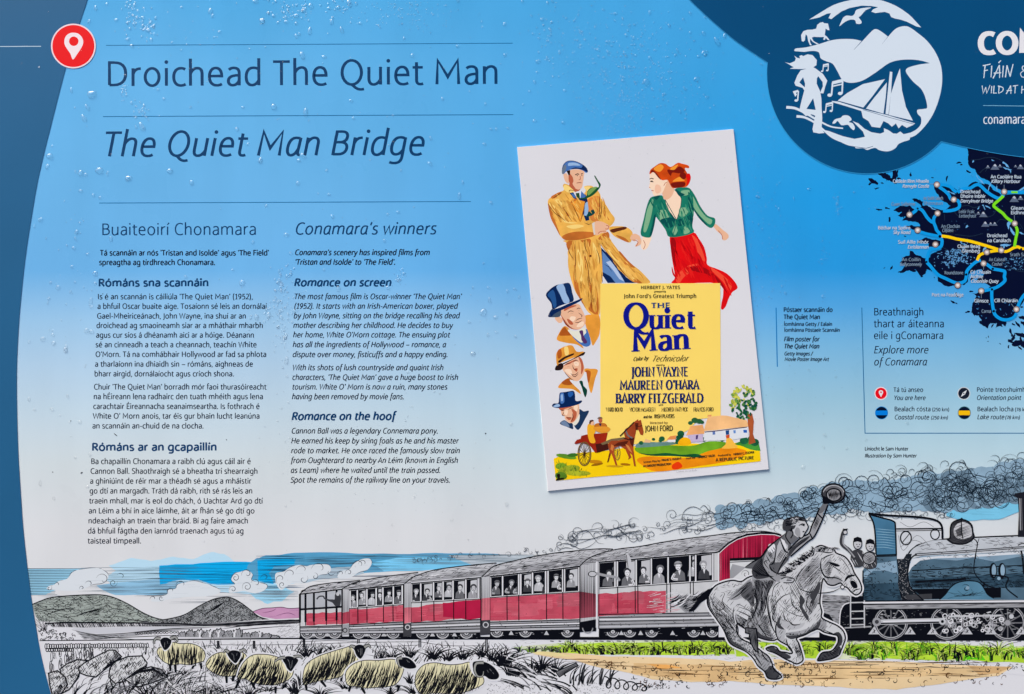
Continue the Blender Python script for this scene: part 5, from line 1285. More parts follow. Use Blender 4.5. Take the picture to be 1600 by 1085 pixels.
h.stroke([(325, 958), (340, 948), (352, 940)], 2.6, BK, taper=True); h.stroke([(318, 962), (332, 953), (346, 944)], 1.6, BK, taper=True)
h.up()
top1 = spline([(50, 945), (62, 940), (80, 934), (110, 931), (140, 929.6), (160, 930), (178, 934), (200, 944), (222, 957), (240, 965), (256, 969)], False, 5)
hill(h, top1, [(240, 972), (170, 973), (66, 976), (56, 964)], ink(158, 166, 160, .1, 60), 520, [(0, 2.0, .6, .85), (-28, 3.0, .6, .35), (34, 3.4, .6, .35)])
for P in ([(116, 964), (135, 957), (156, 951)], [(125, 959), (150, 954), (160, 949)], [(170, 967), (178, 956)], [(174, 968), (182, 957)], [(178, 968), (187, 958)], [(70, 962), (95, 953), (118, 950)], [(190, 966), (215, 970), (235, 972)], [(60, 957), (80, 952), (100, 954)]):
    h.stroke(P, 1.1, BK, smooth=True, taper=True)
h.hatch([(126, 962), (150, 950), (166, 948), (150, 962)], -32, 1.7, .7, BK, rnd=rng)
h.build('printed_hill', board)

# --- the plain, the lake and the far bank
f = Art(112)
f.fill([(58, 971), (110, 973), (200, 973), (300, 976), (420, 968), (470, 966), (1150, 966), (1850, 966), (1850, 1000), (60, 1003)], PAPER)
f.fill([(74, 974), (150, 973.5), (220, 974), (300, 975.5), (420, 969.5), (468, 968), (468, 974), (380, 978), (300, 979), (200, 979), (130, 981), (80, 979)], G3)
f.up()
f.hatch([(74, 974), (220, 974), (240, 978), (130, 982), (80, 980)], 62, 2.2, 1.0, PAPER, rnd=rng, keep=.8)
f.hatch([(74, 974), (220, 974), (300, 979), (80, 981)], 62, 1.6, .8, BK, rnd=rng, keep=.8)
f.stroke([(70, 974.5), (110, 973), (180, 973.6), (260, 974), (330, 977), (420, 971), (470, 970)], 1.5, BK, smooth=True)
f.fill([(112, 982), (210, 979.5), (300, 979), (240, 986), (160, 990), (130, 990)], ink(196, 196, 202))
f.fill([(118, 986), (150, 991), (200, 990), (260, 983), (330, 981), (260, 987), (210, 994), (150, 1000), (130, 996)], G2)
f.up()
for P in ([(112, 984), (140, 991), (170, 996), (220, 1000)], [(130, 992), (190, 990), (250, 984), (300, 981), (370, 979)], [(140, 999), (200, 996), (270, 993), (330, 993)], [(206, 989), (240, 986), (270, 986)], [(340, 984), (400, 976), (468, 972)], [(350, 980), (420, 976), (468, 974)], [(330, 990), (400, 982), (460, 978)]):
    f.stroke(P, .8, BK, smooth=True, taper=True)
f.hatch([(120, 990), (150, 993), (200, 992), (170, 999), (130, 999)], 8, 1.6, .6, BK, brk=10, keep=.7, rnd=rng)
f.hatch([(300, 978), (400, 970), (468, 968), (468, 974), (380, 979)], -4, 1.3, .7, BK, brk=16, keep=.8, rnd=rng)
def bush(x, y, wv, hv, col=G2, n=6):
    P = []
    for i in range(n * 2 + 1):
        a_ = math.pi + math.pi * i / (n * 2)
        r = 1.0 if i % 2 else .82
        P.append((x + wv * math.cos(a_) * r, y + hv * math.sin(a_) * r * rng.uniform(.85, 1.1)))
    f.fill(P + [(x + wv, y + 1), (x - wv, y + 1)], col)
    f.stroke(P, .8, BK)
    f.hatch(P + [(x + wv, y)], rng.choice([60, 75, 110]), 1.7, .55, BK, rnd=rng, keep=.75)
for x, y, wv, hv in ((286, 995, 9, 8), (298, 995, 9, 11), (312, 995, 10, 12), (326, 996, 12, 12), (342, 996, 12, 15), (358, 996, 11, 12), (372, 996, 10, 15), (386, 996, 10, 8), (402, 996, 12, 10), (418, 996, 10, 7), (430, 997, 8, 5)):
    bush(x, y, wv, hv)
f.up()
for x in (312, 328, 341, 366, 406):
    f.stroke([(x, 996), (x + .5, 990), (x + 2.5, 985)], 1.6, PAPER); f.stroke([(x, 991), (x - 3, 986)], .9, PAPER)
for i in range(14):
    x = 212 + i * 5 + rng.uniform(-1, 1); f.ring(x, 990 - (x - 212) * .03, rng.uniform(1.6, 2.6), .6, BK, ry=rng.uniform(1.2, 2), n=9)
for i in range(160):
    x = rng.uniform(430, 470); y = rng.uniform(974, 998)
    f.stroke([(x, y), (x + rng.uniform(1, 6), y - rng.uniform(0, 3))], .6, BK, taper=True)
# bushes on the far left
for i in range(70):
    x = rng.uniform(62, 118); y = rng.uniform(982, 1002)
    if y < 978 + (x - 60) * .25: continue
    f.spiral(x, y, rng.uniform(2, 4), .7, rng.uniform(0, 6), .8, BK, rng.choice([1, -1]))
for i in range(26):
    a_ = rng.uniform(-2.9, -.5); f.stroke([(64 + rng.uniform(0, 10), 984), (66 + 16 * math.cos(a_), 978 + 14 * math.sin(a_))], 1.1, BK, taper=True)
f.up()
# rails
f.fill([(62, 1000.6), (200, 999.2), (470, 996.6), (470, 998.8), (200, 1001.2), (62, 1003.2)], BK)
f.build('printed_field', board)

# --- near ground: paper, tufts, stone wall, rocks
def tuft(a, x, y, n, hgt, spread, wd, col=BK, lean=0.0):
    for i in range(n):
        t = (i + rng.uniform(-.3, .3)) / max(1, n - 1) - .5
        dx = t * spread + lean * hgt * rng.uniform(.5, 1.1)
        a.blade(x + t * spread * .25, y + rng.uniform(-1.5, 1.5), dx, -hgt * rng.uniform(.55, 1.05) * (1 - abs(t) * .7), (t * spread * .5 + lean * 5) * rng.uniform(.4, 1.2), wd * rng.uniform(.6, 1.25), col)
g = Art(150)
g.fill([(55, 1002), (470, 999), (1000, 999), (1850, 999), (1850, 1200), (60, 1200)], PAPER)
g.up()
for i in range(46):                                  # dry stone wall
    x = 72 + i * 3.6; y = 1010 - i * .03
    if x > 232: break
    g.ring(x, y, rng.uniform(1.7, 2.4), .8, BK, ry=rng.uniform(2.6, 4.2), n=9)
    if i < 12: g.ring(x + 2, y + 6, rng.uniform(1.8, 2.8), .9, BK, ry=2.4, n=9)
for i in range(60):
    x = rng.uniform(70, 240); g.stroke([(x, 1014 + rng.uniform(-1, 2)), (x + rng.uniform(1, 4), 1013)], .9, BK, taper=True)
for i in range(230):                                  # fine grasses behind
    x = rng.uniform(80, 820); y = rng.uniform(1006, 1034)
    if x < 240 and y < 1016: continue
    g.blade(x, y, rng.uniform(-4, 6), -rng.uniform(5, 13), rng.uniform(-3, 3), rng.uniform(.6, 1.2), rng.choice([BK, BK, G3]))
for i in range(150):
    x = rng.uniform(250, 830); y = rng.uniform(1001, 1012)
    g.stroke([(x, y), (x + rng.uniform(1, 9), y - rng.uniform(-.6, 1.2))], rng.uniform(.4, .8), rng.choice([BK, G3]), taper=True)
for i in range(40):
    x = 78 + rng.uniform(0, 70); y = rng.uniform(1018, 1046)
    g.ring(x, y, 1.8, .7, G4, ry=rng.uniform(5, 9), n=12)
for x, y in ((341, 1014), (397, 1014), (475, 1012), (560, 1013), (656, 1012), (760, 1020)):      # fence posts
    hh = 12 if x < 520 else (24 if x > 640 else 18)
    g.fill([(x - 1.6, y), (x - 1.3, y - hh), (x + 1.5, y - hh), (x + 1.8, y)], G2 if x > 520 else G4); g.stroke([(x - 1.5, y), (x - 1.2, y - hh), (x + 1.4, y - hh), (x + 1.8, y)], .9, BK)
for P in ([(300, 1012), (341, 1008), (397, 1008), (475, 1007), (560, 1004), (656, 1003)], [(656, 1003), (700, 1009), (758, 1009)], [(560, 1006), (600, 1010), (656, 1008)], [(470, 1003), (520, 1001), (560, 1003)]):
    g.stroke(P, .5, BK, smooth=True)
g.up()
for x, y, n, hgt, sp, wd, ln in ((478, 1026, 13, 24, 34, 1.5, .1), (500, 1024, 12, 20, 34, 1.5, .3), (520, 1018, 9, 14, 24, 1.2, .2), (596, 1030, 9, 22, 24, 1.4, -.1), (612, 1030, 11, 20, 30, 1.5, .1), (640, 1028, 12, 26, 34, 1.6, -.2), (676, 1030, 16, 24, 40, 1.8, .3), (700, 1032, 14, 22, 40, 1.8, .4),
                                 (724, 1030, 12, 22, 40, 1.6, .2), (752, 1026, 12, 22, 36, 1.6, -.2), (786, 1040, 18, 36, 56, 2.0, .2), (800, 1056, 16, 34, 60, 2.2, .3), (830, 1058, 16, 36, 60, 2.2, -.1), (770, 1032, 12, 24, 40, 1.7, .5), (846, 1046, 14, 34, 40, 1.5, .1), (868, 1050, 12, 30, 36, 1.4, .2),
                                 (256, 1058, 16, 12, 40, 1.2, 0), (290, 1054, 12, 10, 30, 1.1, 0), (470, 1070, 16, 24, 40, 1.6, .1), (460, 1084, 16, 30, 40, 1.7, -.1), (540, 1076, 14, 18, 40, 1.4, 0), (640, 1068, 12, 20, 30, 1.5, .2), (644, 1084, 14, 18, 36, 1.5, -.2), (500, 1086, 14, 16, 44, 1.4, .1), (390, 1088, 16, 22, 44, 1.6, 0), (330, 1090, 16, 24, 50, 1.6, .1), (420, 1080, 10, 12, 30, 1.3, 0), (610, 1086, 12, 16, 30, 1.3, 0)):
    tuft(g, x, y, n, hgt, sp, wd, BK, ln)
for x, y, n, hgt, sp, ln in ((250, 1090, 30, 44, 90, .5), (290, 1094, 26, 44, 80, -.3), (320, 1096, 26, 40, 80, .3), (270, 1070, 18, 26, 60, .2), (360, 1092, 18, 26, 60, -.2), (230, 1092, 20, 36, 60, -.4)):
    tuft(g, x, y, n * 2 // 3, hgt, sp, 1.2, BK, ln)
    tuft(g, x + 3, y, n // 2, hgt * .8, sp * .8, 1.5, PAPER, ln)
    tuft(g, x - 2, y, n // 3, hgt * .9, sp, 1.0, G4, ln)
g.up()
for i in range(300):
    x = rng.uniform(84, 470); y = rng.uniform(1046, 1092)
    if x < 250 and y < 1062: continue
    L = rng.uniform(8, 24); k_ = math.sin(x * .045 + 1.2) * 1.1
    g.stroke(spline([(x, y), (x + k_ * L * .4, y - L * .6), (x + k_ * L * 1.2, y - L * .85)], False, 3), rng.uniform(.5, 1.2), rng.choice([BK, BK, G4, PAPER]), w1=.2)
for i in range(240):
    x = rng.uniform(250, 800); y = rng.uniform(1012, 1040); L = rng.uniform(5, 14); k_ = math.sin(x * .07) * .9
    g.stroke([(x, y), (x + k_ * L * .5, y - L * .6), (x + k_ * L, y - L)], rng.uniform(.6, 1.2), BK, w1=.2)
for i in range(260):
    x = rng.uniform(120, 460); y = rng.uniform(1010, 1050)
    g.stroke([(x, y), (x + rng.uniform(-3, 3), y - rng.uniform(2, 5))], .6, G4, w1=.2)
# leaning marsh grass to the right of the flock
for i in range(46):
    x = 790 + rng.uniform(0, 110); y = 1052 + rng.uniform(-10, 26) + (x - 790) * .12
    L = rng.uniform(22, 44)
    g.blade(x + 14, y, -L, -L * rng.uniform(.3, .75), -8, rng.uniform(1.2, 2.2), rng.choice([BK, BK, G3, PAPER]))
for i in range(26):
    x = 890 + rng.uniform(0, 70); y = 1066 + rng.uniform(-4, 6)
    g.blade(x, y, rng.uniform(4, 18), -rng.uniform(14, 38), rng.uniform(0, 8), rng.uniform(1.2, 2.2), rng.choice([BK, G4]))
pts = []
for i in range(90):
    a_ = i * .33; pts.append((944 + i * .72 + 7 * math.sin(a_), 1066 + i * .10 - 9 * math.cos(a_) * (1 - i / 200)))
g.stroke(pts, 1.3, BK)
g.spiral(1006, 1076, 7, 1.6, 2.4, 1.2, BK)
for i in range(60):
    x = rng.uniform(1010, 1046); y = 1074 + rng.uniform(-5, 4); g.stroke([(x, y), (x + 1.4, y - 1.2)], .7, G4)
g.fill([(868, 1050), (900, 1036), (903, 1040), (874, 1058)], G3); g.stroke([(868, 1050), (900, 1036), (903, 1040), (874, 1058), (868, 1050)], 1.1, BK); g.hatch([(868, 1050), (900, 1036), (903, 1040), (874, 1058)], -26, 1.6, .8, BK, rnd=rng)
for i in range(300):
    x = rng.uniform(760, 1000); y = rng.uniform(1068, 1086); g.stroke([(x, y), (x + rng.uniform(-2, 2), y - rng.uniform(.3, 1.6))], .5, G3)
g.build('printed_grass', board)

r = Art(225)
ROCKS = [[(94, 1046), (104, 1038), (120, 1031), (136, 1032), (126, 1044), (122, 1060), (108, 1078), (96, 1084), (98, 1064)], [(122, 1044), (132, 1036), (150, 1026), (170, 1016), (180, 1016), (190, 1026), (178, 1036), (164, 1046), (150, 1058), (136, 1056), (126, 1052)],
         [(172, 1044), (180, 1034), (200, 1026), (222, 1025), (230, 1036), (228, 1044), (206, 1056), (196, 1064), (180, 1068), (170, 1058)], [(76, 1052), (90, 1048), (102, 1058), (106, 1070), (96, 1084), (82, 1086), (78, 1070)], [(196, 1062), (214, 1048), (236, 1042), (252, 1046), (262, 1058), (240, 1066), (214, 1074)]]
for P in ROCKS:
    r.fill(P, ink(206, 206, 208))
    sh = [P[len(P) // 2 + i] for i in range(-1, 3) if len(P) // 2 + i < len(P)]
    r.fill(sh + [P[0]] if len(sh) < 3 else sh, G1)
    r.up()
    r.hatch(P, rng.choice([-38, -52, 28]), 2.2, .9, BK, brk=9, keep=.75, rnd=rng); r.hatch(P, rng.choice([60, 74]), 3.0, .7, BK, brk=7, keep=.5, rnd=rng)
    r.hatch(sh if len(sh) > 2 else P, 62, 1.6, .9, BK, rnd=rng, keep=.9)
    for i in range(6):
        q = rng.choice(P); c_ = (sum(p[0] for p in P) / len(P), sum(p[1] for p in P) / len(P))
        x = q[0] * .4 + c_[0] * .6; y = q[1] * .4 + c_[1] * .6
        r.stroke([(x, y), (x + 3, y - 3), (x + 5, y + 1), (x + 9, y - 3), (x + 8, y + 3)], .8, BK)
    r.up()
    r.stroke(P, 1.4, BK, closed=True)
for i in range(120):
    x = rng.uniform(90, 250); y = 1060 + rng.uniform(0, 34)
    if y > 1100 - (x - 80) * .25: r.blade(x, y, rng.uniform(-12, 26), -rng.uniform(8, 26), rng.uniform(-2, 8), rng.uniform(1, 2.2), rng.choice([BK, BK, G3]))
for P in ([(206, 1054), (220, 1046), (229, 1040)], [(160, 1046), (176, 1036), (190, 1028)], [(200, 1060), (216, 1050), (240, 1046), (262, 1060)]):
    r.stroke(P, 3.2, BK, taper=True)
r.build('printed_rock', board)

# --- sheep
WOOL = ink(216, 209, 172, .08, 60)
def sheep(layer, body, head, horns, legs, hx, hy, spots, dense=1.0, lean=.55):
    a = Art(layer)
    cxy = (sum(p[0] for p in body) / len(body), sum(p[1] for p in body) / len(body))
    halo = [(cxy[0] + (x - cxy[0]) * 1.07, cxy[1] + (y - cxy[1]) * 1.12) for x, y in body]
    a.fill(halo, PAPER, True, 4)
    for P in legs:
        a.stroke(P, 3.2, BK, w1=2.0)
    a.fill(body, WOOL, True, 4)
    a.up()
    B = spline(body, True, 5)
    xs = [p[0] for p in B]; ys = [p[1] for p in B]
    x0, x1, y0, y1 = min(xs), max(xs), min(ys), max(ys)
    hh = y1 - y0; ww = x1 - x0
    n = 0; tries = 0
    want = int(150 * dense * ww / 90)
    while n < want and tries < 5000:          # long locks combed from the back down to the belly
        tries += 1
        x = rng.uniform(x0 - 4, x1 + 10); y = rng.uniform(y0, y0 + hh * .78)
        L = hh * rng.uniform(.3, .68)
        if y + L > y1 + 1: L = y1 + 1 - y
        if L < 4: continue
        k = lean * (1.0 - .55 * (x - x0) / ww)
        P = [(x - k * L * t * t - rng.uniform(0, .8), y + L * t) for t in (0, .3, .6, .85, 1)]
        P = [p for p in spline(P, False, 3)]
        if not (inside(P[0], B) and inside(P[len(P) * 2 // 3], B)): continue
        a.stroke(P, rng.choice([.5, .55, .6, .7, .9, 1.15]), BK, taper=True)
        n += 1
    for i in range(int(7 * dense)):          # dark clumps under the belly
        x = rng.uniform(x0 + 4, x1 - 4); y = y1 - hh * rng.uniform(.1, .3)
        if inside((x, y), B):
            a.stroke([(x + 2, y - 6), (x, y), (x - 4 * lean, y + 6)], rng.uniform(1.0, 1.8), BK, smooth=True, taper=True)
    for i in range(int(26 * dense)):          # stray tufts break the outline
        x, y = B[rng.randrange(len(B))]; a.stroke([(x, y), (x - 1.5 * lean, y + 2), (x - 3 * lean, y + rng.uniform(2, 6))], .7, BK, taper=True)
    a.up()
    a.stroke(B, .8, BK, closed=True)
    if head:
        hb = spline(head, True, 4)
        a.fill([(hx + (x - hx) * 1.2, hy + (y - hy) * 1.2) for x, y in hb], PAPER)
        a.fill(hb, BK)
        a.up()
        for P in horns:
            a.stroke(spline(P, False, 5), 4.4, BK, w1=1.6)
        a.up()
        for P in horns:
            a.stroke(spline(P, False, 5), 2.6, ink(150, 150, 146), w1=.6)
        a.up()
        for P in spots:
            a.stroke(P, 1.0, ink(176, 176, 180), taper=True)
    a.build('printed_sheep', board)
def B(ox, oy, pts):      # zoom-frame points (3-to-16 scale) to photo pixels
    return [(ox + x / 5.3333, oy + y / 5.3333) for x, y in pts]
L1 = lambda pts: B(30, 882, pts); L2 = lambda pts: B(320, 882, pts); L3 = lambda pts: B(600, 882, pts)
sheep(250, L1([(1150, 740), (1170, 690), (1220, 700), (1270, 650), (1340, 660), (1430, 660), (1510, 690), (1550, 740), (1540, 800), (1500, 816), (1420, 836), (1340, 830), (1270, 836), (1200, 806)]),
      L1([(1176, 640), (1200, 612), (1240, 612), (1270, 640), (1250, 690), (1220, 714), (1200, 700)]), [L1([(1260, 620), (1300, 606), (1318, 634), (1300, 650)]), L1([(1180, 620), (1144, 616), (1126, 640), (1130, 664)])],
      [L1([(1256, 820), (1262, 890)]), L1([(1300, 826), (1306, 900)]), L1([(1476, 810), (1440, 870)]), L1([(1510, 800), (1520, 872)])], *L1([(1222, 660)])[0], [L1([(1214, 650), (1212, 690)]), L1([(1236, 640), (1240, 660)])], .95, .1)
sheep(262, L2([(10, 840), (30, 790), (80, 750), (150, 730), (240, 740), (310, 730), (350, 770), (330, 830), (290, 900), (230, 930), (150, 930), (90, 910), (40, 880)]),
      L2([(190, 740), (230, 716), (290, 726), (300, 760), (280, 800), (256, 824), (224, 800), (200, 770)]), [L2([(200, 734), (176, 716), (154, 740)]), L2([(290, 726), (330, 712), (348, 740)])],
      [L2([(180, 930), (184, 990)]), L2([(240, 926), (232, 976)])], *L2([(250, 766)])[0], [L2([(240, 750), (246, 800)]), L2([(226, 740), (232, 756)]), L2([(270, 740), (266, 760)])])
sheep(276, L2([(276, 960), (290, 880), (330, 810), (400, 756), (500, 750), (590, 766), (650, 800), (700, 850), (740, 880), (720, 940), (660, 980), (580, 1004), (480, 1000), (390, 980), (330, 950)]),
      L2([(650, 790), (690, 764), (750, 776), (780, 800), (750, 850), (720, 890), (690, 870), (670, 830)]), [L2([(670, 776), (630, 780), (596, 800), (580, 816)]), L2([(740, 772), (790, 764), (816, 790)])],
      [L2([(290, 960), (256, 1036)]), L2([(390, 980), (420, 1040)]), L2([(590, 1004), (590, 1076)]), L2([(670, 980), (676, 1010), (640, 1036)])], *L2([(714, 820)])[0], [L2([(700, 800), (716, 870)]), L2([(730, 800), (724, 860)]), L2([(690, 790), (700, 806)])], 1.15)
sheep(290, L2([(826, 1000), (820, 920), (850, 830), (940, 770), (1050, 730), (1150, 700), (1240, 680), (1300, 740), (1290, 800), (1200, 860), (1140, 930), (1080, 950), (960, 970), (880, 990)]),
      L2([(1240, 690), (1290, 668), (1340, 690), (1330, 740), (1300, 786), (1266, 760), (1250, 720)]), [L2([(1250, 690), (1220, 680), (1206, 700)]), L2([(1330, 690), (1366, 674), (1384, 700)])],
      [L2([(840, 990), (850, 1050)]), L2([(970, 970), (1010, 1020)]), L2([(1140, 930), (1136, 976)])], *L2([(1294, 724)])[0], [L2([(1296, 700), (1300, 760)]), L2([(1310, 700), (1310, 750)]), L2([(1276, 710), (1284, 730)])])
sheep(304, L2([(1176, 970), (1180, 890), (1240, 830), (1330, 800), (1450, 800), (1560, 790), (1620, 810), (1660, 850), (1640, 930), (1600, 990), (1540, 1016), (1440, 1024), (1340, 1030), (1260, 1016), (1200, 1010)]),
      L3([(110, 800), (130, 780), (180, 774), (220, 790), (260, 830), (266, 860), (220, 870), (180, 864), (150, 850), (120, 830)]), [L3([(150, 780), (116, 790), (126, 840), (150, 860)])],
      [L2([(1216, 1010), (1200, 1060)]), L2([(1310, 1030), (1336, 1076)]), L3([(60, 1000), (50, 1080)]), L3([(80, 1000), (126, 1020), (110, 1060)])], *L3([(186, 820)])[0], [L3([(190, 796), (200, 812)]), L3([(206, 806), (212, 820)])], 1.1)
sheep(318, L3([(260, 960), (280, 890), (340, 834), (430, 820), (540, 836), (640, 830), (720, 816), (780, 880), (830, 950), (820, 1000), (740, 1040), (640, 1070), (520, 1076), (420, 1070), (320, 1080), (270, 1030)]),
      L3([(740, 820), (790, 806), (860, 820), (920, 860), (960, 920), (940, 956), (880, 956), (840, 930), (790, 930), (750, 890)]), [L3([(830, 820), (770, 826), (756, 880), (780, 930), (820, 930), (830, 890)])],
      [L3([(330, 1070), (340, 1110)]), L3([(640, 1070), (640, 1120)])], *L3([(860, 880)])[0], [L3([(880, 870), (896, 890)]), L3([(860, 880), (870, 900)]), L3([(906, 900), (916, 912)])], 1.25)
# ------------------------------------------------------------------ verge, path, railway
RED = ink(188, 76, 94, .16, 70); RED2 = ink(170, 34, 66, .14, 70); RED3 = ink(218, 116, 130, .12, 70)
LIME = ink(172, 206, 58, .14, 60); LIME2 = ink(120, 160, 44, .2, 70); LIME3 = ink(196, 214, 110, .1, 50); TAN = ink(226, 198, 154, .08, 30); TAN2 = ink(216, 180, 130, .16, 40)
v = Art(232)
v.fill(ragged([(805, 1012), (900, 1004), (1000, 1001), (1150, 1001), (1310, 1002), (1450, 1006), (1600, 1010), (1850, 1010), (1850, 1024), (1600, 1032), (1480, 1032), (1320, 1030), (1150, 1024), (1000, 1023), (900, 1022), (840, 1020)], 1.5), ink(206, 212, 180, .1, 40))
for pts, col in (([(855, 1010), (940, 1004), (1140, 1002), (1148, 1022), (1050, 1025), (950, 1023), (880, 1020)], LIME), ([(1148, 1012), (1168, 1018), (1174, 1028), (1150, 1026)], LIME), ([(1184, 1004), (1260, 1002), (1310, 1002), (1316, 1020), (1260, 1032), (1220, 1026), (1200, 1018)], LIME),
                 ([(1320, 1008), (1400, 1002), (1500, 1008), (1600, 1012), (1850, 1012), (1850, 1038), (1600, 1036), (1500, 1030), (1400, 1030), (1330, 1026)], LIME), ([(1500, 1018), (1530, 1012), (1540, 1032), (1510, 1032)], ink(90, 196, 30, .1, 40))):
    v.fill(ragged(pts, 2), col)
v.up()
def clumps(x0, x1, y0, y1, step, hgt, dull):
    x = x0
    while x < x1:
        y = rng.uniform(y0, y1); h_ = hgt * rng.uniform(.75, 1.2); ln = rng.uniform(-.5, .5)
        for i in range(rng.randint(11, 16)):
            t = rng.uniform(-1, 1)
            c_ = rng.choice(dull)
            v.blade(x + t * 3, y + rng.uniform(-1, 2), (t * .7 + ln * .5) * h_ * .8, -h_ * rng.uniform(.6, 1.05) * (1 - abs(t) * .45), t * h_ * .5, rng.uniform(1.0, 1.9), c_)
        x += step * rng.uniform(.6, 1.4)
OL = [BK, BK, LIME2, LIME, LIME3]
clumps(812, 880, 1016, 1020, 12, 13, [BK, BK, G3, LIME2]); clumps(880, 1150, 1016, 1025, 6, 19, OL + [BK]); clumps(1186, 1312, 1016, 1026, 10, 20, [BK, LIME2, LIME]); clumps(1318, 1620, 1020, 1034, 7, 26, [BK] + OL + [ink(88, 176, 30)]); clumps(1620, 1840, 1028, 1036, 15, 26, OL)
v.up()
# white road edge
v.fill(ragged([(860, 1022), (1000, 1024), (1150, 1026), (1300, 1030), (1480, 1034), (1600, 1040), (1620, 1058), (1480, 1042), (1300, 1036), (1100, 1034), (950, 1028)], 1.2), PAPER)
for i in range(130):
    x = rng.uniform(1060, 1560); y = 1024 + (x - 1060) * .022 + rng.uniform(-1.5, 5)
    v.stroke([(x, y), (x + rng.uniform(2, 12), y + rng.uniform(-2, 2))], rng.uniform(.5, 1.3), rng.choice([BK, G3, G4]), taper=True)
for i in range(60):
    x = rng.uniform(1480, 1600); v.spiral(x, 1036 + (x - 1480) * .06 + rng.uniform(-3, 4), rng.uniform(1.5, 3.5), .8, rng.uniform(0, 6), .7, BK)
v.build('printed_verge', board)

p = Art(246)
p.fill(ragged([(832, 1022), (880, 1020), (950, 1026), (1050, 1028), (1100, 1030), (1140, 1034), (1200, 1030), (1300, 1032), (1450, 1036), (1582, 1042), (1560, 1056), (1500, 1064), (1440, 1072), (1400, 1078), (1340, 1076), (1280, 1072), (1200, 1070), (1140, 1064), (1080, 1066), (1020, 1062), (985, 1052), (940, 1044), (900, 1032)], 1.2), TAN)
p.fill(ragged([(830, 1020), (850, 1018), (880, 1022), (900, 1026), (870, 1026)], 1), ink(226, 208, 150, .1, 40))
p.fill(ragged([(990, 1036), (1060, 1038), (1120, 1040), (1170, 1044), (1200, 1060), (1120, 1066), (1040, 1058), (985, 1052)], 1.6), TAN2)
p.fill(ragged([(1010, 1038), (1050, 1040), (1070, 1044), (1030, 1046)], 1.2), ink(226, 164, 92, .15, 50))
p.fill(ragged([(1160, 1034), (1300, 1040), (1440, 1044), (1560, 1044), (1500, 1056), (1350, 1060), (1220, 1064), (1150, 1062)], 1.4), ink(220, 188, 140, .12, 40))
p.fill(ragged([(1510, 1040), (1580, 1042), (1560, 1052), (1530, 1056)], 1), ink(204, 166, 118, .12, 40))
p.up()
for i in range(70):
    x = rng.uniform(870, 1560); y = rng.uniform(1034, 1060); L = rng.uniform(14, 90)
    if x < 1000: y = 1026 + (x - 860) * .12 + rng.uniform(-2, 6)
    p.stroke([(x, y), (x + L / 2, y + rng.uniform(-.5, 1)), (min(x + L, 1560), y + rng.uniform(-.3, 1))], rng.uniform(.4, 1.2), rng.choice([BK, ink(110, 76, 40)]), taper=True)
for i in range(230):
    x = rng.uniform(930, 1300) if i % 5 else rng.uniform(1300, 1580); y = rng.uniform(1038, 1072)
    if x < 985: y = rng.uniform(1034, 1046)
    p.spiral(x, y, rng.uniform(1.5, 6), rng.uniform(.4, .9), rng.uniform(0, 6), rng.uniform(.5, 1.1), rng.choice([BK, ink(90, 60, 34)]), rng.choice([1, -1]))
for i in range(150):
    x = rng.uniform(850, 1570); y = rng.uniform(1026, 1066)
    if x < 960 and y > 1030 + (x - 850) * .14: continue
    p.disc(x, y, rng.uniform(.5, 1.5), BK, rng.uniform(.4, .9), n=7)
p.build('printed_path', board)

# --- smoke trailing from the engine
PEN = 1.05
k = Art(262)
SM = ink(138, 166, 186, .14, 40); SM2 = ink(108, 132, 150, .2, 40); SMK = ink(26, 36, 46); SM3 = ink(156, 180, 196, .1, 40)
def axis(x):    # centre line and half height of the plume
    c = np.interp(x, [840, 880, 930, 990, 1040, 1100, 1140, 1200, 1260, 1330, 1400, 1460, 1520, 1600, 1850], [858, 846, 834, 828, 822, 812, 806, 798, 788, 774, 774, 768, 766, 750, 730])
    hh = np.interp(x, [840, 900, 960, 1040, 1100, 1140, 1200, 1300, 1400, 1500, 1600], [6, 10, 14, 16, 18, 18, 17, 24, 24, 32, 30])
    return float(c), float(hh)
k.fill(ragged([(1480, 782), (1530, 786), (1556, 776), (1600, 764), (1600, 772), (1592, 800), (1560, 812), (1510, 814), (1478, 806)], 1.5), ink(120, 192, 222, .08, 30))
for i in range(10):
    y = rng.uniform(780, 812); x = rng.uniform(1490, 1560); k.stroke([(x, y), (x + 36, y + .5)], .6, SMK, taper=True)
k.up()
x = 1128
while x < 1850:
    c_, hh = axis(x)
    for j in (-1, 0, 1):
        r_ = hh * rng.uniform(.42, .62)
        k.disc(x + rng.uniform(-5, 5), c_ + j * hh * .55 + rng.uniform(-3, 3), r_, SM if x < 1450 else rng.choice([SM, SM2]), r_ * rng.uniform(.8, 1), n=16)
    x += 8
k.up()
for i in range(230):
    x = 1126 + 724 * rng.random() ** .85
    c_, hh = axis(x)
    y = c_ + rng.uniform(-1, .9) * hh
    r_ = rng.uniform(.3, .72) * hh
    k.spiral(x, y, r_, rng.uniform(1.0, 2.4), rng.uniform(0, 6.3), rng.uniform(.6, 1.15), SMK, rng.choice([1, -1]))
for i in range(110):
    x = 1126 + 724 * rng.random() ** .85
    c_, hh = axis(x); y = c_ + rng.uniform(-.95, .95) * hh; L = rng.uniform(8, 26)
    k.stroke([(x, y), (x + L * .3, y - L * .35), (x + L * .7, y + L * .2), (x + L, y - L * .1)], rng.uniform(.6, 1.5), SMK, smooth=True, taper=True)
for i in range(90):
    x = rng.uniform(880, 1640); P = []
    u_ = rng.uniform(-.8, .8); ph = rng.uniform(0, 6)
    for j in range(9):
        xx = x + j * 7; c_, hh = axis(xx); P.append((xx, c_ + u_ * hh + math.sin(ph + j * .8) * hh * .16))
    k.stroke(P, rng.uniform(.5, 1.1), SMK if x > 1130 else ink(70, 76, 84), smooth=True, taper=True)
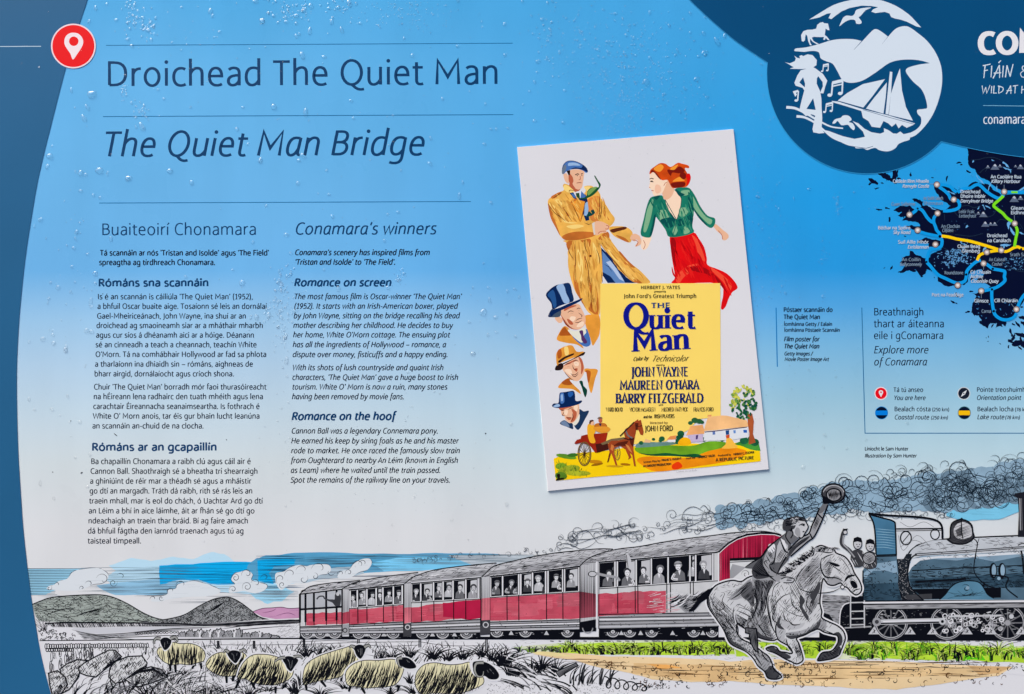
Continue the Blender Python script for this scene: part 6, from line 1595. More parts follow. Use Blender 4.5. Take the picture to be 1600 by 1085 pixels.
for i in range(130):
    x = rng.uniform(1440, 1720); c_, hh = axis(x)
    y = c_ + rng.uniform(-.2, 1.0) * hh; k.spiral(x, y, rng.uniform(2, 7), .6, rng.uniform(0, 6.3), rng.uniform(.5, 1.0), SMK)
for i in range(60):
    x = rng.uniform(1150, 1500); c_, hh = axis(x)
    k.spiral(x, c_ + hh + rng.uniform(-3, 12), rng.uniform(4, 10), rng.uniform(.5, 1.4), rng.uniform(0, 6.3), .7, ink(56, 68, 78), rng.choice([1, -1]))
for i in range(22):
    x = rng.uniform(1380, 1600); c_, hh = axis(x)
    k.spiral(x, c_ - hh + rng.uniform(-12, 2), rng.uniform(6, 13), rng.uniform(.5, 1.0), rng.uniform(2.5, 4), .75, SMK, 1)
GS = ink(70, 76, 84)
for i in range(58):
    x = rng.uniform(870, 1130); c_, hh = axis(x)
    k.spiral(x, c_ + rng.uniform(-1, 1) * hh, rng.uniform(4, 12), rng.uniform(.5, 1.7), rng.uniform(0, 6.3), .75, GS, rng.choice([1, -1]))
for i in range(40):
    x = rng.uniform(640, 880); y = np.interp(x, [640, 880], [876, 858]) + rng.uniform(-4, 4)
    k.spiral(x, float(y), rng.uniform(2, 6), rng.uniform(.6, 1.2), rng.uniform(0, 6.3), .6, GS, rng.choice([1, -1]))
for P in ([(875, 837), (884, 844), (896, 842), (906, 832), (918, 830), (926, 838), (934, 848), (944, 850)], [(866, 864), (870, 854), (884, 849), (898, 854), (908, 858), (924, 852), (934, 842)], [(872, 860), (884, 856), (896, 858)], [(934, 844), (950, 830), (964, 826), (976, 834), (986, 842), (1000, 840)], [(1064, 812), (1070, 798), (1084, 792), (1100, 800)], [(1092, 796), (1100, 790), (1108, 798), (1120, 804)]):
    k.stroke(P, 1.0, GS, smooth=True, taper=True)
k.build('printed_smoke', board)

# --- rolling stock
PEN = 1.35
t = None
TZ = 296
train = Art(TZ)
train.fill([(468, 994.5), (800, 995), (1300, 996), (1850, 995), (1850, 1001), (1300, 1001.5), (800, 999.4), (468, 999.2)], BK)
train.up()
for i in range(60):
    x = 860 + i * 13 + rng.uniform(-4, 4); train.stroke([(x, 1001.6), (x + rng.uniform(3, 9), 1002.2)], 1.2, G3)
trn = train.build('printed_train', board)

def lerp(a, b, u): return a + (b - a) * u
def passenger(a, x, y, s, dark=False):
    """one traveller: head, hair or hat, shoulders and an arm on the sill"""
    c1 = rng.choice([ink(206, 206, 208), PAPER, G1]); c2 = rng.choice([G2, G3, G1, G4])
    ln = rng.uniform(-.35, .35)
    a.fill([(x - s * 1.15, y + s * 2.7), (x - s * 1.0, y + s * 1.3), (x - s * .45, y + s * .75), (x + s * .45, y + s * .75), (x + s * 1.0, y + s * 1.3), (x + s * 1.15, y + s * 2.7)], c2)
    a.fill([(x - s * .3, y + s * .6), (x + s * .3, y + s * .6), (x + s * .05, y + s * 1.7)], PAPER)
    a.fill([(x - s * .7 + ln * s, y - s * .1), (x - s * .62 + ln * s, y - s * .75), (x + ln * s, y - s * 1.02), (x + s * .62 + ln * s, y - s * .75), (x + s * .7 + ln * s, y - s * .05), (x, y + s * .3)], rng.choice([G4, G3, G2]), True, 3)
    a.disc(x + ln * s, y + s * .08, s * .52, c1, s * .66, n=12)
    a.up()
    if rng.random() < .3:
        a.stroke([(x - s * .95 + ln * s, y - s * .42), (x + s * .95 + ln * s, y - s * .5)], .9, BK)
    a.ring(x + ln * s, y + s * .08, s * .52, .45, BK, ry=s * .66, a0=-20, a1=200, n=10)
    for dx in (-.2, .2): a.stroke([(x + (dx + ln) * s - s * .1, y), (x + (dx + ln) * s + s * .1, y)], .5, BK)
    a.stroke([(x + ln * s - s * .15, y + s * .42), (x + ln * s + s * .15, y + s * .4)], .45, BK)
    for j in range(4):
        xx = x + rng.uniform(-.9, .9) * s; a.stroke([(xx, y + s * 1.1), (xx + rng.uniform(-.3, .3) * s, y + s * 2.6)], .5, BK, taper=True)
    if rng.random() < .6:
        d = rng.choice([-1, 1]); a.stroke([(x + d * s * .9, y + s * 1.4), (x + d * s * 1.3, y + s * 2.3), (x + d * s * .3, y + s * 2.5)], s * .09, c1, smooth=True); a.stroke([(x + d * s * .9, y + s * 1.5), (x + d * s * 1.25, y + s * 2.4), (x + d * s * .3, y + s * 2.6)], .5, BK, smooth=True)
    a.up()

def carriage(lay, F, xl, xr, eL, eR, wbL, wbR, rtL, rtR, rbL, rbR, bL, bR, uL, uR, roof, posts, doors, wheels, rail, people=1.0, open_end=False, redfrom=None, redto=None):
    """a coach side drawn in a zoom frame F=(ox, oy, s); L/R are heights at its left and right ends"""
    a = Art(lay).frame(*F)
    def Y(l, r, x): return lerp(l, r, (x - xl) / (xr - xl))
    S = F[2] / 3.807
    # under-gear and wheels
    a.fill([(xl, Y(uL, uR, xl) - 6), (xr, Y(uL, uR, xr) - 6), (xr, rail), (xl, rail)], BK)
    for i in range(26):
        x = rng.uniform(xl + 4, xr - 20); y = rng.uniform(Y(uL, uR, x), rail - 6)
        a.stroke([(x, y), (x + rng.uniform(5, 26), y + rng.uniform(-2, 2))], .6, rng.choice([G2, G3, G1]))
    a.up()
    for i in range(len(wheels) - 1):
        mx = (wheels[i] + wheels[i + 1]) / 2
        a.fill([(mx, rail - 42), (mx + 15, rail - 16), (mx - 15, rail - 16)], G1)
    for wx in wheels:
        yc = rail - 34
        a.fill([(wx + 36 * math.cos(q * math.pi / 10), yc + 30 * math.sin(q * math.pi / 10)) for q in range(0, 11)], G4)
        a.up()
        a.ring(wx, yc, 34, 1.2, G1, ry=29, a0=5, a1=175, n=14); a.ring(wx, yc, 22, .9, G2, ry=19, a0=5, a1=175, n=12); a.ring(wx, yc, 9, 1.4, G1, ry=7, n=10)
        a.up()
    # body
    side = [(xl, eL), (xr, eR), (xr, bR), (xl, bL)]
    a.fill(side, ink(196, 196, 198, .06, 60))
    sole = [(xl - 2, bL), (xr + 2, bR), (xr + 2, uR), (xl - 2, uL)]
    a.fill(sole, G2)
    a.up()
    for u in (.0, .22, .5, .72, 1.0):
        a.stroke([(xl, lerp(bL, uL, u)), (xr, lerp(bR, uR, u))], rng.choice([.7, 1.0]), BK)
    a.stroke([(xl, lerp(bL, uL, .36)), (xr, lerp(bR, uR, .36))], 1.4, PAPER); a.stroke([(xl, lerp(bL, uL, .86)), (xr, lerp(bR, uR, .86))], 1.6, ink(184, 184, 190))
    for i in range(int((xr - xl) / 14)):
        x = rng.uniform(xl, xr - 14); y = Y(bL, bR, x) + rng.uniform(4, (uL - bL) - 3)
        a.stroke([(x, y), (x + rng.uniform(2, 10), y + rng.uniform(-4, 4))], .6, BK)
    # red paint band
    r0 = xl if redfrom is None else redfrom; r1 = xr if redto is None else redto
    band = [(r0, Y(rtL, rtR, r0))]
    n = 9
    for i in range(1, n):
        x = lerp(r0, r1, i / n); band.append((x, Y(rtL, rtR, x) + rng.uniform(-5, 5)))
    band += [(r1, Y(rtL, rtR, r1)), (r1, Y(rbL, rbR, r1))]
    for i in range(n - 1, 0, -1):
        x = lerp(r0, r1, i / n); band.append((x, Y(rbL, rbR, x) + rng.uniform(-4, 4)))
    band.append((r0, Y(rbL, rbR, r0)))
    a.fill(band, RED)
    for i in range(5):
        x = rng.uniform(r0, r1 - 30); w_ = rng.uniform(50, 170); x2 = min(x + w_, r1 - 2)
        u0 = rng.uniform(0, .5); u1 = rng.uniform(u0 + .25, 1)
        q_ = [(x, lerp(Y(rtL, rtR, x), Y(rbL, rbR, x), u0)), (x2, lerp(Y(rtL, rtR, x2), Y(rbL, rbR, x2), u0)), (x2, lerp(Y(rtL, rtR, x2), Y(rbL, rbR, x2), u1)), (x, lerp(Y(rtL, rtR, x), Y(rbL, rbR, x), u1))]
        a.fill(ragged(q_, 9, 3), rng.choice([ink(198, 92, 108, .14, 60), ink(180, 66, 84, .14, 60), ink(194, 86, 102, .14, 60), ink(182, 88, 102, .14, 60)]))
    a.up()
    for i in range(int((r1 - r0) / 9)):
        x = rng.uniform(r0, r1 - 20); y = rng.uniform(Y(rtL, rtR, x) + 4, Y(rbL, rbR, x) - 4); L = rng.uniform(20, 90)
        a.stroke([(x, y), (min(x + L, r1), y + (rtR - rtL) / (xr - xl) * L * .6)], rng.uniform(.6, 2.2), rng.choice([RED3, ink(188, 50, 76), ink(208, 86, 104)]), taper=True)
    for i in range(int((xr - xl) / 7)):
        x = rng.uniform(xl, xr); y = rng.uniform(Y(rtL, rtR, x) - 10, Y(rbL, rbR, x) + 8)
        a.stroke([(x, y), (x + rng.uniform(-6, 8), y + rng.uniform(-4, 6))], rng.uniform(.4, 1.3), BK, taper=True)
    a.up()
    # glazed band
    for i in range(len(posts) - 1):
        x0, x1 = posts[i], posts[i + 1]
        if x1 - x0 < 8: continue
        q = [(x0, Y(eL, eR, x0) + 8), (x1, Y(eL, eR, x1) + 8), (x1, Y(wbL, wbR, x1)), (x0, Y(wbL, wbR, x0))]
        if open_end and i < open_end:
            a.fill(q, ink(176, 178, 184, .05, 60)); continue
        a.fill(q, BK)
        if rng.random() < .5:
            u0 = rng.uniform(.2, .5)
            a.fill([(lerp(x0, x1, u0), Y(eL, eR, x0) + 14), (x1 - 2, Y(eL, eR, x1) + 13), (x1 - 2, Y(wbL, wbR, x1) - 30), (lerp(x0, x1, u0), Y(wbL, wbR, x0) - 34)], G1)
        a.up()
        hh = Y(wbL, wbR, x0) - Y(eL, eR, x0)
        m_ = max(1, int((x1 - x0) / (hh * .42)))
        for j in range(m_):
            if rng.random() > people: continue
            px_ = lerp(x0, x1, (j + .5) / m_) + rng.uniform(-5, 5); ps = hh * rng.uniform(.16, .2)
            passenger(a, px_, lerp(Y(eL, eR, px_), Y(wbL, wbR, px_), rng.uniform(.36, .52)), ps)
        a.fill([(x0, Y(wbL, wbR, x0) - 1), (x1, Y(wbL, wbR, x1) - 1), (x1, Y(wbL, wbR, x1) + 9), (x0, Y(wbL, wbR, x0) + 9)], ink(200, 200, 202))
    a.up()
    for x in posts:
        y0 = Y(eL, eR, x); y1 = Y(wbL, wbR, x)
        a.stroke([(x, y0), (x, y1 + (80 if open_end else 2))], 2.6 * S if not open_end else 2.4, PAPER if not open_end else BK)
    a.up()
    if not open_end:
        for x in posts:
            y0 = Y(eL, eR, x); y1 = Y(wbL, wbR, x)
            for d in (-6, 6):
                a.stroke([(x + d * S, y0 + 4), (x + d * S, y1)], .7, BK)
    for x in doors:
        a.stroke([(x, Y(wbL, wbR, x)), (x + 1, Y(bL, bR, x) - 6)], 1.1, BK)
    a.stroke([(xl, Y(wbL, wbR, xl) + 6), (xr, Y(wbL, wbR, xr) + 6)], .9, BK); a.stroke([(xl, bL), (xr, bR)], 1.2, BK)
    a.stroke([(xl, eL), (xl, uL)], 1.1, BK); a.stroke([(xr, eR), (xr, uR)], 1.1, BK)
    # roof
    R_ = spline(roof, False, 4) + [(xr, eR + 4), (xl, eL + 4)]
    a.fill(R_, G1)
    a.fill([(lerp(x, (xl + xr) / 2, .03), lerp(y, Y(eL, eR, min(max(x, xl), xr)), .5)) for x, y in spline(roof, False, 4)] + [(xr, eR + 3), (xl, eL + 3)], G2)
    a.up()
    ang = math.degrees(math.atan2(eR - eL, xr - xl))
    a.hatch(R_, ang, 7 * S, .6, BK, brk=60, keep=.75, rnd=rng, wob=.4); a.hatch(R_, ang - 30, 11 * S, .5, BK, brk=24, keep=.4, rnd=rng)
    for i in range(10):
        x = rng.uniform(xl, xr - 30); y = Y(eL, eR, x) - rng.uniform(8, 34)
        a.stroke([(x, y), (x + 14, y - 8), (x + 34, y - 6)], rng.uniform(.5, 1.4), rng.choice([BK, PAPER, G4]), smooth=True, taper=True)
    a.stroke(spline(roof, False, 4), 1.2, BK); a.stroke([(xl - 2, eL + 2), (xr + 2, eR + 2)], 1.6, BK); a.stroke([(xl, eL - 3), (xr, eR - 3)], .9, PAPER)
    return a
F2 = (400, 800, 3.807); F3 = (800, 750, 3.807)
RAIL2 = 756
a = carriage(300, F2, 262, 514, 488, 458, 578, 562, 606, 594, 676, 668, 684, 676, 722, 718, [(262, 488), (300, 456), (340, 439), (430, 425), (520, 416), (620, 408)], [262, 295, 345, 418, 480, 514], [295, 345, 418, 480], [305, 382, 468], RAIL2, open_end=5, redfrom=300)
a.up(); a.fill([(470, 492), (490, 484), (506, 500), (500, 560), (474, 562), (455, 540), (430, 530), (420, 522), (455, 520), (468, 520)], G4, True, 3); a.disc(487, 488, 10, G1, 12, n=10); a.stroke([(362, 520), (376, 504), (400, 502), (410, 516), (440, 526)], 1.6, G4, smooth=True)
a.stroke([(262, 578), (514, 562)], 1.4, BK)
a.build('carriage', trn)
a = carriage(300, F2, 553, 878, 463, 430, 570, 545, 580, 556, 668, 650, 672, 654, 724, 722, [(514, 458), (550, 438), (590, 420), (700, 396), (820, 378), (965, 360)], [560, 603, 660, 715, 755, 817, 870], [606, 660, 758, 815], [612, 706, 816], RAIL2)
a.up(); a.fill([(514, 460), (553, 462), (553, 690), (514, 696)], G1); a.fill([(514, 600), (553, 592), (553, 662), (514, 668)], RED); a.up(); a.hatch([(514, 460), (553, 462), (553, 690), (514, 696)], 90, 9, .6, BK, rnd=rng); a.fill([(510, 672), (552, 668), (552, 730), (510, 734)], G2); a.ring(530, 704, 12, 1.0, BK); a.stroke([(514, 460), (512, 720)], 1.3, BK)
a.build('carriage', trn)
a = carriage(300, F2, 922, 1336, 424, 388, 535, 512, 568, 520, 656, 630, 660, 640, 724, 718, [(884, 428), (920, 398), (960, 377), (1060, 346), (1180, 328), (1300, 315), (1430, 304)], [925, 980, 1056, 1113, 1172, 1248, 1322], [984, 1058, 1176, 1248], [990, 1110, 1252], RAIL2)
a.up(); a.fill(ragged([(1112, 540), (1200, 532), (1338, 524), (1345, 630), (1250, 640), (1180, 632), (1112, 624)], 4), RED2); a.up()
for x in (1176, 1248): a.stroke([(x, 530), (x, 640)], 1.1, BK)
a.up(); a.fill([(880, 430), (922, 424), (922, 690), (880, 700)], G1); a.fill([(880, 570), (922, 566), (922, 656), (880, 664)], RED3); a.up(); a.hatch([(880, 430), (922, 424), (922, 690), (880, 700)], 90, 9, .6, BK, rnd=rng); a.fill([(876, 664), (924, 660), (926, 740), (876, 742)], G4); a.ring(902, 686, 13, 1.1, G1); a.stroke([(880, 430), (880, 700)], 1.3, BK)
a.build('carriage', trn)
a = carriage(300, F3, -132, 404, 574, 513, 694, 660, 700, 664, 838, 824, 846, 832, 900, 890, [(-180, 578), (-140, 540), (-100, 510), (0, 484), (120, 458), (250, 436), (400, 420), (520, 410), (600, 412)], [-128, -56, 40, 52, 122, 200, 214, 302, 312, 398], [-30, 40, 205, 302], [-90, 80, 330], 938)
a.up(); a.fill([(-184, 580), (-132, 574), (-132, 862), (-184, 868)], G1); a.fill([(-184, 706), (-132, 700), (-132, 838), (-184, 842)], RED3); a.up(); a.hatch([(-184, 580), (-132, 574), (-132, 862), (-184, 868)], 90, 9, .6, BK, rnd=rng); a.fill([(-190, 836), (-130, 832), (-128, 920), (-190, 924)], G4); a.ring(-156, 862, 15, 1.2, G1); a.stroke([(-184, 580), (-184, 868)], 1.3, BK)
a.build('carriage', trn)
a = carriage(300, F3, 516, 1228, 488, 428, 642, 594, 678, 644, 812, 770, 800, 790, 886, 872, [(404, 512), (440, 478), (490, 450), (560, 428), (640, 410), (760, 396), (900, 370), (1050, 348), (1200, 330), (1300, 316), (1420, 308), (1500, 306), (1590, 322)], [516, 612, 626, 738, 828, 928, 1058, 1092, 1194], [628, 732, 748, 920, 942, 1060, 1078], [600, 700, 830, 1080, 1190], 938, redto=915)
a.up()
for i in range(60):
    x = rng.uniform(800, 960); y = rng.uniform(660, 800); a.stroke([(x, y), (x + rng.uniform(20, 60), y - rng.uniform(0, 12))], rng.uniform(1, 3), rng.choice([PAPER, RED3, ink(196, 196, 198)]), taper=True)
a.up()
a.fill([(404, 514), (516, 488), (516, 830), (404, 850)], G1); a.fill([(404, 664), (516, 680), (516, 812), (404, 824)], ink(150, 70, 84, .1, 60)); a.up(); a.hatch([(404, 514), (516, 488), (516, 830), (404, 850)], 90, 8, 1.0, BK, rnd=rng, jit=.5)
a.fill([(400, 846), (504, 828), (500, 900), (400, 906)], BK); a.ring(450, 880, 30, 1.2, G2, a0=0, a1=180)
a.stroke([(504, 486), (504, 880)], 2.0, PAPER); a.stroke([(404, 514), (404, 850)], 1.4, BK)
a.up()
END = [(1228, 612), (1228, 432), (1262, 400), (1290, 376), (1340, 346), (1400, 326), (1480, 316), (1560, 318), (1600, 330), (1640, 360), (1640, 620)]
a.fill(END, RED2); a.up(); a.hatch(END, 90, 9, .9, ink(70, 6, 26), rnd=rng, keep=.8); a.hatch(END, 90, 26, 1.1, ink(214, 110, 130), rnd=rng, keep=.6)
a.fill([(1296, 620), (1296, 466), (1640, 450), (1640, 620)], ink(206, 206, 208)); a.fill([(1296, 482), (1296, 466), (1640, 450), (1640, 470)], BK); a.fill([(1296, 540), (1310, 500), (1390, 520), (1296, 600)], G2); a.up(); a.spiral(1390, 560, 26, 1.4, 3, .7, BK); a.spiral(1440, 590, 16, 1.2, 2, .6, BK); a.stroke([(1296, 490), (1480, 480)], 1.2, G3)
a.stroke(END[1:9], 2.4, BK); a.stroke([(x, y + 8) for x, y in END[1:9]], .8, PAPER); a.stroke([(1228, 432), (1228, 640)], 1.6, PAPER)
a.up(); a.disc(478, 560, 24, G1, 16, n=12); a.ring(478, 560, 24, .9, BK, ry=16); a.stroke([(500, 556), (560, 570), (620, 580), (640, 600)], 3.0, G2, smooth=True); a.fill([(676, 446), (690, 440), (706, 470), (712, 530), (690, 520)], G1, True, 3); a.stroke([(680, 446), (690, 520)], .7, BK)
a.build('carriage', trn)

# --- the engine
FL = (1180, 750, 3.807)
e = Art(420).frame(*FL)
STEEL = ink(78, 104, 122, .22, 50); STEEL2 = ink(50, 72, 88, .28, 50); STL = ink(130, 156, 176, .14, 50)
# running gear backdrop
e.fill([(380, 700), (640, 690), (2400, 715), (2400, 945), (1600, 948), (545, 948), (380, 948)], BK)
e.fill([(380, 680), (560, 690), (560, 726), (530, 740), (505, 790), (500, 880), (380, 880)], G2); e.up(); e.hatch([(380, 680), (560, 690), (560, 726), (530, 740), (505, 790), (500, 880), (380, 880)], 2, 6, .7, BK, brk=40, keep=.7, rnd=rng)
e.stroke([(385, 726), (560, 726)], 1.2, BK); e.stroke([(560, 730), (525, 745), (505, 790), (500, 880)], 1.2, PAPER, smooth=True); e.fill([(400, 790), (440, 800), (466, 840), (400, 840)], BK)
for x in (566, 648): e.stroke([(x, 650), (x, 880)], 1.5, G1)
for y in (730, 782, 826, 862): e.stroke([(566, y), (648, y - 2)], 1.4, G1)
e.stroke([(530, 880), (690, 872)], 1.6, G2)
for i in range(130):
    x = rng.uniform(510, 1600); y = rng.uniform(770, 900); e.stroke([(x, y), (x + rng.uniform(3, 16), y + rng.uniform(-2, 2))], rng.uniform(.5, 1.4), rng.choice([PAPER, G1, G2, G3]), taper=True)
e.up()
def wheel(x, y, r):
    e.disc(x, y, r, G4); e.disc(x, y, r * .88, BK)
    e.up()
    e.ring(x, y, r, 1.0, G2); e.ring(x, y, r * .9, .8, G1)
    for q in range(12):
        b_ = q * math.pi / 6; e.stroke([(x + r * .16 * math.cos(b_), y + r * .16 * math.sin(b_)), (x + r * .86 * math.cos(b_), y + r * .86 * math.sin(b_))], 1.5, G3)
    for i in range(26):
        yy = y + rng.uniform(-.8, .8) * r; w_ = math.sqrt(max(0, r * r - (yy - y) ** 2)) * .8; xx = x + rng.uniform(-1, .4) * w_
        e.stroke([(xx, yy), (xx + rng.uniform(8, 30), yy)], .7, rng.choice([G1, G2, BK]))
    e.disc(x, y, r * .16, G2)
    e.up()
for x in (806, 1140, 1500): wheel(x, 850, 98 if x < 1400 else 104)
for x in (706, 920, 1055, 1260, 1400, 1580):
    e.fill([(x, 872), (x + 32, 918), (x - 34, 918)], G1); e.up(); e.stroke([(x - 2, 886), (x + 4, 910)], .8, BK); e.stroke([(x + 8, 892), (x - 10, 912)], .8, BK)
for i in range(60):
    x = rng.uniform(1120, 1480); y = rng.uniform(800, 900); e.ring(x, y, rng.uniform(4, 14), rng.uniform(.7, 1.4), rng.choice([G1, G2, PAPER]), n=10)
for i in range(40):
    x = rng.uniform(1240, 1460); y = rng.uniform(790, 880); e.stroke([(x, y), (x + rng.uniform(10, 40), y + rng.uniform(-8, 8))], rng.uniform(.8, 2), rng.choice([G1, G2, BK]))
e.up()
e.stroke([(730, 846), (1120, 836)], 6.0, G1); e.stroke([(730, 854), (1120, 846)], 1.6, BK); e.stroke([(760, 842), (1110, 833)], 1.4, PAPER); e.up()
e.disc(722, 844, 26, G2, 26); e.disc(722, 844, 12, G4); e.disc(1112, 842, 20, G1); e.disc(1112, 842, 9, BK); e.disc(1150, 822, 16, G1); e.ring(1150, 822, 9, 1, BK); e.stroke([(1150, 812), (1460, 806)], 2.0, G1); e.disc(1522, 812, 14, G1)
# running plate
e.fill([(640, 728), (2400, 712), (2400, 752), (660, 772)], G2); e.up(); e.stroke([(640, 730), (2400, 713)], 1.8, PAPER); e.stroke([(644, 741), (2400, 724)], 1.3, BK); e.stroke([(660, 772), (2400, 752)], 1.4, BK); e.hatch([(640, 740), (2400, 722), (2400, 750), (660, 768)], -1, 8, .6, BK, brk=70, keep=.7, rnd=rng)
# boiler
e.fill([(838, 715), (838, 440), (900, 400), (960, 372), (1060, 352), (1300, 342), (1600, 330), (2400, 320), (2400, 716)], ink(186, 190, 196, .05, 50))
e.fill([(915, 712), (906, 560), (930, 470), (990, 452), (1300, 440), (1600, 420), (2400, 410), (2400, 716)], STEEL)
for P, c_ in (([(915, 500), (960, 476), (1060, 470), (1200, 480), (1300, 462), (1420, 486), (1600, 450), (1600, 430), (1300, 440), (1000, 452), (930, 470)], STL), ([(906, 560), (930, 470), (1000, 460), (1100, 452), (1300, 444), (1600, 424), (1600, 440), (1400, 452), (1240, 462), (1080, 466), (980, 480), (930, 520)], ink(206, 210, 216))):
    e.fill(P, c_)
e.fill([(915, 590), (1300, 570), (1600, 556), (1600, 640), (1300, 640), (930, 640)], STEEL2)
e.fill([(838, 440), (930, 440), (906, 560), (924, 640), (1000, 716), (850, 716)], ink(34, 38, 44, .3, 90))
e.up()
for i in range(420):
    x = rng.uniform(845, 960); y = rng.uniform(470, 715)
    if x < 915 or y > 640 + (x - 915): e.stroke([(x, y), (x + 2, y - 3)], .8, rng.choice([G2, BK]))
e.fill([(930, 650), (1460, 640), (1460, 700), (900, 712), (1000, 700)], BK); e.fill([(890, 685), (1050, 676), (1050, 708), (900, 712)], G4)
e.up()
for P, wd in (([(910, 440), (930, 412), (965, 388), (1040, 360), (1160, 350), (1300, 342), (1600, 330)], 1.6), ([(905, 560), (912, 500), (930, 462), (960, 440)], 1.6), ([(950, 440), (1200, 424), (1600, 396)], 1.0), ([(950, 450), (1200, 434), (1600, 404)], .9), ([(930, 540), (1300, 520), (1600, 508)], 1.1), ([(950, 604), (1200, 592), (1250, 580)], 2.0), ([(950, 612), (1200, 600), (1270, 582)], .8),
              ([(1300, 350), (1320, 380), (1306, 460), (1300, 540), (1330, 590), (1380, 630), (1420, 640)], 1.2), ([(1330, 348), (1316, 400), (1310, 470)], .7), ([(905, 560), (915, 620), (940, 660), (1000, 716)], 1.5), ([(838, 300), (842, 460), (846, 620), (870, 690), (900, 716)], 1.6), ([(1560, 390), (1580, 380), (1600, 378)], 1.2), ([(1580, 420), (1590, 480), (1596, 560)], 2.2)):
    e.stroke(P, wd, BK, smooth=True)
for P in ([(915, 600), (1300, 580), (1600, 566), (1600, 640), (930, 644)], [(930, 530), (1300, 512), (1600, 500), (1600, 560), (1300, 574), (915, 590)]):
    e.hatch(P, -2, 6, .9, BK, brk=60, keep=.7, rnd=rng, wob=.3)
e.hatch([(915, 620), (1300, 604), (1600, 600), (1600, 640), (930, 648)], 40, 8, .9, BK, brk=20, keep=.6, rnd=rng)
e.hatch([(960, 380), (1300, 346), (1600, 334), (1600, 380), (1300, 400), (960, 430)], -3, 9, .6, BK, brk=40, keep=.4, rnd=rng, wob=.5)
e.hatch([(640, 600), (846, 590), (868, 716), (640, 716)], -1, 7, .9, BK, brk=50, keep=.8, rnd=rng, wob=.3); e.hatch([(720, 260), (826, 270), (836, 440), (722, 440)], 4, 12, .5, BK, brk=50, keep=.5, rnd=rng)
for i in range(60):
    x = rng.uniform(940, 1590); y = rng.uniform(360, 470); e.stroke([(x, y), (x + 12, y + rng.uniform(-14, 10)), (x + 26, y + rng.uniform(-10, 14))], .6, G3, smooth=True, taper=True)
for i in range(90):
    x = rng.uniform(930, 1590); y = rng.uniform(470, 640); e.stroke([(x, y), (x + rng.uniform(4, 20), y + rng.uniform(-3, 3))], rng.uniform(.6, 1.8), BK, taper=True)
for i in range(40):
    x = rng.uniform(930, 1290); y = rng.uniform(500, 600); e.spiral(x, y, rng.uniform(5, 14), .6, rng.uniform(0, 6), .7, BK)
e.up()
for x in (1414, 1466):
    e.disc(x, 540, 20, BK, 44); e.disc(x + 4, 538, 13, STL, 36); e.up(); e.ring(x, 540, 20, 1.0, BK, ry=44)
e.disc(1448, 586, 10, STL); e.stroke([(1400, 566), (1500, 580), (1490, 640), (1560, 700)], 1.6, BK, smooth=True)
ARCH = spline([(1094, 712), (1130, 680), (1160, 640), (1200, 612), (1260, 600), (1320, 606), (1350, 630), (1380, 680), (1418, 704)], False, 4)
e.fill(ARCH + [(1418, 712)], ink(84, 126, 150, .14, 50)); e.up(); e.stroke(ARCH, 1.3, BK); e.spiral(1252, 644, 26, 1.2, 3.6, 1.0, BK); e.disc(1262, 642, 11, STL)
for i in range(20): e.stroke([(rng.uniform(1140, 1370), rng.uniform(650, 705)), (rng.uniform(1140, 1370), rng.uniform(650, 705))][:1] + [(rng.uniform(1200, 1300), 690)], .3, BK)
# dome and chimney
DOME = spline([(1140, 352), (1158, 344), (1160, 290), (1170, 258), (1200, 240), (1226, 236), (1258, 244), (1286, 270), (1292, 310), (1300, 340), (1276, 366), (1230, 382), (1180, 378), (1156, 366)], True, 3)
e.fill(DOME, G4); e.fill([(1180, 290), (1220, 250), (1276, 270), (1286, 330), (1240, 352), (1190, 340)], G1, True, 3); e.fill([(1190, 300), (1230, 270), (1230, 330), (1200, 336)], G3); e.up(); e.stroke(DOME, 1.8, BK, closed=True); e.stroke([(1224, 228), (1226, 300), (1234, 350)], 1.2, BK, smooth=True); e.hatch(DOME, -20, 8, .8, BK, rnd=rng, keep=.6); e.disc(1226, 232, 7, BK)
e.fill([(1560, 340), (1566, 200), (1560, 108), (1538, 98), (1542, 80), (1600, 72), (1700, 72), (1760, 80), (1756, 100), (1730, 108), (1726, 200), (1730, 340)], ink(34, 34, 40, .2, 60)); e.up(); e.stroke([(1572, 110), (1576, 300)], 1.2, G2); e.stroke([(1582, 110), (1586, 300)], .9, G3)
e.up()
# cab
e.fill([(640, 716), (636, 540), (715, 450), (838, 446), (850, 560), (846, 640), (868, 716)], STEEL)
e.fill([(640, 560), (700, 500), (838, 480), (846, 560), (780, 540), (700, 540), (650, 590)], STL)
e.fill([(640, 620), (846, 610), (868, 716), (640, 716)], STEEL2)
e.fill([(674, 202), (760, 226), (826, 250), (836, 444), (720, 444), (712, 300), (700, 260)], ink(70, 116, 146, .14, 50))
e.fill([(838, 290), (838, 240), (1000, 236), (1080, 252), (1110, 286), (1110, 296), (838, 300)], ink(208, 210, 214))
e.fill([(838, 300), (1108, 296), (1110, 352), (1040, 362), (960, 384), (905, 430), (880, 470), (842, 470)], ink(200, 203, 208, .04, 50))
e.up()
for P, wd in (([(672, 200), (800, 212), (950, 220), (1060, 236), (1106, 270), (1112, 350)], 2.4), ([(674, 202), (700, 250), (712, 320), (718, 450)], 1.8), ([(684, 208), (760, 228), (820, 246), (832, 280), (838, 450)], 1.8), ([(838, 292), (1112, 290)], 1.8), ([(838, 304), (1110, 300)], .9), ([(640, 540), (640, 716)], 1.6), ([(720, 448), (838, 444)], 1.6), ([(640, 458), (838, 452)], 1.2)):
    e.stroke(P, wd, BK, smooth=len(P) > 3)
e.ring(895, 346, 32, 1.6, BK, ry=40); e.stroke([(872, 374), (918, 318)], 1.0, BK); e.ring(1068, 324, 26, 1.4, BK, ry=30)
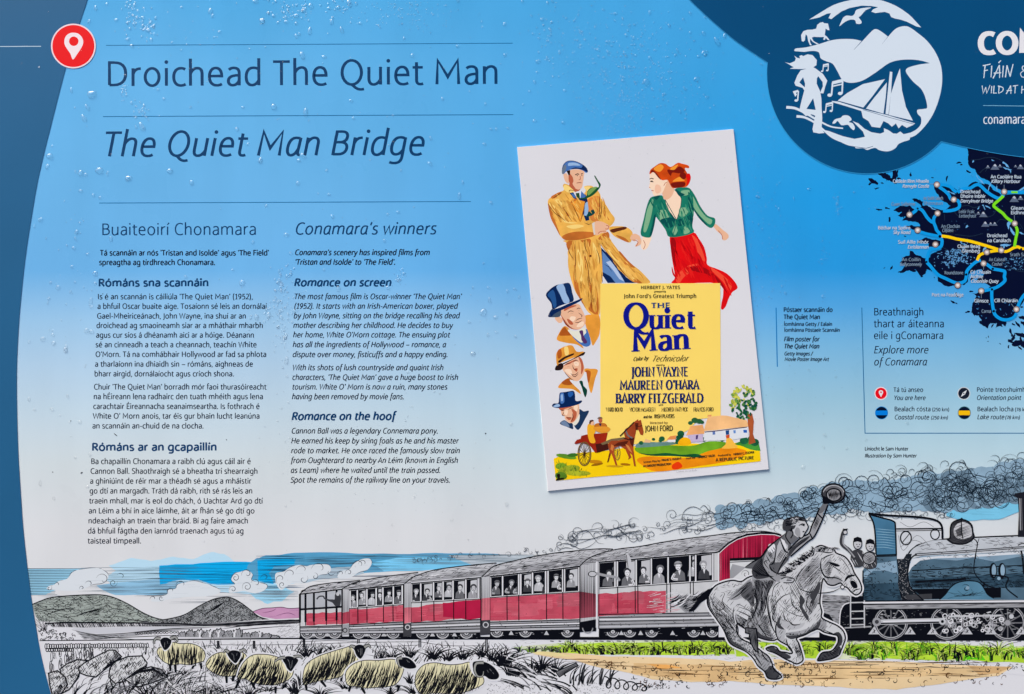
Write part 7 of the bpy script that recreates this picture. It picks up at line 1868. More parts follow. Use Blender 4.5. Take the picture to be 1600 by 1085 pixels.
for P in ([(850, 330), (880, 420), (960, 330), (1040, 400)], [(860, 250), (920, 280), (1000, 250), (1060, 280)], [(860, 400), (940, 360), (1000, 380)]):
    e.stroke(P, .5, G3, smooth=True)
for i in range(60):
    x = rng.uniform(650, 840); y = rng.uniform(470, 700); e.spiral(x, y, rng.uniform(6, 22), rng.uniform(.3, .6), rng.uniform(0, 6), .7, BK, rng.choice([1, -1]))
e.hatch([(640, 570), (700, 560), (700, 716), (640, 716)], 0, 6, .8, BK, brk=30, keep=.6, rnd=rng); e.hatch([(760, 640), (860, 640), (868, 716), (700, 716)], 0, 7, .8, BK, brk=40, keep=.5, rnd=rng)
for i in range(8): e.stroke([(716, 290 + i * 16), (770, 296 + i * 15), (832, 300 + i * 16)], .5, ink(150, 186, 206), smooth=True, taper=True)
# crew
e.up()
for x, y in ((608, 380), (682, 392)):
    e.fill([(x - 40, y + 130), (x - 34, y + 50), (x, y + 34), (x + 34, y + 50), (x + 36, y + 130)], G4, True, 3); e.disc(x, y, 25, G1, 32); e.up(); e.fill([(x - 28, y - 8), (x - 22, y - 34), (x, y - 42), (x + 22, y - 34), (x + 28, y - 6), (x, y - 14)], BK); e.ring(x, y, 25, 1.0, BK, ry=32); e.stroke([(x - 8, y + 4), (x - 2, y + 4)], 1, BK); e.stroke([(x + 8, y + 4), (x + 14, y + 4)], 1, BK); e.stroke([(x - 4, y + 18), (x + 10, y + 18)], .9, BK); e.hatch([(x - 40, y + 130), (x - 34, y + 50), (x + 34, y + 50), (x + 36, y + 130)], 60, 7, 1, G1, rnd=rng, keep=.5)
e.up()
e.stroke([(600, 470), (560, 420), (514, 380), (518, 330), (530, 300)], 4.4, G4, smooth=True); e.up(); e.stroke([(590, 460), (550, 410), (522, 378), (524, 330)], 1.6, G2, smooth=True)
for d in (-14, -5, 4, 12): e.stroke([(532, 308), (536 + d, 290)], 1.2, BK)
e.disc(534, 312, 12, G1, 12, n=10); e.ring(534, 312, 12, .8, BK)
e.disc(676, 466, 38, G2, 36); e.up(); e.ring(676, 466, 38, 1.2, BK, ry=36); e.hatch([(640, 450), (700, 440), (710, 480), (660, 500)], -30, 8, .8, BK, rnd=rng)
e.build('locomotive', trn)

# --- pony and rider
KH = 5.3333
q = Art(int(e.top()) + 4).frame(1070, 740, KH)
HORSE = [(1065, 680), (1078, 628), (1130, 600), (1190, 618), (1240, 634), (1262, 664), (1330, 692), (1378, 750), (1412, 830), (1452, 892), (1472, 950), (1462, 990), (1424, 1012), (1384, 986), (1350, 950), (1318, 938), (1296, 912), (1240, 932), (1190, 922), (1154, 876), (1140, 920), (1130, 1000), (1124, 1080), (1140, 1150), (1138, 1200),
         (1200, 1236), (1270, 1268), (1318, 1312), (1336, 1370), (1320, 1424), (1300, 1474), (1282, 1512), (1232, 1540), (1180, 1552), (1108, 1560), (1116, 1530), (1146, 1492), (1216, 1480), (1250, 1450), (1276, 1400), (1270, 1352), (1230, 1340), (1160, 1322), (1100, 1296),
         (1000, 1344), (930, 1372), (950, 1420), (980, 1520), (978, 1562), (930, 1586), (880, 1564), (830, 1542), (780, 1512), (740, 1492), (690, 1474), (678, 1456), (720, 1440), (762, 1450), (790, 1482), (840, 1490), (880, 1500), (894, 1488), (866, 1440), (800, 1402), (768, 1380), (740, 1390), (680, 1386), (600, 1360),
         (560, 1330), (500, 1290), (440, 1250), (428, 1300), (446, 1350), (480, 1384), (540, 1412), (600, 1450), (650, 1490), (694, 1522), (722, 1572), (742, 1632), (792, 1672), (800, 1700), (750, 1714), (690, 1702), (664, 1650), (610, 1604), (572, 1544), (510, 1484), (404, 1434), (362, 1392), (322, 1300), (262, 1210), (206, 1130), (186, 1070), (200, 1010), (248, 940), (320, 906), (400, 890), (470, 900), (540, 860), (700, 830), (820, 830), (850, 790), (930, 760), (1000, 700)]
cxh = 800; cyh = 1180
hs = spline(HORSE, True, 4)
# pale halo left round the figure
q.stroke(hs, 5.0, PAPER, closed=True)
q.up()
TAIL = [(240, 950), (200, 966), (140, 990), (80, 1020), (20, 1010), (-40, 1030), (-100, 1050), (-130, 1070), (-80, 1090), (-40, 1120), (10, 1160), (60, 1150), (110, 1110), (150, 1060), (200, 1040)]
q.fill(TAIL, G2, True, 3); q.up(); q.hatch([(200, 970), (60, 1010), (-100, 1060), (10, 1150), (110, 1100)], -28, 8, 1.0, BK, brk=60, keep=.8, rnd=rng, wob=.5); q.up(); q.fill([(240, 952), (190, 972), (130, 1020), (60, 1110), (30, 1150), (80, 1140), (130, 1080), (200, 1030)], BK, True, 3)
q.up()
for i in range(40):
    u = rng.random(); x = lerp(-120, 180, u); y = lerp(1060, 990, u) + rng.uniform(-10, 60); q.stroke([(x + 60, y - 40), (x + 20, y - 6), (x - 20, y + 6)], rng.uniform(.6, 1.4), rng.choice([BK, PAPER, BK]), smooth=True, taper=True)
q.up()
q.fill(hs, ink(198, 198, 201, .05, 50))
HG = ink(150, 150, 154, .1, 60)
for P, c_ in (([(200, 1010), (262, 1200), (330, 1300), (380, 1390), (470, 1440), (560, 1500), (600, 1560), (640, 1560), (600, 1470), (480, 1390), (430, 1320), (400, 1200), (330, 1160), (240, 1080)], G2), ([(420, 1160), (470, 1200), (560, 1260), (600, 1360), (520, 1310), (440, 1250)], G2), ([(600, 1200), (680, 1180), (700, 1300), (750, 1370), (680, 1386), (600, 1350)], G3), ([(1100, 1290), (1000, 1340), (880, 1370), (840, 1330), (960, 1310), (1060, 1270), (1130, 1200), (1140, 1180)], G3),
              ([(1000, 990), (1080, 930), (1130, 870), (1130, 1000), (1110, 1080), (1040, 1180), (1000, 1120)], HG), ([(930, 850), (1010, 760), (1080, 700), (1130, 720), (1140, 860), (1070, 940), (980, 960)], HG), ([(1140, 780), (1160, 730), (1200, 700), (1230, 760), (1190, 860), (1240, 920), (1180, 910)], HG), ([(1200, 880), (1260, 850), (1310, 890), (1290, 910), (1230, 930), (1190, 910)], G3), ([(680, 1456), (740, 1490), (850, 1545), (880, 1520), (780, 1470), (720, 1440)], G4), ([(1110, 1556), (1146, 1494), (1230, 1484), (1270, 1430), (1300, 1470), (1240, 1536)], G4), ([(660, 1640), (720, 1600), (790, 1680), (750, 1712), (690, 1700)], G4), ([(590, 1470), (700, 1530), (720, 1570), (670, 1640), (610, 1590)], G3), ([(760, 1280), (840, 1300), (830, 1370), (880, 1450), (850, 1430), (780, 1380)], HG), ([(1140, 1210), (1180, 1240), (1160, 1320), (1110, 1290)], G3), ([(240, 1020), (300, 1100), (280, 1140), (220, 1080)], HG), ([(780, 1200), (860, 1240), (930, 1260), (1000, 1240), (960, 1290), (860, 1300), (800, 1260)], HG)):
    q.fill(P, c_ if c_ is G4 else (ink(176, 176, 180, .08, 60) if c_ is G2 or c_ is HG else G2), True, 3)
q.up()
q.hatch(hs, -52, 18, .6, BK, brk=40, keep=.5, rnd=rng); q.hatch([(200, 1010), (262, 1200), (330, 1300), (400, 1420), (560, 1500), (700, 1570), (600, 1470), (430, 1320), (330, 1160)], 50, 8, .9, BK, brk=30, keep=.8, rnd=rng)
q.hatch([(240, 960), (400, 900), (520, 920), (480, 1040), (300, 1040)], 12, 14, .5, BK, brk=40, keep=.6, rnd=rng)
q.hatch([(720, 1000), (860, 880), (920, 900), (1000, 1100), (900, 1240), (760, 1230)], 64, 15, .6, BK, brk=50, keep=.6, rnd=rng)
for P, ang, gap, wd in (([(210, 1090), (300, 1150), (400, 1200), (440, 1340), (400, 1420), (320, 1300)], 55, 15, .9), ([(930, 850), (1080, 700), (1140, 740), (1140, 860), (980, 980)], -46, 14, .8), ([(1000, 1000), (1130, 880), (1120, 1080), (1030, 1190)], -60, 16, .9), ([(620, 1190), (690, 1180), (740, 1370), (650, 1380)], 30, 15, .9), ([(840, 1330), (1000, 1330), (1130, 1210), (1100, 1296), (930, 1372)], 70, 17, 1.0), ([(1150, 780), (1220, 700), (1230, 800), (1190, 900)], -50, 14, .8), ([(430, 1170), (560, 1250), (560, 1330), (440, 1250)], 18, 15, .9), ([(820, 1080), (960, 1060), (920, 1180), (830, 1150)], -40, 17, .6), ([(880, 1440), (900, 1400), (970, 1500), (960, 1560)], 60, 15, .7)):
    q.hatch(P, ang, gap * .62, wd, BK, rnd=rng, keep=.9); q.hatch(P, ang + 38, gap * 1.2, wd * .8, BK, rnd=rng, keep=.55, brk=30)
q.up()
for P, wd in (([(700, 1010), (690, 1120), (720, 1260), (760, 1340)], 1.8), ([(560, 1140), (600, 1240), (690, 1370)], 1.8), ([(1010, 760), (940, 850), (920, 910)], 1.4), ([(880, 1010), (900, 1100), (980, 1160)], 1.2), ([(760, 1110), (730, 1210), (800, 1260)], 1.3), ([(1040, 1000), (1010, 1090), (1060, 1160)], 1.2), ([(250, 1000), (230, 1060), (250, 1110), (290, 1140), (330, 1110), (310, 1060), (330, 1000), (300, 990)], 1.0), ([(310, 1060), (300, 1090), (330, 1100)], .8), ([(420, 1110), (450, 1090), (520, 1130)], .7), ([(410, 1110), (400, 1180), (420, 1260)], 1.2), ([(430, 1140), (520, 1180), (560, 1220)], 1.2), ([(424, 1170), (510, 1220), (570, 1250)], 1.0), ([(440, 1110), (530, 1140), (570, 1180)], .8),
              ([(720, 1080), (740, 950), (800, 900), (840, 870)], 1.0), ([(700, 1180), (760, 1080), (820, 1020), (880, 1000)], 1.2), ([(760, 1060), (860, 1150), (980, 1190), (1010, 1130), (960, 1040)], .8), ([(800, 1180), (760, 1260), (760, 1340), (790, 1400)], 1.6), ([(840, 1370), (860, 1440), (894, 1490)], 1.6), ([(1000, 1040), (960, 1100), (1000, 1180), (1040, 1240)], 1.6), ([(1130, 870), (1090, 960), (1050, 1080), (1030, 1180)], 1.2), ([(860, 1220), (900, 1260), (960, 1256)], 1.6), ([(820, 1150), (830, 1210), (870, 1240)], 1.2),
              ([(920, 900), (960, 960), (1040, 990), (1140, 996), (1240, 980), (1310, 940)], 1.2), ([(1140, 700), (1130, 780), (1170, 860), (1260, 870), (1320, 900)], 1.8), ([(1130, 720), (1180, 690), (1240, 670)], 1.4), ([(1330, 900), (1360, 860), (1420, 846)], 3.0), ([(1340, 910), (1350, 940)], 2.0), ([(1200, 740), (1250, 760), (1290, 770)], 3.6), ([(1210, 760), (1260, 790), (1330, 840)], 1.0), ([(1250, 780), (1320, 870)], 1.0), ([(1280, 690), (1330, 740), (1380, 820)], .8), ([(1390, 990), (1420, 970), (1460, 960)], 1.4), ([(1090, 650), (1130, 650), (1200, 660), (1240, 650)], 1.4), ([(1080, 650), (1140, 620), (1180, 640)], 1.2),
              ([(446, 1350), (440, 1290), (430, 1230)], 1.4), ([(640, 1490), (660, 1530), (700, 1570)], 1.4), ([(1270, 1350), (1220, 1330), (1150, 1300)], 1.2), ([(1300, 1340), (1290, 1390), (1310, 1440)], .8), ([(560, 1480), (600, 1540), (640, 1600)], 1.6)):
    q.stroke(P, wd, BK, smooth=True, taper=True)
q.up()
for P in ([(840, 1350), (920, 1350), (1020, 1320), (1100, 1260), (1132, 1206), (1110, 1292), (1000, 1342), (930, 1370), (880, 1380)], [(600, 1310), (650, 1350), (740, 1372), (690, 1384), (610, 1362)], [(330, 1300), (380, 1380), (470, 1440), (560, 1500), (600, 1540), (520, 1480), (410, 1430), (362, 1388)], [(1040, 1010), (1090, 950), (1126, 900), (1124, 960), (1080, 1060), (1040, 1150), (1060, 1070)], [(1230, 1340), (1276, 1356), (1276, 1400), (1250, 1450), (1300, 1430), (1312, 1370), (1280, 1320)], [(960, 1010), (1000, 1060), (980, 1110), (1030, 1190), (1016, 1220), (960, 1120)], [(420, 1170), (440, 1240), (520, 1310), (600, 1370), (500, 1300), (430, 1250)], [(800, 1190), (790, 1250), (830, 1300), (770, 1280), (770, 1220)], [(200, 1020), (216, 1110), (270, 1200), (220, 1140), (190, 1070)]):
    q.fill(P, G4, True, 3)
q.up()
for P, ang, gap in (([(690, 1020), (760, 1000), (770, 1200), (740, 1330), (690, 1250)], 80, 10), ([(420, 1180), (600, 1240), (620, 1370), (440, 1260)], 30, 9), ([(860, 880), (930, 860), (1010, 980), (960, 1080), (880, 1000)], 60, 13), ([(250, 1020), (400, 1120), (420, 1280), (330, 1280), (230, 1120)], 44, 11), ([(900, 1380), (960, 1420), (975, 1550), (930, 1570)], 76, 9), ([(1150, 1500), (1290, 1440), (1270, 1520), (1130, 1556)], 40, 8), ([(1290, 760), (1400, 840), (1440, 920), (1360, 870)], 44, 12)):
    q.hatch(P, ang, gap, .8, BK, rnd=rng, keep=.85, wob=.3)
q.stroke(hs, 1.7, BK, closed=True)
q.fill([(1376, 900), (1400, 892), (1430, 916), (1436, 950), (1406, 956), (1384, 930)], BK, True, 3); q.disc(1312, 946, 16, PAPER); q.up(); q.ring(1312, 946, 16, 1.0, BK)
for i in range(170):          # mane
    u = rng.random(); x = lerp(830, 1090, u); y = lerp(850, 640, u) + rng.uniform(-14, 20)
    q.stroke([(x, y), (x - 14, y + rng.uniform(-16, 6)), (x - rng.uniform(10, 60), y + rng.uniform(-34, 20))], rng.uniform(.7, 1.6), rng.choice([BK, BK, G1]), smooth=True, taper=True)
for i in range(26):
    x = rng.uniform(1060, 1250); q.stroke([(x, 660 - abs(x - 1150) * .2), (x + 20, 620), (x + 40, 630)], rng.uniform(.8, 1.6), rng.choice([BK, G2]), smooth=True, taper=True)
for i in range(30):
    x = rng.uniform(700, 1000); y = rng.uniform(1560, 1700); q.spiral(x, y, rng.uniform(6, 18), .8, rng.uniform(0, 6), .8, BK)
hq = q.build('printed_pony', board)
r = Art(int(q.top()) + 4).frame(1070, 740, KH)
DG = ink(92, 92, 96, .18, 70)
# coat tails, trousers, boot
r.fill([(380, 1020), (420, 980), (480, 930), (540, 880), (560, 930), (520, 1000), (440, 1050), (370, 1050)], G2, True, 3); r.fill([(480, 960), (540, 900), (580, 960), (570, 1110), (520, 1060), (470, 1020)], DG, True, 3); r.up()
r.fill([(560, 860), (640, 830), (750, 870), (750, 920), (700, 980), (670, 1120), (620, 1230), (590, 1310), (510, 1300), (500, 1260), (560, 1160), (590, 1080), (570, 980)], G2, True, 3)
r.fill([(580, 900), (640, 900), (640, 1000), (600, 1130), (560, 1200), (590, 1080)], DG, True, 3); r.fill([(690, 900), (740, 900), (690, 1000), (650, 1140), (620, 1180), (650, 1020)], G3, True, 3)
BT = [(506, 1284), (596, 1292), (604, 1370), (606, 1450), (612, 1492), (580, 1470), (552, 1420), (534, 1366), (540, 1336), (504, 1326)]
r.fill(BT, G3); r.up(); r.hatch(BT, 80, 9, 1.1, BK, rnd=rng, keep=.9); r.stroke(BT, 1.4, BK, closed=True)
r.up()
r.hatch([(570, 880), (740, 890), (650, 1150), (590, 1300), (510, 1290)], 68, 9, 1.1, BK, rnd=rng, keep=.8, brk=120); r.hatch([(570, 880), (740, 890), (650, 1150), (590, 1300), (510, 1290)], 100, 13, .9, BK, rnd=rng, keep=.6, brk=60); r.hatch([(380, 1020), (540, 880), (570, 1100), (480, 1040)], -40, 10, 1.0, BK, rnd=rng, keep=.7)
for P in ([(600, 880), (590, 1000), (600, 1100), (560, 1200), (510, 1270)], [(740, 900), (690, 1000), (670, 1120), (620, 1230)], [(650, 900), (640, 1000), (640, 1100), (600, 1200)], [(510, 1330), (600, 1290)], [(480, 950), (550, 900)], [(380, 1050), (460, 1000), (520, 930)]):
    r.stroke(P, 1.5, BK, smooth=True, taper=True)
r.up()
# jacket
r.fill([(500, 780), (560, 740), (640, 690), (690, 620), (740, 580), (800, 530), (850, 500), (880, 560), (880, 640), (860, 720), (800, 790), (760, 850), (640, 850), (580, 800), (520, 790)], DG, True, 3)
r.fill([(560, 790), (640, 700), (660, 780), (720, 850), (620, 880), (570, 860)], G4, True, 3)
r.fill([(690, 640), (730, 600), (760, 640), (740, 720), (700, 760), (720, 800), (790, 850), (850, 860), (840, 900), (760, 900), (690, 840), (650, 770), (660, 700)], G2, True, 3)
r.fill([(770, 600), (800, 540), (860, 600), (850, 690), (790, 740), (750, 740)], ink(176, 176, 180)); r.fill([(800, 540), (830, 560), (850, 620), (830, 640), (810, 590)], PAPER)
r.fill([(700, 590), (746, 590), (748, 640), (720, 660), (690, 640)], PAPER, True, 3)
r.up()
r.hatch([(660, 700), (700, 640), (750, 600), (750, 800), (700, 830)], 60, 11, 1.0, BK, rnd=rng, keep=.6, brk=60); r.hatch([(760, 640), (850, 620), (860, 720), (760, 760)], -60, 12, 1.0, BK, rnd=rng, keep=.7); r.hatch([(570, 780), (640, 700), (660, 780), (700, 850), (590, 860)], 40, 11, 1.4, BK, rnd=rng)
for P, wd in (([(500, 780), (560, 740), (640, 690), (690, 620), (760, 560), (850, 490)], 2.2), ([(650, 770), (690, 840), (760, 900)], 2.0), ([(700, 760), (730, 810), (800, 850)], 1.6), ([(660, 690), (650, 770)], 1.6), ([(790, 540), (830, 640), (860, 660)], 2.0), ([(760, 620), (740, 740), (700, 760)], 1.4), ([(850, 690), (800, 770), (760, 850)], 1.6), ([(560, 800), (630, 840), (740, 860)], 2.0), ([(700, 720), (660, 740), (700, 800)], 1.0)):
    r.stroke(P, wd, BK, smooth=True, taper=True)
r.up()
# rein hand
r.fill([(800, 880), (840, 860), (900, 870), (916, 890), (890, 910), (830, 910), (790, 900)], G1, True, 3); r.up(); r.stroke([(800, 880), (850, 862), (910, 880), (890, 908), (820, 910)], 1.2, BK, smooth=True); r.stroke([(850, 880), (890, 876)], .9, BK); r.stroke([(846, 892), (888, 890)], .9, BK)
r.up()
# raised arm
r.fill([(860, 640), (900, 590), (960, 540), (1030, 500), (1060, 430), (1090, 350), (1120, 290), (1160, 250), (1190, 260), (1150, 330), (1150, 370), (1110, 450), (1080, 520), (1020, 570), (950, 620), (880, 690)], G2, True, 3)
r.fill([(870, 640), (960, 560), (1040, 520), (1010, 560), (930, 620), (870, 690)], G4, True, 3); r.fill([(1110, 330), (1150, 250), (1190, 256), (1150, 320)], G3, True, 3)
r.up()
r.hatch([(1060, 450), (1100, 350), (1150, 370), (1090, 500)], -66, 11, 1.1, BK, rnd=rng, keep=.8); r.hatch([(880, 660), (960, 560), (1060, 510), (1020, 570)], -40, 11, 1.3, BK, rnd=rng, keep=.8)
for P in ([(860, 640), (960, 540), (1030, 500), (1060, 430), (1120, 290)], [(880, 690), (1020, 570), (1080, 520), (1150, 370), (1190, 262)], [(1100, 330), (1150, 380)], [(1040, 500), (1060, 540)]):
    r.stroke(P, 1.7, BK, smooth=True)
# head
r.up()
r.fill([(830, 500), (900, 480), (950, 520), (900, 580), (850, 590)], G3, True, 3)
r.fill([(880, 430), (950, 380), (1010, 400), (1024, 440), (1022, 470), (1000, 490), (980, 530), (950, 536), (900, 500)], G1, True, 3); r.fill([(930, 450), (956, 464), (960, 524), (936, 524), (914, 490)], G2, True, 3)
r.fill([(812, 440), (824, 390), (870, 366), (940, 356), (1000, 380), (1010, 400), (950, 396), (930, 420), (910, 460), (880, 470), (860, 480), (820, 470)], G4, True, 3)
r.up()
for i in range(26):
    x = rng.uniform(830, 960); y = rng.uniform(370, 440); r.stroke([(x, y), (x + 14, y - 10), (x + 34, y - 2)], rng.uniform(.8, 1.8), rng.choice([G1, BK, BK]), smooth=True, taper=True)
for P in ([(1004, 396), (1026, 440), (1020, 466), (1004, 490), (976, 536), (946, 530)], [(970, 420), (1000, 424)], [(996, 486), (980, 484)], [(980, 430), (996, 436)], [(880, 460), (900, 500), (880, 540)], [(850, 480), (840, 530), (880, 590)], [(870, 470), (890, 480), (890, 450)]):
    r.stroke(P, 1.4, BK, smooth=True)
# hat held up
r.up()
r.disc(1236, 166, 96, G4, 78, rot=-.25); r.fill([(1160, 130), (1200, 100), (1280, 96), (1322, 140), (1310, 190), (1250, 130), (1190, 150)], G3, True, 3); r.disc(1240, 178, 62, G2, 52, rot=-.3); r.up(); r.hatch([(1190, 150), (1240, 126), (1290, 150), (1300, 190), (1250, 226), (1200, 210)], 78, 10, 1.4, BK, rnd=rng); r.ring(1240, 178, 62, 1.6, BK, ry=52); r.ring(1236, 166, 96, 1.8, BK, ry=80); r.ring(1238, 168, 86, .8, G1, ry=68, a0=190, a1=350); r.fill([(1150, 190), (1180, 200), (1240, 236), (1200, 250), (1150, 250)], BK, True, 3)
r.build('rider', hq)
PEN = 1.0
# ------------------------------------------------------------------ rain on the board
def water():
    """thin clear beads: mostly see-through, with a mirror-like skin"""
    m = bpy.data.materials.new('rain_water'); m.use_nodes = True
    nt = m.node_tree; nt.nodes.clear()
    out = nt.nodes.new('ShaderNodeOutputMaterial')
    tr = nt.nodes.new('ShaderNodeBsdfTransparent'); tr.inputs['Color'].default_value = (.99, .992, .995, 1)
    rf = nt.nodes.new('ShaderNodeBsdfRefraction'); rf.inputs['IOR'].default_value = 1.33; rf.inputs['Roughness'].default_value = .08
    gl = nt.nodes.new('ShaderNodeBsdfGlossy'); gl.inputs['Roughness'].default_value = .28
    fr = nt.nodes.new('ShaderNodeFresnel'); fr.inputs['IOR'].default_value = 1.62
    body = nt.nodes.new('ShaderNodeMixShader'); body.inputs[0].default_value = .26
    skin = nt.nodes.new('ShaderNodeMixShader')
    nt.links.new(tr.outputs[0], body.inputs[1]); nt.links.new(rf.outputs[0], body.inputs[2])
    ge = nt.nodes.new('ShaderNodeNewGeometry'); inv = nt.nodes.new('ShaderNodeMath'); inv.operation = 'SUBTRACT'; inv.inputs[0].default_value = 1
    nt.links.new(ge.outputs['Backfacing'], inv.inputs[1])      # no inner mirror: light leaves the bead freely
    mu = nt.nodes.new('ShaderNodeMath'); mu.operation = 'MULTIPLY'
    nt.links.new(fr.outputs[0], mu.inputs[0]); nt.links.new(inv.outputs[0], mu.inputs[1])
    nt.links.new(mu.outputs[0], skin.inputs[0]); nt.links.new(body.outputs[0], skin.inputs[1]); nt.links.new(gl.outputs[0], skin.inputs[2])
    nt.links.new(skin.outputs[0], out.inputs['Surface'])
    return m
WATER = water()
rw = random.Random(77)
def dome(r, h, sx=1.0, sy=1.0, lump=.12, nseg=16, nlev=5):
    """closed water cap, its foot a hair below the face it sits on"""
    ph = [rw.uniform(0, 6.28) for _ in range(3)]
    V = []; F = []
    for l in range(nlev):
        t = l / nlev * math.pi / 2
        for i in range(nseg):
            a = 2 * math.pi * i / nseg
            rr = r * (1 + lump * math.sin(2 * a + ph[0]) + lump * .6 * math.sin(3 * a + ph[1]))
            V.append((rr * math.cos(t) ** .8 * math.cos(a) * sx, rr * math.cos(t) ** .8 * math.sin(a) * sy + (.12 * r * l / nlev * -1), h * math.sin(t)))
    V.append((0, -.12 * r, h))
    for l in range(nlev - 1):
        for i in range(nseg):
            j = (i + 1) % nseg
            F.append((l * nseg + i, l * nseg + j, (l + 1) * nseg + j, (l + 1) * nseg + i))
    for i in range(nseg):
        F.append(((nlev - 1) * nseg + i, (nlev - 1) * nseg + (i + 1) % nseg, nlev * nseg))
    b = len(V)
    for i in range(nseg):
        x, y, _ = V[i]; V.append((x * .97, y * .97, -6e-5))
    for i in range(nseg):
        j = (i + 1) % nseg
        F.append((b + i, b + j, j, i))
    F.append(tuple(b + i for i in reversed(range(nseg))))
    return V, F
MM = DIST / FPX            # metres per photo pixel on the board
def drop_mesh(sx, sy, lump):
    V, F = dome(1.0, .48, sx, sy, lump)
    V = [(x, y, z if z >= 0 else -.04) for x, y, z in V]
    me = bpy.data.meshes.new('raindrop'); me.from_pydata(V, [], F)
    for pl in me.polygons: pl.use_smooth = True
    me.materials.append(WATER); me.update()
    return me
DROPS = [drop_mesh(1, 1.05, .06), drop_mesh(.9, 1.2, .10), drop_mesh(1.15, .85, .16), drop_mesh(.8, 1.35, .14), drop_mesh(1.05, .95, .18), drop_mesh(1.25, .8, .1)]
POSTER_PX = [(808, 230), (1146.3, 201.7), (1201.6, 734), (856.2, 768)]
def base_z(x, y):
    return PZ if inside((x, y), POSTER_PX) else 0.0
spots = []
def zs(ox, oy, L):
    for x, y, r in L: spots.append((ox + x / 3.807, oy + y / 3.807, r / 3.807))
zs(0, 0, [(1252, 65, 14), (1265, 95, 10), (1520, 8, 14), (1560, 125, 14), (1305, 190, 7), (785, 275, 9), (545, 560, 20), (520, 640, 14), (500, 705, 16), (425, 540, 9), (845, 755, 16), (810, 757, 8), (297, 930, 15), (283, 992, 12), (480, 1030, 13), (592, 1015, 17), (640, 1035, 9), (765, 1060, 15), (510, 1040, 9), (450, 1025, 7),
           (1010, 1018, 13), (1410, 770, 11), (1475, 858, 8), (1550, 955, 10), (1445, 640, 8), (940, 535, 8), (975, 590, 7), (1135, 640, 7), (690, 120, 9), (635, 25, 8), (570, 50, 10), (530, 130, 8), (1080, 45, 7), (760, 235, 9), (900, 240, 10), (880, 180, 10), (915, 160, 9), (800, 30, 9), (850, 105, 10), (235, 405, 8), (130, 380, 6), (310, 870, 6)])
zs(400, 0, [(325, 35, 13), (555, 20, 16), (240, 95, 13), (180, 130, 11), (40, 125, 13), (320, 185, 13), (450, 130, 13), (510, 180, 13), (105, 635, 16), (295, 670, 17), (275, 330, 16), (405, 340, 11), (1400, 770, 8), (25, 955, 11), (255, 955, 11), (280, 925, 14), (1035, 975, 11), (420, 1015, 8), (1110, 590, 8), (1365, 620, 8), (1200, 275, 8), (930, 330, 10), (565, 600, 9), (130, 135, 9), (70, 80, 9), (285, 65, 9), (435, 50, 10), (490, 45, 10), (620, 140, 8), (735, 160, 8), (880, 230, 8), (1480, 145, 11), (1480, 330, 9), (1200, 5, 9), (1040, 825, 9), (1430, 770, 8), (1500, 765, 7), (1360, 860, 10), (580, 705, 8), (680, 955, 6), (815, 690, 7), (240, 215, 10), (260, 205, 8)])
zs(800, 0, [(575, 310, 11), (1145, 315, 13), (1220, 250, 16), (1265, 215, 11), (1140, 200, 12), (985, 305, 9), (800, 490, 17), (1100, 470, 12), (1160, 580, 9), (1000, 665, 9), (935, 430, 8), (820, 75, 9), (935, 155, 9), (155, 365, 11), (135, 490, 10), (305, 730, 9), (135, 720, 9), (1205, 630, 7), (180, 115, 9), (1485, 385, 8), (570, 250, 9), (680, 210, 8), (725, 225, 8), (820, 230, 7), (850, 300, 8), (775, 200, 6), (660, 150, 7), (545, 60, 7), (1060, 80, 8), (1150, 105, 8), (1060, 195, 8), (1030, 530, 8), (700, 400, 8), (660, 480, 8), (880, 540, 7), (690, 575, 7), (840, 710, 8), (1035, 710, 7), (210, 350, 8), (150, 430, 7), (105, 545, 7), (315, 540, 8), (1110, 335, 9), (820, 345, 9), (670, 320, 8), (60, 10, 9), (240, 5, 8)])
zs(0, 270, [(760, 35, 14), (1140, 60, 14), (480, 110, 9), (555, 135, 8), (595, 150, 8), (240, 280, 12), (455, 355, 11), (450, 395, 8), (440, 450, 9), (428, 560, 9), (567, 600, 11), (567, 660, 8), (345, 685, 11), (290, 750, 9), (285, 775, 7), (540, 765, 12), (515, 940, 12), (545, 945, 10), (255, 990, 11), (320, 1015, 11), (390, 1050, 12), (1440, 655, 13), (1385, 580, 8), (660, 395, 10), (1505, 415, 8), (420, 710, 7), (1105, 620, 8), (1525, 860, 12), (1490, 860, 8), (365, 880, 6), (545, 800, 9), (300, 655, 7), (475, 300, 6), (520, 485, 6), (315, 965, 9), (205, 320, 7)])
zs(400, 270, [(250, 65, 12), (435, 130, 8), (455, 260, 11), (845, 235, 9), (765, 405, 9), (180, 370, 11), (490, 690, 12), (785, 685, 10), (75, 850, 13), (1390, 760, 12), (1350, 830, 15), (1425, 860, 11), (1385, 685, 8), (1495, 705, 8), (1540, 695, 8), (1290, 685, 7), (1355, 540, 7), (1430, 950, 8), (1380, 965, 8), (1270, 890, 8), (1290, 1075, 11), (1400, 180, 8), (1230, 60, 8), (1210, 140, 10), (785, 250, 8), (405, 580, 7), (60, 200, 9), (205, 480, 8), (880, 600, 8), (835, 640, 8), (1565, 740, 7), (1490, 840, 7), (1545, 975, 7), (175, 970, 10), (165, 995, 8)])
zs(0, 540, [(390, 25, 11), (172, 320, 9), (205, 385, 8), (310, 380, 10), (475, 455, 8), (240, 820, 10), (320, 910, 8), (535, 650, 9), (520, 840, 7)])
zs(400, 540, [(180, 90, 14), (1290, 50, 11), (1490, 945, 9), (185, 185, 8), (1165, 1040, 7), (930, 365, 6), (1520, 470, 7), (1440, 80, 6)])
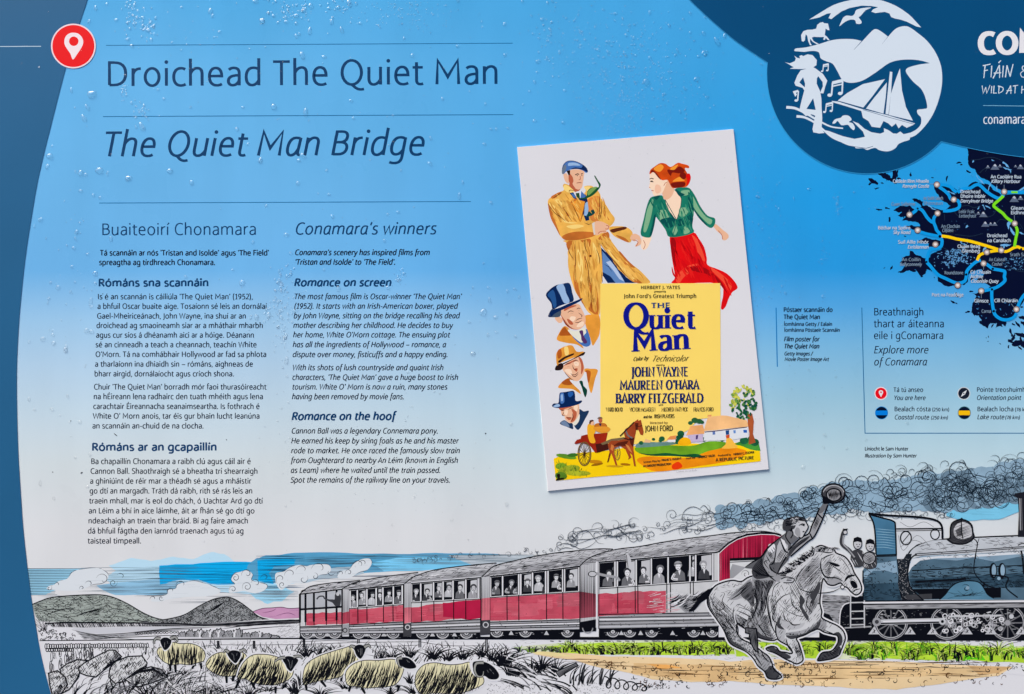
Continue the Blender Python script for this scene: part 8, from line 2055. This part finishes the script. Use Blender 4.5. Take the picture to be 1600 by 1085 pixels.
zs(1180, 230, [(320, 250, 8), (15, 295, 10), (405, 890, 10), (180, 870, 8), (160, 830, 7), (400, 670, 7), (140, 370, 7), (490, 340, 7), (515, 360, 6), (590, 270, 6), (230, 310, 6)])
zs(1180, 470, [(320, 415, 8), (415, 800, 8), (905, 730, 9), (285, 990, 10), (480, 455, 7), (660, 830, 7), (545, 880, 7)])
spots = [s for s in spots if s[2] > 1.3][:270]
for i, (x, y, r) in enumerate(spots):
    me = rw.choice(DROPS)
    o = bpy.data.objects.new('raindrop', me); COL.objects.link(o)
    z = base_z(x, y)
    u, v = to_board([(x, y)], z)[0]
    sc = r * MM * rw.uniform(1.05, 1.3)
    o.matrix_world = BOARD @ Matrix.Translation((float(u), float(v), z)) @ Matrix.Rotation(rw.uniform(-.5, .5), 4, 'Z') @ Matrix.Diagonal((sc * rw.uniform(.9, 1.1), sc * rw.uniform(.9, 1.15), sc * rw.uniform(.7, 1.0), 1))
    o['label'] = 'clear raindrop clinging to the printed board'
    o['category'] = 'raindrop'
    o['group'] = 'raindrops clinging to the board'

V = []; F = []; MI = []
CLUST = [(211, 22, 11, 16, 62, .8, 2.0), (236, 44, 9, 7, 30, .8, 2.0), (193, 142, 3, 9, 26, .7, 1.6), (222, 172, 7, 9, 30, .8, 1.8), (72, 22, 9, 18, 46, .6, 1.3), (8, 14, 7, 9, 24, .6, 1.2), (455, 14, 26, 12, 90, .8, 2.0), (530, 8, 14, 8, 24, .9, 2.2), (645, 22, 42, 14, 150, .6, 1.2), (960, 80, 60, 46, 240, .6, 1.7), (1000, 130, 60, 44, 330, .5, 1.3), (985, 180, 40, 22, 150, .5, 1.2),
         (860, 60, 12, 26, 46, .6, 1.6), (905, 40, 6, 22, 26, .6, 1.4), (445, 440, 7, 13, 50, .7, 1.8), (438, 484, 12, 16, 70, .7, 2.0), (441, 520, 7, 16, 30, .7, 1.6), (622, 438, 7, 9, 22, .7, 1.5), (1309, 322, 3, 12, 20, .7, 1.4), (1190, 200, 12, 60, 60, .5, 1.2), (1185, 380, 12, 70, 90, .5, 1.1), (1215, 420, 8, 60, 60, .5, 1.1), (1285, 410, 6, 40, 30, .5, 1.1), (300, 60, 90, 40, 60, .6, 1.3), (600, 150, 130, 80, 60, .6, 1.4),
         (110, 460, 30, 110, 46, .7, 1.7), (560, 540, 160, 120, 80, .6, 1.3), (620, 760, 60, 60, 46, .6, 1.3), (440, 660, 20, 60, 34, .6, 1.4), (1250, 640, 40, 60, 40, .5, 1.2), (520, 900, 260, 60, 60, .5, 1.0), (1450, 330, 90, 70, 50, .5, 1.1), (1100, 240, 80, 120, 70, .5, 1.0), (1480, 60, 90, 60, 40, .5, 1.1), (1200, 30, 40, 20, 26, .6, 1.3)]
for cx_, cy_, sx, sy, n, r0, r1 in CLUST:
    for _ in range(n):
        x = rw.gauss(cx_, sx); y = rw.gauss(cy_, sy)
        if not (-10 < x < 1610 and -10 < y < 1090): continue
        z = base_z(x, y)
        r = rw.uniform(r0, r1) * MM * (.95 if rw.random() < .6 else 1.4)
        dv, df = dome(r, r * rw.uniform(.35, .5), rw.uniform(.85, 1.15), rw.uniform(.9, 1.3), .1, 9, 3)
        u, v_ = to_board([(x, y)], z)[0]
        b = len(V)
        V += [(a + float(u), c + float(v_), d + z) for a, c, d in dv]; F += [tuple(b + i for i in f) for f in df]
me = bpy.data.meshes.new('fine_rain'); me.from_pydata(V, [], F); me.materials.append(WATER)
for pl in me.polygons: pl.use_smooth = True
me.update()
o = bpy.data.objects.new('fine_rain', me); COL.objects.link(o); o.matrix_world = BOARD
o['label'] = 'fine beads of rain scattered across the whole board'
o['category'] = 'rain'
o['kind'] = 'stuff'

# a few specks of grit and a seed husk stuck to the wet face
GRIT = ink(40, 38, 40)
for x, y, rx, ry, rot, lab in ((180.5, 679.5, 3.4, .7, .75, 'thin dark seed husk above the lowest Irish heading'), (758.8, 677.6, 1.2, 1.0, 0, 'dark grit speck right of the slanted English paragraphs'), (110.5, 658, .9, .8, 0, 'dark grit speck left of the Irish paragraph about ruins'), (82.3, 738, .9, .8, 0, 'dark grit speck near the left border beside Cannon Ball lines'),
                             (127.5, 739, 1.7, 1.1, -.5, 'brown grit crumb just left of the lowest Irish paragraph'), (160.5, 459.5, .8, .7, 0, 'dark grit speck under the first Irish subheading'), (354, 687.5, 1.0, .7, 0, 'dark grit speck right of the lowest Irish heading')):
    V, F = dome(1.0, .5, 1, 1, .2, 9, 3)
    me = bpy.data.meshes.new('grit_speck'); me.from_pydata([(a * rx * MM, c * ry * MM, max(d, -.02) * min(rx, ry) * MM) for a, c, d in V], [], F); me.materials.append(GRIT); me.update()
    o = bpy.data.objects.new('seed_husk' if rx > 3 else 'grit_speck', me); COL.objects.link(o)
    u, v_ = to_board([(x, y)])[0]
    o.matrix_world = BOARD @ Matrix.Translation((float(u), float(v_), 0)) @ Matrix.Rotation(-rot, 4, 'Z')
    o['label'] = lab; o['category'] = 'dirt'
